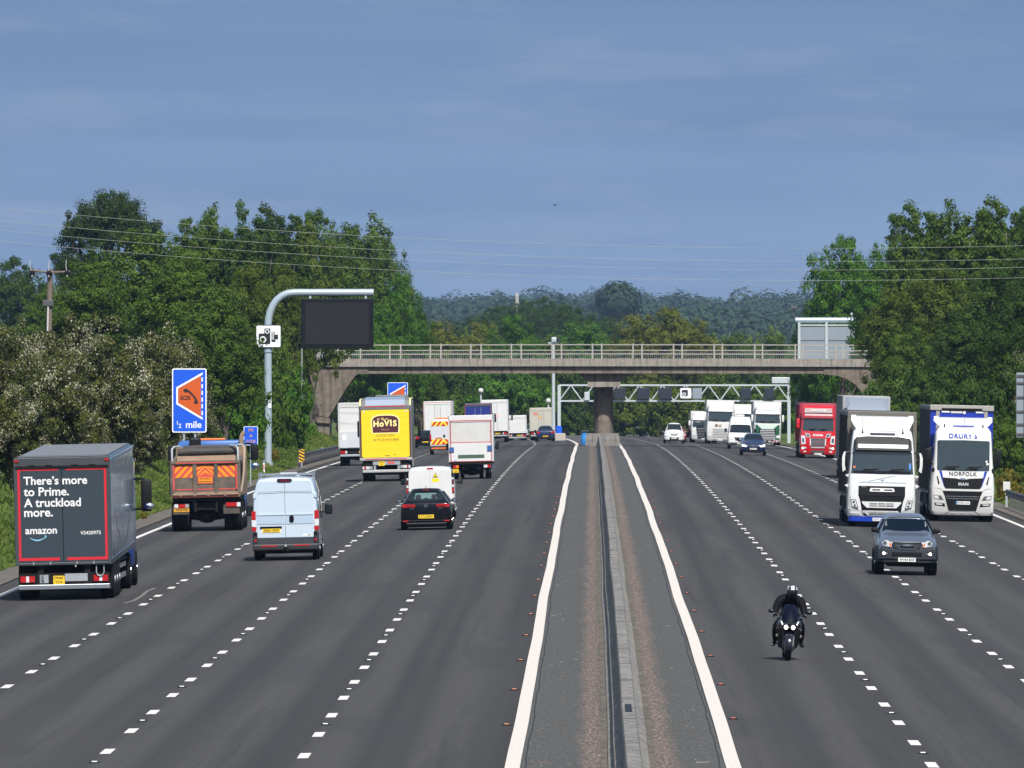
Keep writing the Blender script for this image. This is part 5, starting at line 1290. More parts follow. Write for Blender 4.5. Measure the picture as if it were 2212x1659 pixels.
    m = MB(); m.plate([(-.24, 2.51), (-.17, 2.47), (.17, 2.47), (.24, 2.51), (.22, 2.575), (-.22, 2.575)], -.0, GLOSSK, .05, sl=.1, z0=2.5); m.rect(-.15, .15, 2.49, 2.56, -.05, M('dark_red_lamp', (.12, .006, .01), .2), .01, .02); part(m, 'brake_lamp', t)
    m = MB()
    for y in (1.4, 2.6, 3.8):
        m.box(-.86, .86, y, y + .06, 2.66, 2.70, ALU)
        for s in (-1, 1): m.tube([(s * .84, y + .03, 2.5), (s * .86, y + .03, 2.75)], .02, ALU, 6)
    m.box(-.2, .35, 2, 2.7, 2.68, 2.74, STEEL, .02); part(m, 'roof_rack', t)
    for s in (-1, 1): small_mirror(t, s * 1.25, 4.7, 1.52, BLACK, .24, .34)
    m = MB(); sideglass(m, lambda z: 1.03 - max(0, z - 1.2) * .05, [(4.1, 1.25), (5.0, 1.25), (4.7, 1.95), (4.1, 1.95)]); part(m, 'side_window', t)
    for y in (1.2, 5.0):
        for s in (-1, 1): wheel(t, s * .92, y, .35, .22)
    m = MB(); m.box(-.8, .8, .2, 5.2, .22, .4, CHASS); part(m, 'underbody', t)
blue_van()
def white_van():
    t = veh('panel_van', 'white panel van with a yellow warning triangle, half hidden by the black hatchback', 'van', 931, 1121)
    part(van_hull(.965, 2.06, 4.8, WHITE, .3, top=.86), 'van_body', t, None, 35)
    for s in (-1, 1):
        m = MB(); m.plate([(s * .004, .62), (s * .84, .62), (s * .87, 1.0), (s * .86, 1.6), (s * .80, 1.93), (s * .004, 1.97)], 0, WHITE, .02); d = part(m, 'rear_door', t)
        m = MB(); m.plate([(s * .86, 1.0), (s * .95, 1.02), (s * .945, 1.75), (s * .88, 1.93), (s * .855, 1.9)], .01, GLOSSK, .03); e = part(m, 'tail_light', t)
        q = MB(); q.rect(s * .872, s * .945, 1.04, 1.22, -.018, LAMPR, .012, .01); q.rect(s * .872, s * .942, 1.25, 1.36, -.018, LAMPC, .012, .01); q.rect(s * .872, s * .942, 1.38, 1.54, -.018, M('dark_red_lamp'), .012, .01); q.rect(s * .872, s * .94, 1.56, 1.64, -.018, LAMPC, .012, .01); part(q, 'lamp_lens', e)
        small_mirror(t, s * 1.15, 3.6, 1.45, BLACK, .2, .24)
    m = MB(); m.rect(-.005, .005, .63, 1.96, -.012, M('grey_seam', (.3, .3, .3), .6), .012); part(m, 'door_gap', t)
    m = MB(); m.rect(-.13, .13, 1.98, 2.04, .01, LAMPR, .03, .015); part(m, 'brake_lamp', t)
    YEL = M('warning_yellow', (.78, .62, .01), .5)
    m = MB(); m.plate([(.09, 1.63), (.33, 1.63), (.21, 1.85)], 0, INK, .022); m.plate([(.115, 1.645), (.305, 1.645), (.21, 1.82)], -.022, YEL, .003); m.plate([(.15, 1.66), (.26, 1.67), (.25, 1.72), (.2, 1.71), (.18, 1.68)], -.025, INK, .003); m.rect(.07, .35, 1.47, 1.6, 0, YEL, .022); part(m, 'warning_sign', t)
    m = MB(); m.box(-.96, .96, -.08, .2, .34, .6, M('charcoal_bumper'), .06); part(m, 'rear_bumper', t)
    plate_no(t, -.3, .8, -.02, .52, .11, 'WN17 XFD')
    for y in (.95, 3.9):
        for s in (-1, 1): wheel(t, s * .85, y, .33, .21)
    m = MB(); m.box(-.7, .7, .2, 4, .22, .4, CHASS); part(m, 'underbody', t)
white_van()
def chevron(m, x0, x1, z0, z1, y, a, b, sl=0, zz=0, n=3, pitch=.36):
    c = (x0 + x1) / 2; m.rect(x0, x1, z0, z1, y, a, .008, 0, sl, zz)
    for s in (-1, 1):
        k = -8
        for k in range(-6, 9):
            p = [(k * pitch, z0), (k * pitch + pitch * .5, z0), (k * pitch + pitch * .5 - .8 * (z1 - z0), z1), (k * pitch - .8 * (z1 - z0), z1)]
            hw = (x1 - x0) / 2
            p = clip(p, 0, 0, True); p = clip(p, 0, hw, False) if len(p) > 2 else []
            if len(p) > 2: m.plate([(c + s * x, z) for x, z in p], y - .008, b, .004, sl, zz)
def highway_van():
    t = veh('maintenance_van', 'white maintenance van with red and yellow chevrons on its rear doors', 'van', 959, 982)
    RC = M('chevron_red', (.55, .02, .02), .45); YC_ = M('chevron_yellow', (.80, .62, .03), .45)
    part(van_hull(1.0, 2.55, 5.6, WHITE), 'van_body', t, None, 35)
    for s in (-1, 1):
        m = MB(); m.plate([(s * .004, .72), (s * .88, .72), (s * .9, 1.5), (s * .85, 2.38), (s * .004, 2.42)], 0, M('pale_silver', (.55, .57, .60), .3, coat=.5), .02); part(m, 'rear_door', t)
        tail_light(t, s * 1.0, 1.25, .1, .5, 0, ((1, LAMPR),)); small_mirror(t, s * 1.22, 4.4, 1.5, BLACK, .2, .34)
    m = MB(); chevron(m, -.86, .86, 2.08, 2.42, -.02, YC_, RC); part(m, 'upper_chevron_board', t)
    m = MB(); chevron(m, -.9, .9, .74, 1.12, -.02, YC_, RC); part(m, 'lower_chevron_board', t)
    m = MB(); m.rect(-.02, .12, 1.25, 1.45, -.01, GLOSSK, .03, .03); part(m, 'door_handle', t)
    text(t, 'motorway', M('faded_grey_letters', (.35, .38, .45), .5), -.3, 1.85, -.012, h=.12, w=.8)
    m = MB(); m.box(-1.0, 1.0, -.12, .2, .38, .66, M('charcoal_bumper'), .05); m.rect(-.9, .9, .42, .52, -.12, M('chevron_orange2', (.7, .15, .02), .5), .01); part(m, 'rear_bumper', t)
    plate_no(t, -.35, 1.2, -.02, .5, .11, 'FJ66 VKL', M('dirty_plate'))
    m = MB(); m.box(-.6, .6, 2.5, 2.8, 2.6, 2.7, LAMPA, .04); part(m, 'beacon_bar', t)
    for y in (1.1, 4.6):
        for s in (-1, 1): wheel(t, s * .9, y, .35, .22)
highway_van()

# ------------------------------------------------------------------ black hatchback, rear view
def car_hull(st, mat):
    m = MB(); R_ = []
    for y, w, zb, zl, wr, zt in st:
        h = [(0, zb), (w * .80, zb), (w * .96, zb + .12), (w, zb + (zl - zb) * .42), (w * .985, zb + (zl - zb) * .75), (w * .94, zl), (wr + .03, zl + (zt - zl) * .75), (wr * .86, zt), (wr * .45, zt + .012), (0, zt + .016)]
        R_.append([(x, y, z) for x, z in h] + [(-x, y, z) for x, z in h[-2:0:-1]])
    return m.loft(R_, mat)
def hatchback():
    t = veh('hatchback_car', 'black hatchback car close behind the white panel van', 'car', 921, 1145, 1.06)
    st = [(0, .74, .34, .84, .62, .88), (.02, .85, .22, .90, .70, .93), (.08, .89, .19, .95, .72, 1.0), (.22, .90, .18, .96, .665, 1.10), (.45, .9, .18, .97, .60, 1.31), (.6, .9, .18, .97, .555, 1.405), (.72, .9, .18, .97, .55, 1.43), (1.6, .9, .18, .97, .56, 1.455), (2.3, .9, .18, .96, .56, 1.42), (2.7, .9, .18, .95, .6, 1.22), (3.1, .89, .18, .93, .68, .98), (3.8, .88, .18, .82, .62, .87), (4.15, .80, .22, .70, .5, .74), (4.25, .6, .3, .6, .4, .62)]
    part(car_hull(st, GLOSSK), 'car_body', t, None, 50, 1)
    sl = 1.18; gy = lambda x, z: .135 + sl * (z - 1.04)
    m = MB(); fpl(m, [(-.62, 1.04), (-.4, 1.02), (0, 1.01), (.4, 1.02), (.62, 1.04), (.595, 1.16), (.50, 1.335), (.3, 1.355), (0, 1.36), (-.3, 1.355), (-.50, 1.335), (-.595, 1.16)], lambda x, z: gy(x, z) - .01, GLASS, .012); gl = part(m, 'rear_window', t)
    m = MB(); fpl(m, [(-.40, 1.10), (.40, 1.10), (.36, 1.30), (-.36, 1.30)], lambda x, z: gy(x, z) - .023, M('glass_see_through', (.10, .17, .17), .1), .004)
    for a, b, c, d in ((-.36, -.17, 1.09, 1.24), (.2, .38, 1.09, 1.25), (-.06, .08, 1.09, 1.13)): fpl(m, rr(a, b, c, d, .05), lambda x, z: gy(x, z) - .028, INK, .004)
    part(m, 'seats_seen_through', gl)
    m = MB(); m.plate([(-.5, 1.40), (.5, 1.40), (.48, 1.445), (0, 1.46), (-.48, 1.445)], .50, GLOSSK, .06, sl=.3, z0=1.4); m.rect(-.12, .12, 1.395, 1.41, .44, LAMPR, .012); part(m, 'roof_spoiler', t)
    for s in (-1, 1):
        m = MB(); m.plate([(s * .81, .80), (s * .42, .80), (s * .36, .87), (s * .40, .90), (s * .80, .92), (s * .845, .88)], .06, LAMPR, .08); e = part(m, 'tail_light', t)
        q = MB(); q.plate([(s * .70, .82), (s * .46, .82), (s * .42, .86), (s * .69, .87)], -.02, M('dark_red_lamp'), .006); part(q, 'lamp_lens', e)
        m = MB(); m.ell((s * .99, 2.75, 1.0), (.12, .08, .085), GLOSSK); m.tube([(s * .8, 2.75, .96), (s * .95, 2.75, .97)], .03, BLACK, 6); m.plate(circ(s * .99, 1.0, .085, 14, .06), 2.68, CHROME, .01); part(m, 'mirror', t, None, 40)
        m = MB(); m.rect(s * .63, s * .82, .30, .34, .03, LAMPR, .05, .015); part(m, 'reflector', t)
    m = MB(); m.plate(circ(0, .855, .062, 20), .03, CHROME, .06); m.plate(circ(0, .855, .042, 16), -.031, BLACK, .003); m.plate([(-.03, .875), (0, .82), (.03, .875), (.02, .875), (0, .84), (-.02, .875)], -.034, CHROME, .003); part(m, 'maker_badge', t)
    m = MB(); m.rect(-.55, -.43, .745, .765, .02, CHROME, .03); m.rect(.45, .56, .75, .765, .02, CHROME, .03); part(m, 'model_badge', t)
    plate_no(t, 0, .475, -.015, .55, .125, 'LT15 XHW')
    m = MB(); m.rect(-.34, .34, .40, .55, .025, GLOSSK, .035, .02); m.box(-.84, .84, -.015, .03, .33, .345, M('groove', (.03, .03, .032), .6)); part(m, 'plate_recess', t)
    m = MB(); m.box(-.72, .72, -.01, .25, .16, .27, BLACK, .04); m.box(-.68, .68, .2, 3.9, .10, .3, RUBBER); part(m, 'rear_valance', t)
    m = MB(); sideglass(m, lambda z: .9 - (z - .95) * .72, [(.75, 1.02), (2.75, 1.0), (2.25, 1.33), (1.0, 1.36)]); part(m, 'side_window', t)
    m = MB(); m.tube([(0, 1.0, 1.45), (0, .85, 1.56)], .008, BLACK, 5); part(m, 'aerial', t)
    for y in (.85, 3.45):
        for s in (-1, 1): wheel(t, s * .80, y, .32, .21, ALU)
hatchback()

# ------------------------------------------------------------------ box lorries, rear view
def luton():
    t = veh('box_lorry', 'white box lorry with red edge tape and a green strip low on its tail lift', 'lorry', 1019, 1035, 1.035)
    w = 1.16
    m = MB(); m.box(-w, w, .03, 5.2, .86, 3.28, WHITE, .05); part(m, 'box_body', t, None, 30)
    m = MB()
    for s in (-1, 1): m.box(s * w, s * (w - .07), -.03, .05, .8, 3.30, WHITE, .02)
    m.box(-w, w, -.03, .05, 3.02, 3.30, WHITE, .02); m.box(-w, w, -.03, .05, .78, .9, CHASS); part(m, 'rear_frame', t)
    m = MB(); m.rect(-w + .09, w - .09, 1.92, 3.0, .03, OFFWH, .03); part(m, 'roller_door', t)
    m = MB(); m.rect(-w + .08, w - .08, .92, 1.87, 0, WHITE, .05, .02); d = part(m, 'tail_lift', t)
    m = MB(); m.rect(-.68, .68, 1.08, 1.26, -.05, M('dark_green_strip', (.05, .10, .06), .6), .008); part(m, 'number_strip', d)
    m = MB(); BLP = M('blue_pad', (.03, .10, .30), .6)
    m.rect(-1.12, -.88, 1.42, 1.66, -.055, BLP, .05); m.rect(.84, 1.08, 1.45, 1.72, -.055, BLP, .05); m.rect(-.9, -.75, .95, 1.02, -.05, M('pale_blue_label', (.3, .5, .7), .5), .006); part(m, 'lift_pad', d)
    m = MB()
    for s in (-1, 1): m.rect(s * (w - .10), s * (w - .135), .95, 3.0, -.06, REDREF, .004)
    m.rect(-w + .1, w - .1, 3.0, 3.035, -.06, REDREF, .004); m.rect(-w + .1, w - .1, 1.885, 1.92, -.06, REDREF, .004); m.rect(-w + .1, w - .1, .91, .935, -.06, REDREF, .004); part(m, 'red_edge_tape', t)
    m = MB()
    for i in range(7): x = -1 + i / 3; m.box(x - .035, x + .035, -.02, .06, 3.29, 3.34, BLACK)
    part(m, 'marker_lamp', t)
    tail_light(t, -.95, .66, .3, .15, .05, ((1, LAMPR), (1, LAMPA))); tail_light(t, 1.0, .66, .36, .15, .05, ((2, LAMPR), (2, LAMPC)))
    plate_no(t, -.82, .44, .05, .3, .2, 'KP16\nDZE')
    chassis(t, .1, 6.6, .5, .78); lorry_rear_axles(t, .98, (1.5,), r=.36, wd=.2)
    m = MB(); m.box(-1.0, 1.0, 5.3, 7, .4, 2.4, WHITE, .15); part(m, 'cab', t, None, 30)
    for s in (-1, 1): small_mirror(t, s * 1.28, 6.2, 1.65, BLACK, .2, .36); wheel(t, s * .85, 6.3, .36, .22)
luton()
def yellow_lorry():
    t = veh('box_lorry', 'grey lorry with a bright yellow roller door and maroon bread logo', 'lorry', 835, 1040, 1.10)
    YB_ = M('bread_yellow', (.84, .60, .012), .4, dirt=.05, dcol=(.6, .45, .05)); GB = M('grey_box_side', (.15, .155, .15), .45, dirt=.3, dcol=(.09, .085, .08)); MR = M('maroon', (.075, .012, .022), .45); CR = M('cream_yellow', (.85, .75, .30), .45)
    w = 1.27
    m = MB(); m.loft([[(-w, y, 1.05), (w, y, 1.05), (w, y, z - .45), (w - .02, y, z - .2), (w - .1, y, z - .06), (w - .3, y, z), (-w + .3, y, z), (-w + .1, y, z - .06), (-w + .02, y, z - .2), (-w, y, z - .45)] for y, z in ((.04, 3.66), (.25, 3.92), (.8, 4.05), (6.8, 4.05))], GB); part(m, 'box_body', t, None, 30)
    m = MB(); m.loft([[(-w + .32, y, z + .008), (w - .32, y, z + .008), (w - .32, y, z - .02), (-w + .32, y, z - .02)] for y, z in ((.02, 3.64), (.25, 3.925), (.8, 4.06), (6.8, 4.06))], M('glossy_roof', (.30, .34, .42), .12, coat=1)); m.box(-.6, 1.0, 6.3, 6.7, 4.05, 4.16, GB, .04); part(m, 'roof', t, None, 30)
    for s in (-1, 1):
        m = MB(); m.tube([(s * (w - .06), .03, 3.55), (s * (w - .06), .22, 3.83), (s * (w - .07), .8, 3.97), (s * (w - .07), 6.8, 3.97)], .04, CR, 8); part(m, 'roof_edge', t, None, 50)
    m = MB()
    for s in (-1, 1): m.box(s * w, s * (w - .10), -.02, .05, 1.05, 3.62, GB, .02)
    m.box(-w, w, -.02, .05, 3.45, 3.68, GB, .03); m.box(-w, w, -.03, .05, 1.02, 1.14, M('pale_grey_frame', (.4, .4, .4), .5, dirt=.3), .02); part(m, 'rear_frame', t)
    m = MB(); m.plate(rr(-w + .11, w - .11, 1.16, 3.48, .1), .02, YB_, .03); d = part(m, 'roller_door', t)
    m = MB()
    for k in range(1, 6): m.box(-w + .13, w - .13, -.013, -.01, 1.15 + k * .39 - .004, 1.15 + k * .39 + .004, M('yellow_shadow_gap', (.55, .38, .01), .6))
    part(m, 'door_joint', d)
    m = MB()
    for s in (-1, 1): m.rect(s * (w - .05), s * (w - .11), 1.2, 3.4, -.03, MR, .012)
    m.rect(-.98, .98, 3.60, 3.64, -.02, REDREF, .006); m.rect(-1.0, 1.0, 1.06, 1.10, -.03, REDREF, .006); part(m, 'red_edge_tape', t)
    def arch(x0, x1, z0, z1, zs, k=.0):
        P = [(x0 + .03, z0), (x1 - .03, z0), (x1, zs)]
        for i in range(1, 12): a = math.pi * i / 12; P.append(((x0 + x1) / 2 + (x1 - x0) / 2 * math.copysign(abs(math.cos(a)) ** .62, math.cos(a)), zs + (z1 - zs) * math.sin(a) ** .75))
        return P + [(x0, zs)]
    m = MB(); m.plate(arch(-.70, .70, 2.31, 3.24, 2.88), -.01, CR, .005); m.plate(arch(-.64, .64, 2.36, 3.18, 2.86), -.015, MR, .005); part(m, 'logo_shield', d)
    # the five letters of the logo, each at its own height
    for s, x, h, z in (('H', -.45, .30, 2.79), ('o', -.18, .22, 2.75), ('V', .07, .31, 2.82), ('I', .27, .31, 2.82), ('S', .46, .30, 2.80)): text(d, s, CR, x, z, -.021, h=h, bold=.045)
    text(d, 'BREAD', M('dull_gold', (.45, .30, .12), .5), 0, 2.50, -.021, h=.075, w=.5, spacing=1.3); m = MB(); m.plate(circ(-.13, 3.02, .075), -.02, M('dull_gold'), .004); m.rect(-.4, -.27, 3.0, 3.03, -.02, CR, .003); m.rect(0, .12, 3.0, 3.03, -.02, CR, .003); part(m, 'logo_emblem', d)
    BR = M('brown_letters', (.16, .08, .03), .5)
    text(d, 'AS GOOD TODAY', BR, 0, 2.22, -.012, h=.11, w=.92, bold=.01); text(d, "AS IT'S ALWAYS BEEN", BR, .02, 2.02, -.012, h=.11, w=1.25, bold=.01)
    m = MB()
    for x in (-1.02, 1.0): m.plate(circ(x, 3.38, .05), -.01, OFFWH, .01)
    m.rect(-.05, .2, 1.23, 1.26, -.01, BR, .004); m.rect(.35, .5, 1.28, 1.3, -.01, BR, .004); part(m, 'door_fitting', d)
    m = MB(); m.box(-1.1, 1.1, .1, .2, .74, 1.02, CHASS); m.rect(-.64, .68, .80, 1.02, .08, STEEL, .05, .03); m.rect(.07, .4, .84, .98, .03, M('faded_pink_sticker', (.55, .12, .10), .5), .01); part(m, 'light_board', t)
    plate_no(t, -.22, .87, .02, .3, .22, 'PE15\nLJX')
    tail_light(t, -1.14, .67, .48, .14, .06, ((1, LAMPC), (1, LAMPR), (2, LAMPC), (2, STEEL))); tail_light(t, 1.16, .70, .48, .14, .06, ((1, LAMPC), (1, LAMPR), (2, LAMPC), (2, STEEL)))
    m = MB(); m.box(-1.15, 1.15, .04, .16, .43, .57, M('pale_grey_frame'), .03)
    for x in (-.55, .6): m.box(x - .05, x + .05, .06, .2, .5, .8, STEEL)
    part(m, 'underrun_bar', t)
    chassis(t, .2, 9); lorry_rear_axles(t, 1.2, (2.2,), r=.48); rear_cab(t, 7.2, 1.2, 3.3, WHITE, True, (2.1, 2.9))
    m = MB(); m.box(-1.2, 1.2, 1.65, 1.7, .3, .9, CHASS); part(m, 'mudflap', t)
yellow_lorry()
def box_rear(name, label, px, py, w, zt, zb, L, body, door, XY=None, s=1, tape=None, doors=2, lift=False, cabm=WHITE, artic=False, frame=None):
    t = veh(name, label, 'lorry', px, py, s, XY=XY); frame = frame or body
    m = MB(); m.box(-w, w, .04, L, zb, zt, body, .06); part(m, 'box_body', t, None, 30)
    m = MB()
    for sg in (-1, 1): m.box(sg * w, sg * (w - .09), -.02, .06, zb, zt - .02, frame, .02)
    m.box(-w, w, -.02, .06, zt - .3, zt - .02, frame, .02); m.box(-w, w, -.02, .06, zb - .05, zb + .08, frame, .02); part(m, 'rear_frame', t)
    if doors == 2:
        for sg in (-1, 1):
            m = MB(); m.rect(sg * .015, sg * (w - .1), zb + .1, zt - .32, .02, door, .03); d = part(m, 'rear_door', t)
            q = MB(); q.tube([(sg * .25, -.03, zb + .1), (sg * .25, -.03, zt - .35)], .018, STEEL, 6); part(q, 'lock_bar', d)
    else:
        m = MB(); m.rect(-w + .1, w - .1, zb + .1, zt - .32, .02, door, .03); d = part(m, 'roller_door', t)
    if lift:
        m = MB(); m.rect(-w + .08, w - .08, zb, zb + 1.0, 0, M('lift_grey', (.55, .57, .6), .4, dirt=.2), .05, .02); part(m, 'tail_lift', t)
        m = MB(); m.rect(-w + .25, -w + .5, zb + .45, zb + .8, -.05, LETW, .01); part(m, 'notice', t)
    if tape:
        m = MB()
        for sg in (-1, 1): m.rect(sg * (w - .03), sg * (w - .06), zb + .1, zt - .1, -.022, tape, .004)
        m.rect(-w + .05, w - .05, zt - .12, zt - .09, -.022, tape, .004); part(m, 'red_edge_tape', t)
    for sg in (-1, 1): tail_light(t, sg * (w - .12), zb - .28, .4, .17, .05, ((3, LAMPR), (1, LAMPC)))
    m = MB(); m.box(-w + .08, w - .08, .05, .16, zb - .55, zb - .42, STEEL, .02); m.box(-w + .1, w - .1, .12, .25, zb - .4, zb - .05, CHASS); part(m, 'underrun_bar', t)
    plate_no(t, .25, zb - .28, .05, .5, .12, 'YK17 BVF')
    if artic: trailer_ys = [1.5, 2.8, 4.1]; lorry_rear_axles(t, w, trailer_ys, False); m = MB(); m.box(-.5, .5, .2, L, zb - .35, zb, CHASS); part(m, 'trailer_chassis', t); rear_cab(t, L + .8, w - .03, 3.2, cabm)
    else: chassis(t, .2, L + 1.5); lorry_rear_axles(t, w - .02, (1.9,)); rear_cab(t, L + .3, w - .05, min(zt - .3, 3.0), cabm)
    return t
box_rear('box_lorry', 'white box lorry with a grey tail lift passing the left bridge abutment', 0, 0, 1.25, 3.88, 1.12, 7.2, OFFWH, WHITE, XY=G(776, 1006), s=1.03, doors=1, lift=True)
SILV = M('pale_trailer_grey', (.62, .63, .62), .4, dirt=.25, dcol=(.4, .38, .35))
box_rear('articulated_lorry', 'plain white trailer with a thin red outline in the far lane behind the maintenance van', 0, 0, 1.26, 3.95, 1.1, 13.4, SILV, SILV, XY=(-13.6, 905), tape=REDREF, artic=True)
NVB = M('royal_blue_doors', (.012, .025, .20), .4, coat=.5); NVT = M('dark_blue_grey', (.05, .07, .10), .4)
box_rear('box_lorry', 'small royal blue box lorry glimpsed over the white lorry roof', 0, 0, 1.15, 3.7, 1.1, 7, NVT, NVB, XY=(-9.75, 880), tape=M('pink_tape', (.4, .05, .12), .5))
t = box_rear('articulated_lorry', 'bright white tall trailer just ahead of the small blue lorry', 0, 0, 1.26, 4.0, 1.1, 13.4, WHITE, WHITE, XY=(-9.1, 960), artic=True)
m = MB(); m.plate(circ(.25, 2.5, .3, 12, .2), -.02, M('pale_pink_mark', (.75, .55, .52), .5), .006); part(m, 'faded_mark', t)
box_rear('box_lorry', 'small white box van between the bright white trailer and the pale trailer', 0, 0, .98, 2.45, .75, 4.4, WHITE, WHITE, XY=(-7.35, 1000), doors=1)
STONE = M('pale_stone_paint', (.46, .44, .37), .5, dirt=.3, dcol=(.32, .29, .22))
t = box_rear('box_lorry', 'pale stone coloured box trailer with an orange mark beside the gantry leg', 0, 0, 1.15, 3.15, .95, 6, STONE, STONE, XY=(-4.85, 987))
m = MB(); m.rect(-.75, -.35, 2.45, 2.7, -.02, M('orange_mark', (.6, .2, .12), .5), .006); m.rect(-.3, -.05, 2.1, 2.35, -.02, M('amber_mark', (.65, .38, .08), .5), .006); part(m, 'orange_mark', t)

# ------------------------------------------------------------------ cars far off, rear and front views
def small_car(label, XY, mat, front=False, w=.88, zt=1.48, name='car', lit=False, L=4.3):
    t = veh(name, label, 'car', 0, 0, 1, XY=XY)
    if front: st = [(0, w * .8, .3, .66, w * .6, .70), (.05, w * .95, .22, .74, w * .75, .8), (.5, w, .2, .86, w * .8, .95), (1.05, w, .2, .96, w * .76, 1.04), (1.7, w, .2, .97, w * .64, zt - .08), (2.1, w, .2, .98, w * .62, zt), (3.3, w, .2, .98, w * .62, zt - .02), (4.0, w, .2, .95, w * .7, 1.1), (L, w * .85, .3, .85, w * .6, .9)]
    else: st = [(0, w * .8, .32, .84, w * .68, .9), (.05, w * .96, .22, .92, w * .78, .98), (.2, w, .2, .97, w * .74, 1.1), (.65, w, .2, .97, w * .62, zt - .05), (.9, w, .2, .97, w * .62, zt), (2.2, w, .2, .97, w * .62, zt), (3.1, w, .2, .94, w * .74, 1.0), (4.0, w * .97, .2, .8, w * .7, .84), (L, w * .7, .3, .6, w * .5, .62)]
    part(car_hull(st, mat), 'car_body', t, None, 50, 1)
    a, b = (1.12, 1.62) if front else (.26, .58); za, zb = (1.06, zt - .11) if front else (1.08, zt - .1)
    m = MB(); f = lambda x, z: a + (b - a) * (z - za) / (zb - za) - .06
    fpl(m, [(-w * .72, za), (w * .72, za), (w * .58, zb), (-w * .58, zb)], f, GLASS, .03); part(m, 'windscreen' if front else 'rear_window', t)
    for s in (-1, 1):
        m = MB(); lamp = (LIT if lit else LAMPC) if front else LAMPR
        m.plate([(s * w * .9, .66), (s * w * .55, .62), (s * w * .5, .70), (s * w * .88, .80)] if front else [(s * w * .95, .75), (s * w * .6, .75), (s * w * .6, .92), (s * w * .92, .95)], .1, lamp, .1); part(m, 'headlight' if front else 'tail_light', t)
        small_mirror(t, s * (w + .1), 1.5 if front else 2.9, 1.02, mat, .18, .13)
        for y in (.85, 3.4): wheel(t, s * (w - .1), y, .33, .2)
    m = MB(); m.rect(-w * .45, w * .45, .34, .56, .03, BLACK, .03, .05); m.rect(-w * .8, w * .8, .22, .32, .05, BLACK, .04); part(m, 'lower_grille' if front else 'rear_valance', t)
    plate_no(t, 0, .48, -.0, .5, .11, 'OE66 YTR', PLATEW if front else PLATEY)
    return t
small_car('dark car just beyond the mirror of the yellow lorry', (-14.2, 872), GLOSSK)
small_car('dark blue car following the pale stone trailer', (-4.35, 958), M('navy_car_paint', (.01, .02, .07), .2, coat=1))
small_car('teal car with red tail lights next to the dark blue car', (-6.6, 1035), M('teal_car_paint', (.012, .04, .045), .3, coat=.3))
t = small_car('navy blue crossover with bright headlights in front of the white van with the roof pod', G(1627, 984), M('navy_crossover_paint', (.006, .014, .055), .16, coat=1), True, .92, 1.6, 'crossover_car', True)
m = MB(); m.plate([(-.30, .84), (-.24, .84), (-.05, .66), (.05, .66), (.24, .84), (.30, .84), (.1, .60), (-.1, .60)], .05, CHROME, .09); m.plate(circ(0, .75, .09), -.04, CHROME, .012); part(m, 'grille_chrome', t)
t = small_car('white pickup with a wide bonnet alone in the middle lane beyond the bridge', G(1456, 958), WHITE, True, .93, 1.86, 'pickup_truck', False, 5.1)
m = MB(); m.rect(-.32, .32, .72, .86, .06, M('mesh_grey', (.25, .25, .26), .5), .06); m.rect(-.9, .9, .98, 1.03, .35, WHITE, .05); part(m, 'front_grille', t)
small_car('small red car half hidden behind the white pickup', (8.0, 960), M('red_car_paint', (.45, .02, .02), .2, coat=1), True, .85, 1.5)
# ------------------------------------------------------------------ lorries facing the camera
def cab_glass(m, xw, z0, z1, yf, yw0=None, mat=SCREEN, r=.08, top=None):
    P = [(-xw, z0 + r), (-xw + r * .5, z0), (0, z0 - .02), (xw - r * .5, z0), (xw, z0 + r), ((top or xw) , z1 - r), ((top or xw) - r, z1), (0, z1 + .02), (-(top or xw) + r, z1), (-(top or xw), z1 - r)]
    # several panes across so the glass follows the curve of the cab
    return fpl(m, P, yf, mat, .012)
def wipers(t, yf, z, x0s, L=.62):
    for x0 in x0s:
        m = MB(); a, b, c = (x0, z), (x0 + L * .2, z + .10), (x0 + L, z + .13)
        m.tube([(p[0], yf(*p) - .05, p[1]) for p in (a, b, c)], .018, BLACK, 5); m.box(x0 + L * .2, x0 + L * .75, yf(x0, z) - .05, yf(x0, z) - .03, z - .02, z + .05, BLACK); part(m, 'wiper', t)
def front_running(t, w=1.2, yr=5.2):
    for s in (-1, 1): wheel(t, s * (w - .15), 1.45, .5, .34, STEEL)
    for s in (-1, 1): wheel(t, s * (w - .2), yr, .5, .42)
    m = MB(); m.box(-1.0, 1.0, .4, 5.5, .32, .8, CHASS); m.box(-1.22, -.7, 2.4, 4.2, .35, .95, CHASS, .05); m.box(.7, 1.22, 2.4, 4.2, .35, .95, CHASS, .05); part(m, 'chassis', t)
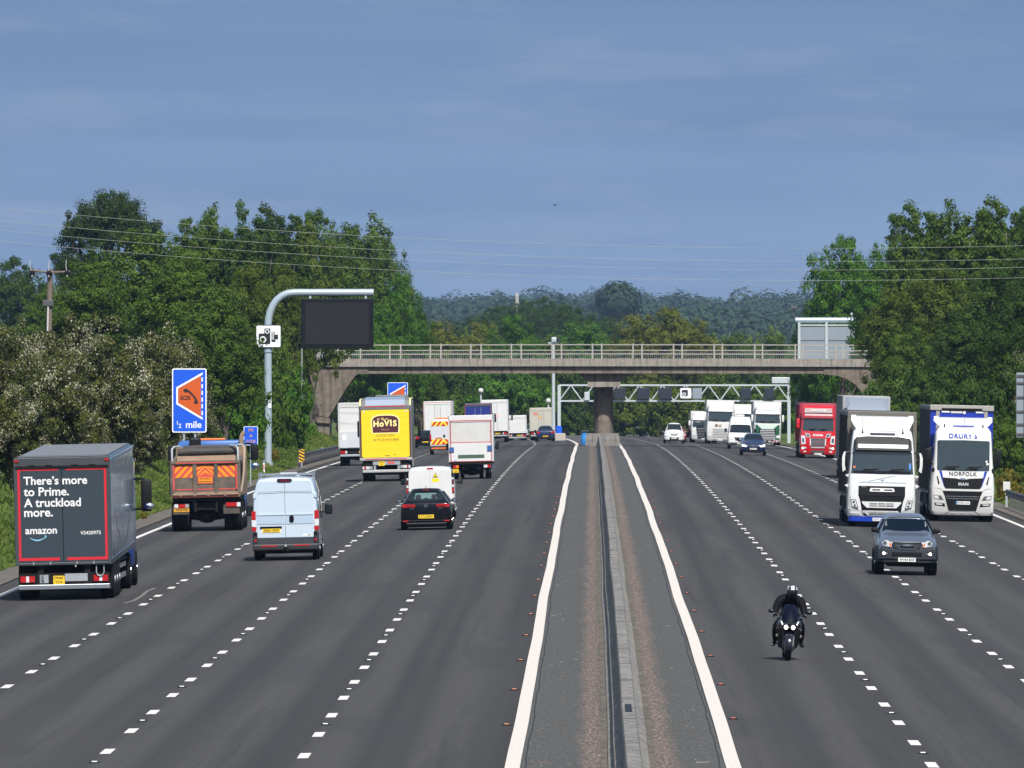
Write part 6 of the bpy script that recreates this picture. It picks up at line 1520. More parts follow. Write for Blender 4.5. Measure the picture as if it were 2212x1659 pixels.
def deflector(t, mat, z0, z1, w0, w1, y0=.7, y1=1.75):
    m = MB()
    m.loft([[(-w0, y0, z0), (w0, y0, z0), (w0, 2.2, z0), (-w0, 2.2, z0)], [(-w0 - .02, y0 + .3, (z0 + z1) / 2 - .05), (w0 + .02, y0 + .3, (z0 + z1) / 2 - .05), (w0 + .02, 2.25, (z0 + z1) / 2), (-w0 - .02, 2.25, (z0 + z1) / 2)],
            [(-w1 + .1, y1 - .25, z1 - .05), (w1 - .1, y1 - .25, z1 - .05), (w1 - .1, 2.3, z1 - .05), (-w1 + .1, 2.3, z1 - .05)], [(-w1 + .08, y1, z1), (w1 - .08, y1, z1), (w1 - .08, 2.3, z1), (-w1 + .08, 2.3, z1)]], mat)
    for s in (-1, 1): m.loft([[(s * (w0 - .12), y0 + .12, z0 + .04), (s * w0, y0 + .2, z0 + .02), (s * w0, 2.2, z0)], [(s * (w1 - .22), y1 - .5, z1 - .12), (s * w1, y1 - .4, z1 - .16), (s * w1, 2.3, z1 - .16)], [(s * (w1 - .18), y1 - .3, z1 + .035), (s * (w1 - .01), y1 - .25, z1 + .03), (s * (w1 - .01), 2.3, z1 + .03)]], mat)
    return part(m, 'roof_deflector', t, None, 35)
CURT = M('charcoal_curtain', (.045, .043, .040), .6, dirt=.35, dcol=(.075, .07, .06)); CURTF = M('curtain_rail_grey', (.13, .12, .105), .6, dirt=.3)
WCAB = M('white_cab_paint', (.67, .675, .67), .22, coat=.6, dirt=.12, dcol=(.42, .40, .37))
def white_artic():
    t = veh('articulated_lorry', 'white lorry cab with a blue bumper pulling a charcoal curtain-sided trailer', 'lorry', 1903, 1139, 1.03)
    m, yf = cab([(.36, 1.22, .12, 2.3), (.55, 1.25, .02, 2.3), (1.17, 1.255, 0, 2.3), (1.95, 1.23, .03, 2.3), (2.9, 1.17, .22, 2.3), (3.36, 1.12, .36, 2.3), (3.56, 1.08, .5, 2.3), (3.66, .98, .72, 2.3)], WCAB); part(m, 'cab', t, None, 35)
    m = MB(); cab_glass(m, 1.15, 2.0, 2.86, yf, top=1.10); part(m, 'windscreen', t)
    m = MB(); fpl(m, [(-1.16, 1.99), (1.16, 1.99), (1.15, 2.10), (-1.15, 2.10)], yf, GLOSSK, .016); part(m, 'scuttle_band', t)
    m = MB(); P = [(-1.10, 2.87), (1.10, 2.87), (1.07, 3.22), (.98, 3.34), (.6, 3.38), (-.6, 3.38), (-.98, 3.34), (-1.07, 3.22)]
    fpl(m, P, lambda x, z: yf(x, z) - .16 + .2 * (z - 2.87), BLACK, .02); v = part(m, 'sun_visor', t)
    m = MB(); fpl(m, rr(-.92, .95, 2.95, 3.09, .03), lambda x, z: yf(x, z) - .185 + .2 * (z - 2.87), LETW, .006); part(m, 'white_strip', v)
    m = MB(); fpl(m, [(-.46, 3.43), (.46, 3.43), (.50, 3.585), (-.50, 3.585)], yf, NAVY, .02); part(m, 'roof_window', t)
    m = MB()
    for s in (-1, 1): m.box(s * .75 - .035, s * .75 + .035, .42, .52, 3.5, 3.56, BLACK, .01); m.tube([(s * .75, .5, 3.55), (s * .75, .55, 3.62)], .02, BLACK, 5); m.tube([(s * .75, .55, 3.6), (s * .75, .6, 4.05)], .008, BLACK, 4)
    part(m, 'aerial', t)
    deflector(t, WCAB, 3.62, 4.13, 1.0, 1.17)
    m = MB(); fpl(m, [(-.87, 1.53), (.87, 1.53), (.87, 1.12), (.80, .95), (.72, .55), (.62, .42), (-.62, .42), (-.72, .55), (-.80, .95), (-.87, 1.12)], yf, BLACK, .02); g = part(m, 'front_grille', t)
    m = MB(); fpl(m, rr(-.84, .84, 1.17, 1.50, .03), lambda x, z: yf(x, z) - .02, M('mesh_black', (.009, .0095, .011), .6, spec=.2), .012); fpl(m, [(-.46, 1.34), (-.42, 1.46), (.44, 1.46), (.48, 1.34), (.40, 1.325), (-.38, 1.325)], lambda x, z: yf(x, z) - .032, LETW, .01); fpl(m, rr(-.36, -.06, 1.365, 1.415, .02), lambda x, z: yf(x, z) - .042, BLACK, .004); fpl(m, rr(.08, .40, 1.365, 1.415, .02), lambda x, z: yf(x, z) - .042, BLACK, .004); part(m, 'upper_slot', g)
    for z0, z1, a, b in ((.72, .95, .74, .55), (.42, .60, .64, .5)):
        m = MB(); fpl(m, [(-a, z1), (a, z1), (a - .03, z1 - .08), (b, z0), (-b, z0), (-a + .03, z1 - .08)], lambda x, z: yf(x, z) - .02, WCAB, .03)
        fpl(m, rr(-.45, .45, z0 + .05, z1 - .055), lambda x, z: yf(x, z) - .05, M('grille_shadow', (.06, .06, .06), .6), .004)
        for k in range(1, 3): zz = z0 + .05 + (z1 - z0 - .105) * k / 3; fpl(m, rr(-.45, .45, zz - .008, zz + .008), lambda x, z: yf(x, z) - .054, LETW, .006)
        for x in (-.15, .15): fpl(m, rr(x - .012, x + .012, z0 + .05, z1 - .055), lambda x, z: yf(x, z) - .054, LETW, .006)
        part(m, 'grille_bar', g)
    for s in (-1, 1):
        m = MB(); fpl(m, [(s * 1.26, 1.16), (s * .86, 1.14), (s * .80, .95), (s * .70, .42), (s * 1.24, .40)], yf, WCAB, .035); c = part(m, 'corner_panel', t)
        m = MB(); fpl(m, [(s * 1.16, 1.02), (s * .96, 1.02), (s * .86, .70), (s * .88, .63), (s * 1.12, .70)], lambda x, z: yf(x, z) - .035, M('headlamp_bezel', (.10, .10, .11), .3), .008); fpl(m, [(s * 1.13, .99), (s * .98, .99), (s * .90, .73), (s * 1.10, .76)], lambda x, z: yf(x, z) - .043, LAMPC, .008); fpl(m, circ(s * 1.04, .92, .05), lambda x, z: yf(x, z) - .052, CHROME, .006); fpl(m, circ(s * 1.0, .80, .045), lambda x, z: yf(x, z) - .052, CHROME, .006); part(m, 'headlight', c)
        m = MB(); fpl(m, [(s * 1.14, .52), (s * .80, .49), (s * .82, .41), (s * 1.12, .43)], lambda x, z: yf(x, z) - .035, LAMPC, .01); part(m, 'fog_light', c)
        m = MB(); m.tube([(s * 1.2, .25, 2.78), (s * 1.38, .2, 2.76), (s * 1.44, .2, 2.7)], .04, BLACK, 6); m.loft([[(s * 1.36, .1, 2.12), (s * 1.47, .1, 2.04), (s * 1.47, .3, 2.04), (s * 1.36, .3, 2.12)], [(s * 1.40, .08, 2.3), (s * 1.50, .08, 2.3), (s * 1.50, .32, 2.3), (s * 1.40, .32, 2.3)], [(s * 1.40, .08, 2.6), (s * 1.50, .08, 2.6), (s * 1.50, .32, 2.6), (s * 1.40, .32, 2.6)], [(s * 1.37, .1, 2.80), (s * 1.44, .1, 2.78), (s * 1.44, .3, 2.78), (s * 1.37, .3, 2.80)]], WCAB); m.box(s * 1.33 - .03, s * 1.33 + .06, .12, .3, 2.1, 2.75, BLACK, .03); part(m, 'mirror', t, None, 40)
        m = MB(); m.plate([(s * 1.24, 1.97), (s * 1.38, 1.92), (s * 1.26, 1.84)], .15, WCAB, .1); m.plate([(s * 1.24, 1.60), (s * 1.40, 1.55), (s * 1.26, 1.46)], .15, WCAB, .1); part(m, 'wind_vane', t)
    m = MB(); fpl(m, circ(.02, 1.79, .065, 20), yf, CHROME, .02); fpl(m, circ(.02, 1.79, .045, 16), lambda x, z: yf(x, z) - .02, WCAB, .003); fpl(m, [(-.63, 1.69), (-.60, 1.675), (.5, 1.92), (.47, 1.935)], yf, M('silver_stripe', (.5, .52, .53), .3, metal=.6), .008); part(m, 'maker_badge', t)
    m = MB(); fpl(m, [(-.85, 1.665), (.92, 1.665), (.90, 1.70), (-.83, 1.70)], yf, M('pale_blue_step', (.5, .62, .72), .3), .015); part(m, 'step_line', t)
    BLB = M('blue_bumper', (.006, .035, .36), .3, coat=.5)
    m = MB(); m.loft([[(-1.22, .2, z), (-1.1, .06, z), (0, .02, z), (1.1, .06, z), (1.22, .2, z), (1.22, .5, z), (-1.22, .5, z)] for z in (.21, .24, .35, .38)], BLB); part(m, 'bumper', t)
    plate_no(t, -.06, .29, .01, .52, .12, 'KX15 WFV', PLATEW)
    wipers(t, yf, 2.06, (-.75, .22)); text(t, 'VOLVO', M('grey_letters', (.4, .4, .4), .4), -.68, 1.50, yf(-.68, 1.5) - .036, h=.035, bold=.02)
    m = MB(); fpl(m, rr(1.0, 1.07, 2.17, 2.40, .02), lambda x, z: yf(x, z) - .015, M('blue_disc', (.05, .22, .6), .4), .004); fpl(m, rr(-1.08, -1.0, 2.19, 2.27, .01), lambda x, z: yf(x, z) - .015, M('orange_disc', (.6, .15, .06), .5), .004); part(m, 'screen_sticker', t)
    m = MB(); sideglass(m, lambda z: 1.23 - max(0, z - 1.95) * .062, [(.65, 2.0), (1.5, 2.0), (1.5, 2.8), (.72, 2.8)]); part(m, 'side_window', t)
    front_running(t); trailer(t, 2.75, 13.2, 1.275, 1.05, 4.27, CURT, CURTF, off=.03)
    m = MB(); m.box(-1.27, 1.33, 2.66, 2.76, 4.02, 4.30, CURTF, .03)
    for x in (-1.2, 1.26): m.box(x - .08, x + .08, 2.66, 2.76, 1.0, 4.03, CURTF, .02)
    part(m, 'headboard', t)
white_artic()
def blue_white_artic():
    t = veh('articulated_lorry', 'white lorry cab with blue lettering and a royal blue trailer front', 'lorry', 2078, 1127)
    DB = M('royal_blue', (.010, .035, .36), .35, coat=.3)
    m, yf = cab([(.26, 1.20, .10, 2.4), (.40, 1.26, .01, 2.4), (1.35, 1.27, 0, 2.4), (2.0, 1.22, .03, 2.4), (3.25, 1.13, .22, 2.4), (3.6, 1.10, .30, 2.4), (3.76, 1.0, .45, 2.4), (3.80, .9, .8, 2.4)], WCAB); part(m, 'cab', t, None, 35)
    m = MB(); cab_glass(m, 1.05, 2.05, 3.25, yf, r=.05, top=1.05); part(m, 'windscreen', t)
    deflector(t, WCAB, 3.76, 4.17, .95, 1.18)
    m = MB(); m.box(-.42, .42, .5, .7, 3.80, 3.865, DB, .02); m.tube([(-.4, .46, 3.80), (-.36, .44, 3.76), (.36, .44, 3.76), (.4, .46, 3.80)], .018, WCAB, 6); part(m, 'roof_hatch', t)
    m = MB()
    for s in (-1, 1): m.tube([(s * .77, .5, 3.74), (s * .77, .5, 3.90)], .03, BLACK, 6)
    m.tube([(.02, .5, 3.78), (.02, .55, 4.15)], .007, BLACK, 4); part(m, 'air_horn', t)
    text(t, "DRURY'S", DB, -.02, 3.44, yf(0, 3.44) - .018, h=.21, w=1.42, bold=.03, spacing=1.12, sl=.229, z0=3.44)
    text(t, 'NORFOLK', INK, 0, 1.92, yf(0, 1.92) - .012, h=.16, w=1.28, bold=.015, spacing=1.15, sl=.04, z0=1.92)
    m = MB()
    for s in (-1, 1): fpl(m, [(s * .97, 2.03), (s * .86, 2.03), (s * .72, 1.40), (s * .76, 1.40)], yf, DB, .006)
    part(m, 'blue_stripe', t)
    m = MB()
    for s in (-1, 1): fpl(m, [(s * 1.06, 1.82), (s * 1.01, 1.80), (s * .93, 1.52), (s * .99, 1.48)], yf, BLACK, .01)
    part(m, 'cab_vent', t)
    m = MB(); fpl(m, [(-.83, 1.76), (-.3, 1.735), (0, 1.68), (.3, 1.735), (.83, 1.76), (.72, 1.36), (.66, 1.33), (-.66, 1.33), (-.72, 1.36)], yf, M('mesh_black'), .02); g = part(m, 'front_grille', t)
    text(g, 'MAN', M('silver_letters', (.6, .61, .62), .35), .02, 1.51, yf(0, 1.5) - .022, h=.125, w=.68, bold=.03, spacing=1.2)
    m = MB(); fpl(m, [(-.10, 1.76), (.10, 1.76), (.07, 1.69), (0, 1.67), (-.07, 1.69)], lambda x, z: yf(x, z) - .02, CHROME, .012); part(m, 'maker_badge', g)
    m = MB(); fpl(m, [(-.80, 1.22), (.80, 1.22), (.72, 1.04), (.55, .44), (-.55, .44), (-.72, 1.04)], yf, BLACK, .022); lg = part(m, 'lower_grille', t)
    m = MB(); fpl(m, [(-.68, 1.03), (.68, 1.03), (.66, .995), (-.66, .995)], lambda x, z: yf(x, z) - .022, CHROME, .015); fpl(m, [(-.64, .94), (.64, .94), (.62, .905), (-.62, .905)], lambda x, z: yf(x, z) - .022, CHROME, .015); part(m, 'chrome_bar', lg)
    plate_no(t, .02, .755, yf(0, .75) - .025, .56, .13, 'EY20 LCA', PLATEW, blue=True)
    m = MB(); fpl(m, [(-1.25, 1.36), (-.92, 1.33), (-.80, 1.24), (.80, 1.24), (.92, 1.33), (1.25, 1.36), (1.25, 1.345), (.93, 1.31), (.81, 1.215), (-.81, 1.215), (-.93, 1.31), (-1.25, 1.345)], yf, M('grey_seam'), .006); fpl(m, [(-.72, .30), (-.5, .42), (.5, .42), (.72, .30), (.70, .29), (.49, .405), (-.49, .405), (-.70, .29)], yf, M('grey_seam'), .006); part(m, 'panel_gap', t)
    m = MB()
    for x in (-.35, 0, .35): fpl(m, circ(x, .31, .1, 14, .05), yf, WCAB, .02)
    part(m, 'bumper_bulge', t)
    for s in (-1, 1):
        m = MB(); fpl(m, [(s * 1.17, 1.06), (s * .86, 1.03), (s * .76, .86), (s * 1.14, .90)], yf, M('headlamp_bezel'), .012); fpl(m, [(s * 1.14, 1.035), (s * .99, 1.02), (s * .94, .90), (s * 1.12, .92)], lambda x, z: yf(x, z) - .012, LAMPC, .008); fpl(m, circ(s * .91, .95, .045), lambda x, z: yf(x, z) - .012, CHROME, .008); part(m, 'headlight', t)
        m = MB(); fpl(m, [(s * 1.13, .75), (s * .72, .72), (s * .69, .60), (s * 1.10, .64)], yf, BLACK, .012); fpl(m, [(s * 1.08, .72), (s * .8, .70), (s * .82, .66), (s * 1.06, .67)], lambda x, z: yf(x, z) - .012, LAMPC, .006); part(m, 'fog_light', t)
        truck_mirror(t, s * 1.40, 2.22, 2.92, .35, BLACK, .26)
        m = MB(); m.ell((s * 1.2, .1, 2.06), (.07, .08, .1), BLACK); part(m, 'kerb_mirror', t, None, 40)
    m = MB(); fpl(m, rr(-.92, -.88, 3.48, 3.50), yf, BLACK, .01); fpl(m, rr(.88, .94, 3.46, 3.48), yf, BLACK, .01); part(m, 'top_marker', t)
    wipers(t, yf, 2.10, (-.8, .1), .66); m = MB(); fpl(m, circ(.93, 2.43, .04), lambda x, z: yf(x, z) - .012, LETW, .003); fpl(m, circ(.97, 2.33, .05), lambda x, z: yf(x, z) - .012, LETW, .003); part(m, 'screen_sticker', t)
    m = MB(); sideglass(m, lambda z: 1.22 - max(0, z - 2) * .07, [(.6, 2.05), (1.5, 2.05), (1.5, 3.0), (.7, 3.0)]); part(m, 'side_window', t)
    front_running(t, 1.25); trailer(t, 2.9, 13.2, 1.28, 1.05, 4.60, CURT, CURTF)
    m = MB(); m.rect(-1.26, 1.26, 2.0, 4.44, 2.9, DB, .03); part(m, 'blue_headboard', t)
    BEAM = M('headboard_frame', (.32, .31, .28), .5, dirt=.3, dcol=(.2, .18, .15))
    m = MB(); m.box(-1.27, 1.27, 2.80, 2.9, 4.52, 4.66, BEAM, .02)
    for s in (-1, 1): m.box(s * .82, s * 1.29, 2.78, 2.92, 4.44, 4.655, BEAM, .02); m.box(s * .90, s * 1.04, 2.82, 2.88, 2.0, 4.45, BEAM)
    m.rect(-.8, .8, 4.40, 4.52, 2.86, CHASS, .02)
    for x in (-.66, .72): m.rect(x - .16, x + .16, 4.35, 4.41, 2.86, LETW, .03, .02)
    m.rect(-.45, .02, 4.33, 4.41, 2.86, OFFWH, .02); m.plate(circ(.1, 4.36, .06), 2.86, LETW, .03); part(m, 'headboard_frame', t)
blue_white_artic()
def red_artic():
    RD = M('bright_red_cab', (.55, .008, .014), .22, coat=1); RDK = M('deep_red', (.30, .012, .03), .4)
    t = veh('articulated_lorry', 'bright red lorry with a lettered roof board beside the bridge', 'lorry', 1766, 990)
    m, yf = cab([(.26, 1.18, .10, 2.4), (.4, 1.25, .01, 2.4), (1.3, 1.26, 0, 2.4), (1.9, 1.22, .04, 2.4), (2.8, 1.15, .2, 2.4), (3.4, 1.12, .3, 2.4), (3.68, 1.08, .6, 2.4), (3.74, 1.0, .9, 2.4)], RD); part(m, 'cab', t, None, 35)
    m = MB(); cab_glass(m, 1.10, 1.92, 2.78, yf, top=1.04); part(m, 'windscreen', t); wipers(t, yf, 1.95, (-.7, .1), .6)
    m = MB(); fpl(m, rr(-1.0, 1.0, 3.18, 3.50, .05), lambda x, z: yf(x, z) - .06, M('dark_red_board', (.10, .01, .02), .4), .05); s_ = part(m, 'roof_board', t)
    text(s_, 'HAULAGE', LETW, .0, 3.35, yf(0, 3.35) - .14, h=.2, w=1.7, bold=.05); m = MB(); fpl(m, rr(-.95, .98, 2.97, 3.13, .03), yf, M('pale_pink_board', (.68, .42, .42), .5), .03); part(m, 'name_strip', t)
    m = MB(); fpl(m, [(-1.1, 2.80), (1.1, 2.80), (1.07, 2.92), (-1.07, 2.92)], lambda x, z: yf(x, z) - .12, RDK, .06); part(m, 'sun_visor', t)
    text(t, 'SCANIA', LETW, 0, 1.62, yf(0, 1.62) - .01, h=.16, w=.86, bold=.05)
    m = MB(); fpl(m, [(-.52, 1.40), (.52, 1.40), (.48, .86), (-.48, .86)], yf, M('grille_steel', (.20, .20, .21), .4, metal=.5), .02)
    for k in range(5): fpl(m, rr(-.47, .47, .91 + k * .1, .93 + k * .1), lambda x, z: yf(x, z) - .02, RD if k == 2 else BLACK, .008)
    for s in (-1, 1): fpl(m, [(s * .50, 1.38), (s * .58, 1.36), (s * .55, .88), (s * .48, .88)], lambda x, z: yf(x, z) - .01, LAMPC, .015)
    g = part(m, 'front_grille', t); m = MB(); fpl(m, rr(-.5, .5, .68, .82, .03), yf, M('grille_steel'), .02); fpl(m, rr(-.46, .46, .74, .78), lambda x, z: yf(x, z) - .02, LAMPC, .006); fpl(m, rr(-.48, .48, .38, .55, .04), yf, M('grille_shadow'), .02); part(m, 'lower_grille', t)
    for s in (-1, 1):
        m = MB(); fpl(m, [(s * 1.18, 1.58), (s * .92, 1.56), (s * .84, 1.0), (s * 1.16, .95)], yf, LAMPC, .03); fpl(m, [(s * 1.12, 1.4), (s * .98, 1.4), (s * .94, 1.1), (s * 1.1, 1.08)], lambda x, z: yf(x, z) - .03, CHROME, .006); part(m, 'headlight', t)
        m = MB(); fpl(m, [(s * .92, 1.77), (s * .60, 1.72), (s * .50, 1.46), (s * .82, 1.46)], yf, M('silver_corner', (.5, .5, .5), .3, metal=.4), .02); fpl(m, [(s * .8, 1.66), (s * .64, 1.64), (s * .6, 1.53), (s * .76, 1.53)], lambda x, z: yf(x, z) - .02, M('grille_shadow'), .006); part(m, 'corner_grille', t)
        m = MB(); fpl(m, rr(s * 1.18, s * .80, .64, .80, .04), yf, M('headlamp_bezel'), .015); fpl(m, circ(s * 1.05, .70, .07), lambda x, z: yf(x, z) - .015, LIT, .01); fpl(m, rr(s * .96, s * .82, .67, .77, .02), lambda x, z: yf(x, z) - .015, LAMPC, .01); part(m, 'fog_light', t)
        m = MB(); fpl(m, rr(s * 1.0, s * .8, .42, .5, .02), yf, LAMPC, .012); part(m, 'lower_lamp', t)
        truck_mirror(t, s * 1.40, 2.08, 2.76, .4, RD, .24)
    m = MB(); fpl(m, rr(-1.2, 1.2, .27, .30), yf, RDK, .02); part(m, 'bumper_lip', t)
    plate_no(t, .02, .31, -.02, .52, .12, 'SN17 HGK', PLATEW); front_running(t)
    trailer(t, 2.85, 13.2, 1.28, 1.05, 3.85, RDK, CURTF)
red_artic()
def plain_artic(label, px, py, cabm, z1=3.3, tz=4.1, XY=None, glassz=(1.95, 2.75), defl=True, lower=None, trail=CURT, green=False, box=True, s=1, w=1.22, name='articulated_lorry', L=13.2, chrome=False):
    t = veh(name, label, 'lorry', px, py, s, XY=XY)
    m, yf = cab([(.28, w - .05, .10, 2.3), (.42, w, .01, 2.3), (1.3, w + .01, 0, 2.3), (1.9, w - .02, .04, 2.3), (glassz[1] + .05, w - .08, .2, 2.3), (z1, w - .15, .45, 2.3), (z1 + .08, w - .25, .7, 2.3)], cabm); part(m, 'cab', t, None, 35)
    m = MB(); cab_glass(m, w - .1, glassz[0], glassz[1], yf, top=w - .15); part(m, 'windscreen', t); wipers(t, yf, glassz[0] + .05, (-.7, .1), .55)
    m = MB(); fpl(m, [(-w + .1, glassz[1] + .02), (w - .1, glassz[1] + .02), (w - .13, glassz[1] + .2), (-w + .13, glassz[1] + .2)], lambda x, z: yf(x, z) - .1, cabm, .05); part(m, 'sun_visor', t)
    if defl: deflector(t, M('silver_deflector', (.42, .46, .52), .18, metal=.6, coat=1) if chrome else cabm, z1, tz - .12, w - .25, w - .06)
    lo = lower or BLACK
    m = MB(); fpl(m, [(-.78, 1.45), (.78, 1.45), (.70, .95), (.62, .42), (-.62, .42), (-.70, .95)], yf, lo, .02); g = part(m, 'front_grille', t)
    m = MB()
    for k in range(6): z = .55 + k * .15; fpl(m, rr(-.66, .66, z, z + .055, .02), lambda x, z: yf(x, z) - .02, ALU if not green else LAMPC, .015)
    part(m, 'grille_bar', g)
    if green:
        GR = M('dark_green_panel', (.012, .085, .035), .3, coat=.6)
        m = MB()
        for s_ in (-1, 1): fpl(m, [(s_ * (w - .03), 1.85), (s_ * .95, 1.85), (s_ * .55, 1.5), (s_ * .72, 1.0), (s_ * .70, .5), (s_ * (w - .02), .5)], yf, GR, .012)
        fpl(m, [(-.95, 1.86), (.95, 1.86), (.5, 1.5), (-.5, 1.5)], yf, M('pale_green_bonnet', (.55, .66, .58), .3, coat=.6), .01); part(m, 'green_panel', t)
        m = MB(); fpl(m, rr(-.62, .62, glassz[1] + .27, glassz[1] + .40), yf, M('faded_grey_letters'), .01); part(m, 'name_strip', t)
        m = MB(); fpl(m, rr(-1.15, 1.15, .28, .48, .03), yf, LETW, .03)
        for k in range(8): x = -1.1 + k * .29; fpl(m, [(x, .29), (x + .12, .29), (x + .2, .47), (x + .08, .47)], lambda x, z: yf(x, z) - .03, REDREF, .005)
        part(m, 'bumper', t)
    for s_ in (-1, 1):
        m = MB(); fpl(m, [(s_ * (w - .06), .95), (s_ * .84, .92), (s_ * .78, .68), (s_ * (w - .1), .66)], yf, LAMPC, .025); part(m, 'headlight', t)
        truck_mirror(t, s_ * (w + .17), glassz[0] + .12, glassz[1] - .05, .4, BLACK if cabm is not WHITE else WHITE, .2)
    plate_no(t, 0, .36, -.02, .5, .11, 'MX18 OKP', PLATEW); front_running(t)
    if box: trailer(t, 2.75, L, w + .04, 1.05, tz, trail, CURTF)
    return t
t = plain_artic('tall white lorry with a chrome-barred grille behind the white pickup', 1555, 959, WHITE, 3.35, 4.0, trail=OFFWH, glassz=(2.05, 2.95), lower=OFFWH)
m = MB(); m.plate(circ(-.35, 1.72, .14, 12, .12), -.02, M('bronze_logo', (.25, .17, .10), .4), .03); m.plate(circ(.0, 1.72, .14, 12, .12), -.02, M('tan_logo', (.5, .42, .3), .4), .03); part(m, 'round_logo', t)
plain_artic('white and dark green lorry with red and white bumper stripes', 1657, 962, WHITE, 3.2, 3.95, green=True, trail=OFFWH, glassz=(2.0, 2.8), lower=BLACK)
plain_artic('grey lorry with a silver roof deflector behind the white cab with the blue bumper', 0, 0, M('silver_cab', (.40, .43, .48), .3, metal=.4, coat=1), 3.35, 4.55, XY=(15.0, 560), chrome=True, trail=M('mid_grey_trailer', (.30, .31, .31), .5, dirt=.2), w=1.27)
plain_artic('white lorry squeezed between the tall white lorry and the green and white lorry', 0, 0, WHITE, 3.0, 3.7, XY=(14.7, 985), trail=OFFWH)
t = plain_artic('white lorry with a dark windscreen half hidden behind the tall white lorry', 0, 0, WHITE, 2.75, 2.95, XY=(10.5, 960), trail=OFFWH, glassz=(1.45, 2.1), defl=False)
def far_box():
    t = veh('box_lorry', 'pair of bright white box fronts far off where the road disappears', 'lorry', 0, 0, 1, XY=(5.6, 1290))
    m = MB(); m.box(-1.45, -.35, 0, 6, .5, 2.35, WHITE, .05); m.box(-.28, .8, 0, 6, .5, 2.35, WHITE, .05); m.box(.86, 1.6, .3, 6, .5, 2.42, STEEL, .05); part(m, 'box_body', t, None, 30)
    m = MB(); m.box(-1.4, 1.4, -1.6, -.1, .3, .7, CHASS, .1); part(m, 'cab', t); lorry_rear_axles(t, 1.2, (2, 5), False)
far_box()
def roofpod_van():
    t = veh('panel_van', 'white van with a pod on its roof behind the navy blue crossover', 'van', 1599, 970)
    m, yf = cab([(.3, .9, .12, 5.6), (.5, 1.0, .0, 5.6), (.95, 1.0, .05, 5.6), (1.2, .98, .35, 5.6), (1.35, .95, .7, 5.6), (1.95, .88, 1.25, 5.6), (2.3, .84, 1.5, 5.6), (2.62, .75, 2.0, 5.6)], WHITE, .2); part(m, 'van_body', t, None, 35)
    m = MB(); fpl(m, [(-.88, 1.33), (.88, 1.33), (.80, 1.93), (.6, 1.98), (-.6, 1.98), (-.80, 1.93)], yf, GLASS, .02); part(m, 'windscreen', t)
    m = MB(); m.box(-.32, .32, 2.2, 2.9, 2.62, 2.80, WHITE, .06); part(m, 'roof_pod', t)
    m = MB(); fpl(m, [(-.5, .95), (.5, .95), (.38, .68), (-.38, .68)], yf, BLACK, .02); fpl(m, rr(-.07, .07, .76, .9, .05), lambda x, z: yf(x, z) - .02, CHROME, .01); fpl(m, rr(-.85, .85, .34, .55, .05), yf, BLACK, .02); part(m, 'front_grille', t)
    for s in (-1, 1):
        m = MB(); fpl(m, [(s * .94, 1.02), (s * .62, .96), (s * .58, .80), (s * .92, .82)], yf, LAMPC, .025); part(m, 'headlight', t); small_mirror(t, s * 1.2, 1.1, 1.5, BLACK, .2, .32)
        for y in (1.0, 4.6): wheel(t, s * .88, y, .35, .22)
    plate_no(t, 0, .45, -.03, .5, .11, 'VN68 UHT', PLATEW)
roofpod_van()

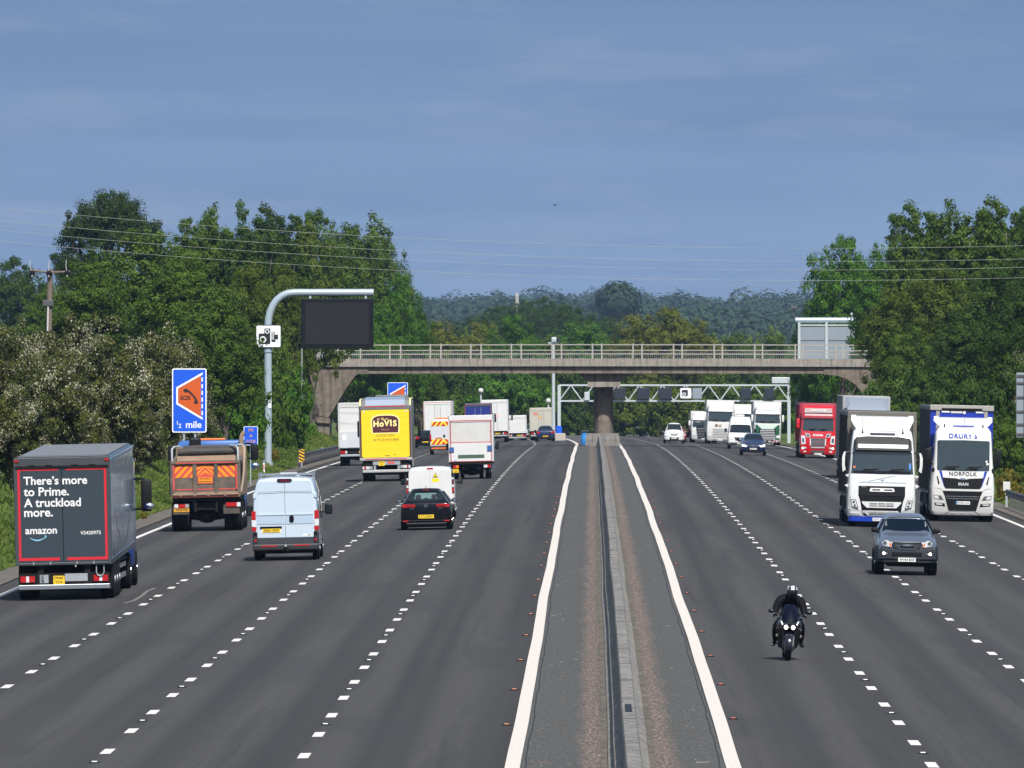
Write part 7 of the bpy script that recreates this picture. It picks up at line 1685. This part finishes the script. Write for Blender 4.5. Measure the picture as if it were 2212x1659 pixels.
# ------------------------------------------------------------------ blue-grey pickup
def pickup():
    t = veh('pickup_truck', 'blue grey pickup truck with dark lower bumper nearest the camera on the oncoming side', 'pickup', 1958, 1243)
    PK = M('blue_grey_metallic', (.105, .125, .165), .28, metal=.3, coat=.6, dirt=.12, dcol=(.12, .12, .12)); LOW = M('slate_bumper', (.026, .031, .040), .55, dirt=.3, dcol=(.055, .052, .05), spec=.25)
    st = [(0, .74, .62, .92, .60, .96), (.03, .86, .50, .98, .68, 1.02), (.18, .92, .44, 1.02, .74, 1.07), (.6, .935, .44, 1.06, .76, 1.16), (1.2, .935, .44, 1.12, .78, 1.24), (1.42, .935, .44, 1.14, .77, 1.28), (1.8, .93, .44, 1.15, .70, 1.50), (2.12, .93, .44, 1.15, .625, 1.70), (2.35, .93, .44, 1.15, .61, 1.79), (2.9, .93, .44, 1.15, .61, 1.83), (3.9, .93, .44, 1.15, .61, 1.82), (4.05, .93, .44, 1.15, .62, 1.8), (5.0, .93, .44, 1.15, .62, 1.8), (5.2, .88, .5, 1.1, .58, 1.7)]
    part(car_hull(st, PK), 'car_body', t, None, 50, 1)
    a0, a1, za, zb = 1.45, 2.10, 1.265, 1.665; gy = lambda x, z: a0 + (a1 - a0) * (z - za) / (zb - za) + .10 * (abs(x) / .75) ** 2 - .10
    m = MB(); fpl(m, [(-.74, za), (-.4, za - .025), (0, za - .03), (.4, za - .025), (.74, za), (.69, 1.42), (.60, 1.655), (.4, 1.675), (0, 1.68), (-.4, 1.675), (-.60, 1.655), (-.69, 1.42)], gy, M('tinted_windscreen', (.003, .008, .016), .10, spec=.12), .02); w = part(m, 'windscreen', t)
    m = MB()
    for s in (-1, 1): m.tube([(s * .585, gy(.6, 1.55) - .03, 1.59), (s * .61, gy(.6, 1.5) - .03, 1.52), (s * .60, gy(.6, 1.45) - .03, 1.45), (s * .575, gy(.6, 1.5) - .03, 1.5)], .008, OFFWH, 5)
    part(m, 'grab_handle', w)
    m = MB()
    m.box(-.5, .5, 2.14, 2.2, 1.735, 1.745, M('roof_highlight', (.5, .55, .62), .2, metal=.6)); part(m, 'roof_highlight_strip', t)  # bright strip painted in as the highlight along the roof front
    m = MB(); m.loft([[(-.84, .12, z), (-.70, .0, z), (-.3, -.05, z), (.3, -.05, z), (.70, .0, z), (.84, .12, z), (.93, .35, z), (.93, .6, z), (-.93, .6, z), (-.93, .35, z)] for z in (.40, .44)] + [[(x * k, y + dy, z) for x, y in ((-.88, .07), (-.72, -.04), (-.3, -.09), (.3, -.09), (.72, -.04), (.88, .07), (.945, .35), (.945, .6), (-.945, .6), (-.945, .35))] for z, k, dy in ((.50, 1, 0), (.72, 1, .0), (.86, .995, .02), (.90, .98, .05))], LOW); b = part(m, 'front_bumper', t, None, 30)
    m = MB(); m.plate([(-.46, .70), (.46, .70), (.43, .60), (-.43, .60)], -.08, BLACK, .03); m.rect(-.44, .44, .645, .655, -.11, LOW, .012); part(m, 'lower_grille', b)
    m = MB(); m.plate([(-.45, .995), (.45, .995), (.40, .84), (.28, .80), (-.28, .80), (-.40, .84)], -.02, M('grille_charcoal', (.02, .022, .026), .5), .08); m.plate([(-.27, .90), (.27, .90), (.20, .83), (-.20, .83)], -.10, BLACK, .004)
    for s in (-1, 1): m.plate([(s * .29, .90), (s * .27, .90), (s * .20, .815), (s * .235, .815)], -.10, CHROME, .008)
    m.rect(-.36, .36, .895, .908, -.10, CHROME, .008); m.plate([(-.27, .8), (.27, .8), (.24, .785), (-.24, .785)], -.1, CHROME, .008); m.plate([(-.42, 1.0), (.42, 1.0), (.40, .985), (-.40, .985)], -.1, GLOSSK, .01); m.rect(-.13, .16, .885, .94, -.104, CHROME, .01, .01); part(m, 'front_grille', t)
    text(t, 'ISUZU', M('grey_letters'), .015, .912, -.116, h=.03, bold=.02)
    for s in (-1, 1):
        m = MB(); hy = lambda x, z: .02 + .16 * max(0, (abs(x) - .5) / .3) ** 1.5
        fpl(m, [(s * .47, .86), (s * .50, .845), (s * .78, .90), (s * .80, .95), (s * .66, 1.06), (s * .60, 1.055), (s * .47, .98)], lambda x, z: hy(x, z) - .06, LAMPC, .05); h = part(m, 'headlight', t)
        m = MB(); fpl(m, [(s * .475, .87), (s * .53, .865), (s * .54, .98), (s * .50, .985)], lambda x, z: hy(x, z) - .11, LAMPA, .006); fpl(m, circ(s * .67, .97, .055, 14), lambda x, z: hy(x, z) - .115, CHROME, .006); fpl(m, circ(s * .67, .97, .033, 12), lambda x, z: hy(x, z) - .122, M('lens_dark', (.1, .12, .15), .1), .004); part(m, 'lamp_lens', h)
        m = MB(); m.rect(s * .57, s * .75, .605, .70, -.03, BLACK, .03, .03); m.plate(circ(s * .70, .655, .046, 16), -.06, LIT, .012); m.rect(s * .585, s * .645, .63, .68, -.06, M('lens_grey', (.2, .2, .2), .3), .006); part(m, 'fog_light', b)
        m = MB(); m.box(s * .83, s * 1.05, 1.62, 1.78, 1.25, 1.41, BLACK, .06); m.tube([(s * .76, 1.7, 1.27), (s * .86, 1.68, 1.29)], .04, BLACK, 6); part(m, 'mirror', t, None, 40)
        for y in (.92, 4.1): wheel(t, s * .80, y, .38, .27, ALU)
        m = MB(); m.tube([(s * .93, .92 + .47 * math.cos(a), .38 + .47 * math.sin(a)) for a in np.linspace(.1, 3.04, 9)], .05, LOW, 6); part(m, 'wheel_arch', t, None, 50)
    plate_no(t, .0, .475, -.10, .53, .12, 'WV64 BHF', PLATEW, bold=.025)
    m = MB(); m.box(-.6, .6, .2, 5, .26, .46, CHASS, .05); m.box(-.55, .55, .1, .3, .3, .44, BLACK, .04); part(m, 'underbody', t)
    m = MB(); sideglass(m, lambda z: .93 - (z - 1.15) * .50, [(2.0, 1.22), (3.7, 1.22), (3.6, 1.66), (2.4, 1.66)]); part(m, 'side_window', t)
pickup()

# ------------------------------------------------------------------ motorcycle and rider
X, Y = G(1702, 1428); LEAN = .055
t = thing('motorcycle', 'black sports motorcycle with two lit headlights coming towards the camera', 'motorcycle', (X, Y, zr(X, Y)), (0, LEAN, 0), 'traffic on the motorway')
FK = M('black_fairing', (.005, .006, .010), .2, coat=.4, spec=.3); MK = M('motorcycle_dark_metal', (.05, .05, .055), .4, metal=.6)
def mwheel(y, r, w):
    m = MB(); prof = [(-w * .5, r * .78), (-w * .5, r * .86), (-w * .36, r * .95), (-w * .15, r), (w * .15, r), (w * .36, r * .95), (w * .5, r * .86), (w * .5, r * .78)]; m.lathe_x(prof, 0, y, r, RUBBER, 32); o = m.build('wheel', t, 40)
    m = MB(); m.lathe_x([(-.03, r * .78), (-.03, .05), (.03, .05), (.03, r * .78)], 0, y, r, MK, 24); m.build('rim', o, 40)
mwheel(.32, .30, .135); mwheel(1.74, .31, .19)
m = MB()
for s in (-1, 1): m.tube([(s * .10, .32, .30), (s * .105, .42, .56), (s * .12, .62, .98)], [.03, .028, .026], MK, 8); m.box(s * .095 - .02, s * .095 + .02, .24, .34, .26, .34, MK, .01)
part(m, 'front_fork', t, None, 50)
m = MB()
for s in (-1, 1): m.lathe_x([(-.004, .15), (.004, .15)], s * .085, .32, .30, STEEL, 24)
part(m, 'brake_disc', t)
m = MB(); rings = []
for a in np.linspace(-.2, 2.3, 10):
    c = (.32 - .33 * math.cos(a) * 1.0, .30 + .335 * math.sin(a)); rings.append([(x, c[0] + d * -math.cos(a), c[1] + d * math.sin(a)) for x, d in ((-.085, -.04), (-.07, .0), (0, .018), (.07, .0), (.085, -.04))])
m.loft(rings, FK, closed=False); part(m, 'front_mudguard', t, None, 50)
# fairing: horizontal slices
def sl(z, w, y0, y1, k=.5): return [(-w * .35, y0, z), (w * .35, y0, z), (w * .8, y0 + (y1 - y0) * .25, z), (w, y0 + (y1 - y0) * k, z), (w * .9, y1, z), (-w * .9, y1, z), (-w, y0 + (y1 - y0) * k, z), (-w * .8, y0 + (y1 - y0) * .25, z)]
m = MB(); m.loft([sl(.20, .12, .66, 1.3, .3), sl(.34, .21, .60, 1.36, .3), sl(.50, .27, .52, 1.34, .3), sl(.63, .285, .40, 1.25, .3), sl(.70, .28, .20, 1.1, .4), sl(.80, .265, .16, 1.0, .4), sl(.88, .24, .22, .85, .45), sl(.97, .21, .30, .75, .5)], FK); part(m, 'fairing', t, None, 45)
m = MB(); m.loft([[(x, y, z) for x, y in ((-w, y1), (-w * .75, y0 + .06), (-w * .35, y0), (w * .35, y0), (w * .75, y0 + .06), (w, y1))] for z, w, y0, y1 in ((.86, .225, .20, .62), (.98, .22, .28, .66), (1.10, .19, .38, .70), (1.20, .13, .48, .72), (1.235, .07, .52, .70))], M('dark_blue_screen', (.0025, .004, .013), .3, spec=.12), closed=False); part(m, 'windshield', t, None, 50)
for s in (-1, 1):
    m = MB(); m.plate(circ(s * .078, .735, .043, 16, .048), .17, LIT, .03); m.tube([(s * .078, .20, .735), (s * .078, .165, .735)], .055, MK, 14); part(m, 'headlight', t, None, 50)
    m = MB(); m.plate([(s * .205, .865), (s * .18, .875), (s * .14, .80), (s * .165, .775)], .205, M('position_lamp', (.75, .78, .8), .1, emit=.25), .02); part(m, 'position_lamp', t)
    m = MB(); m.tube([(s * .17, .45, 1.0), (s * .30, .40, 1.05)], .015, BLACK, 6); m.ell((s * .41, .38, 1.07), (.085, .035, .042), FK); part(m, 'mirror', t, None, 50)
    m = MB(); m.tube([(s * .1, .62, .95), (s * .22, .66, .955), (s * .345, .76, .93)], .018, BLACK, 8); m.tube([(s * .22, .58, .95), (s * .34, .64, .93)], .009, ALU, 6); part(m, 'handlebar', t, None, 50)
    m = MB(); m.box(s * .235, s * .29, .45, .55, .50, .57, M('indicator_smoke', (.12, .11, .10), .2), .02); part(m, 'indicator', t)
    m = MB(); m.tube([(s * .2, 1.2, .34), (s * .30, 1.22, .34)], .016, MK, 6); m.tube([(s * .16, 1.3, .3), (s * .2, 2.0, .52)], .06, MK, 10); part(m, 'footpeg_and_exhaust', t, None, 50)
m = MB(); m.plate([(-.035, .76), (-.028, .765), (0, .735), (.028, .765), (.035, .76), (0, .72)], .155, CHROME, .01); part(m, 'nose_mark', t)
m = MB(); m.loft([[(-.12, .75, .84), (.12, .75, .84), (.13, .75, .98), (-.13, .75, .98)], [(-.16, 1.0, .80), (.16, 1.0, .80), (.15, 1.0, 1.0), (-.15, 1.0, 1.0)], [(-.13, 1.3, .78), (.13, 1.3, .78), (.12, 1.3, .86), (-.12, 1.3, .86)], [(-.14, 1.7, .82), (.14, 1.7, .82), (.12, 1.7, .88), (-.12, 1.7, .88)], [(-.08, 2.05, .92), (.08, 2.05, .92), (.06, 2.05, .97), (-.06, 2.05, .97)]], FK); m.box(-.15, .15, .8, 1.4, .3, .78, MK, .05); part(m, 'tank_and_seat', t, None, 45)
# rider: one continuous skinned body, with helmet and boots
p = thing('person', 'motorcyclist in black leathers and a black and white helmet riding the motorcycle', 'person', (X, Y, zr(X, Y)), (0, LEAN, 0))
V = []; E_ = []; RAD = []
def jt(co, r, par=None):
    V.append(co); RAD.append(r)
    if par is not None: E_.append((par, len(V) - 1))
    return len(V) - 1
pel = jt((0, 1.40, .93), (.16, .13)); sp = jt((0, 1.27, 1.06), (.21, .14), pel); ch = jt((0, 1.08, 1.22), (.26, .17), sp); nk = jt((.01, .97, 1.36), (.085, .085), ch); hd = jt((.02, .89, 1.45), (.075, .08), nk)
HANDS = []
for s in (-1, 1):
    cl = jt((s * .15, 1.03, 1.36), (.12, .11), ch); sh = jt((s * .235, .985, 1.30), (.115, .11), cl); el = jt((s * .315, .90, 1.09), (.085, .085), sh); wr = jt((s * .325, .765, .985), (.042, .042), el); pm = jt((s * .318, .70, .965), (.040, .030), wr)
    hp = jt((s * .12, 1.36, .90), (.11, .11), pel); kn = jt((s * .27, .95, .74), (.095, .095), hp); cf = jt((s * .29, 1.12, .55), (.078, .078), kn); an = jt((s * .285, 1.26, .40), (.048, .048), cf); ft = jt((s * .30, 1.17, .345), (.048, .04), an); to = jt((s * .325, 1.03, .325), (.04, .03), ft)
    # gloved fingers wrapped round the grip, the thumb leaving the side of the palm
    for k in range(4):
        fx = s * (.285 + .024 * k); L_ = (.9, 1.05, 1, .8)[k]
        a = jt((fx, .672, .968), (.0125, .0125), pm); b = jt((fx, .648 - .004 * L_, .945), (.0115, .0115), a); jt((fx, .668, .918 + .004 * k), (.010, .010), b)
    a = jt((s * .275, .705, .945), (.014, .014), pm); jt((s * .262, .69, .922), (.011, .011), a)
me = bpy.data.meshes.new('body'); me.from_pydata(V, E_, []); me.materials.append(M('black_leathers', (.006, .006, .008), .7, spec=.1))
bo = bpy.data.objects.new('body', me); C.objects.link(bo); bo.parent = p
sk = bo.modifiers.new('skin', 'SKIN'); sk.use_smooth_shade = True
for i, v in enumerate(me.skin_vertices[0].data): v.radius = RAD[i]; v.use_root = (i == pel)
sb = bo.modifiers.new('smooth', 'SUBSURF'); sb.levels = 2; sb.render_levels = 2
hc = (.03, .865, 1.505)
m = MB(); m.ell(hc, (.128, .155, .145), FK, 24, 16)
m.loft([[(hc[0] + .105 * math.cos(a) * k, hc[1] - .10 + dy - .045 * math.sin(a), z) for a in np.linspace(0, math.pi, 9)] for z, k, dy in ((hc[2] - .15, .85, .05), (hc[2] - .10, .98, .0), (hc[2] - .055, 1.05, -.008))], FK, closed=False); he = part(m, 'helmet', p, None, 60)
def hel(u, v, o=1.02): a = hc; return (a[0] + .128 * o * math.sin(u) * math.cos(v), a[1] - .155 * o * math.cos(u) * math.cos(v), a[2] + .145 * o * math.sin(v))
def hpatch(m, u0, u1, v0, v1, mat, o=1.02, n=6): m.loft([[hel(u0 + (u1 - u0) * i / n, v0 + (v1 - v0) * j / n, o) for i in range(n + 1)] for j in range(n + 1)], mat, closed=False)
m = MB(); hpatch(m, -1.05, 1.05, -.52, .18, GLASS, 1.025, 10); part(m, 'visor', he, None, 60)
m = MB(); HW_ = M('helmet_white', (.75, .75, .74), .3, coat=1)
hpatch(m, -.30, .42, .30, .52, HW_); hpatch(m, -.42, -.08, .66, 1.05, HW_, 1.022); hpatch(m, .02, .5, .66, 1.1, HW_, 1.022); hpatch(m, -.1, .1, .74, .86, HW_, 1.024); hpatch(m, -1.05, -.72, .34, .44, HW_); hpatch(m, -1.1, -.98, .40, .74, HW_); hpatch(m, -1.05, -.72, .70, .78, HW_); hpatch(m, .85, 1.1, .3, .8, HW_); part(m, 'helmet_pattern', he, None, 60)
m = MB(); m.box(.215, .245, .86, .92, 1.40, 1.41, LETW); part(m, 'shoulder_mark', p)
m = MB()
for s in (-1, 1): m.tube([(s * .327, .775, .99), (s * .322, .755, .983)], .046, M('grey_cuff', (.35, .35, .36), .6), 10)
part(m, 'glove_cuff', p, None, 50)
m = MB()
for s in (-1, 1): m.ell((s * .335, 1.0, .318), (.03, .045, .02), M('boot_shine', (.10, .10, .10), .2)); m.loft([[(s * .27, 1.28, .29), (s * .34, 1.28, .29), (s * .34, 1.28, .31), (s * .27, 1.28, .31)], [(s * .29, .99, .285), (s * .365, .99, .285), (s * .365, .99, .30), (s * .29, .99, .30)]], BLACK)
part(m, 'boot', p, None, 40)

# ------------------------------------------------------------------ air
hz = bpy.data.materials.new('haze'); hz.use_nodes = True; tt = hz.node_tree; tt.nodes.clear()
o_ = tt.nodes.new('ShaderNodeOutputMaterial'); pv = tt.nodes.new('ShaderNodeVolumePrincipled'); pv.inputs['Color'].default_value = (.46, .65, .98, 1); pv.inputs['Density'].default_value = 4.8e-5; pv.inputs['Anisotropy'].default_value = .2
tt.links.new(pv.outputs[0], o_.inputs['Volume'])
m = MB(); m.box(-2500, 2500, -60, 7600, -40, 60, hz); o = m.build('haze'); tag(o, None, None, None, 'stuff')
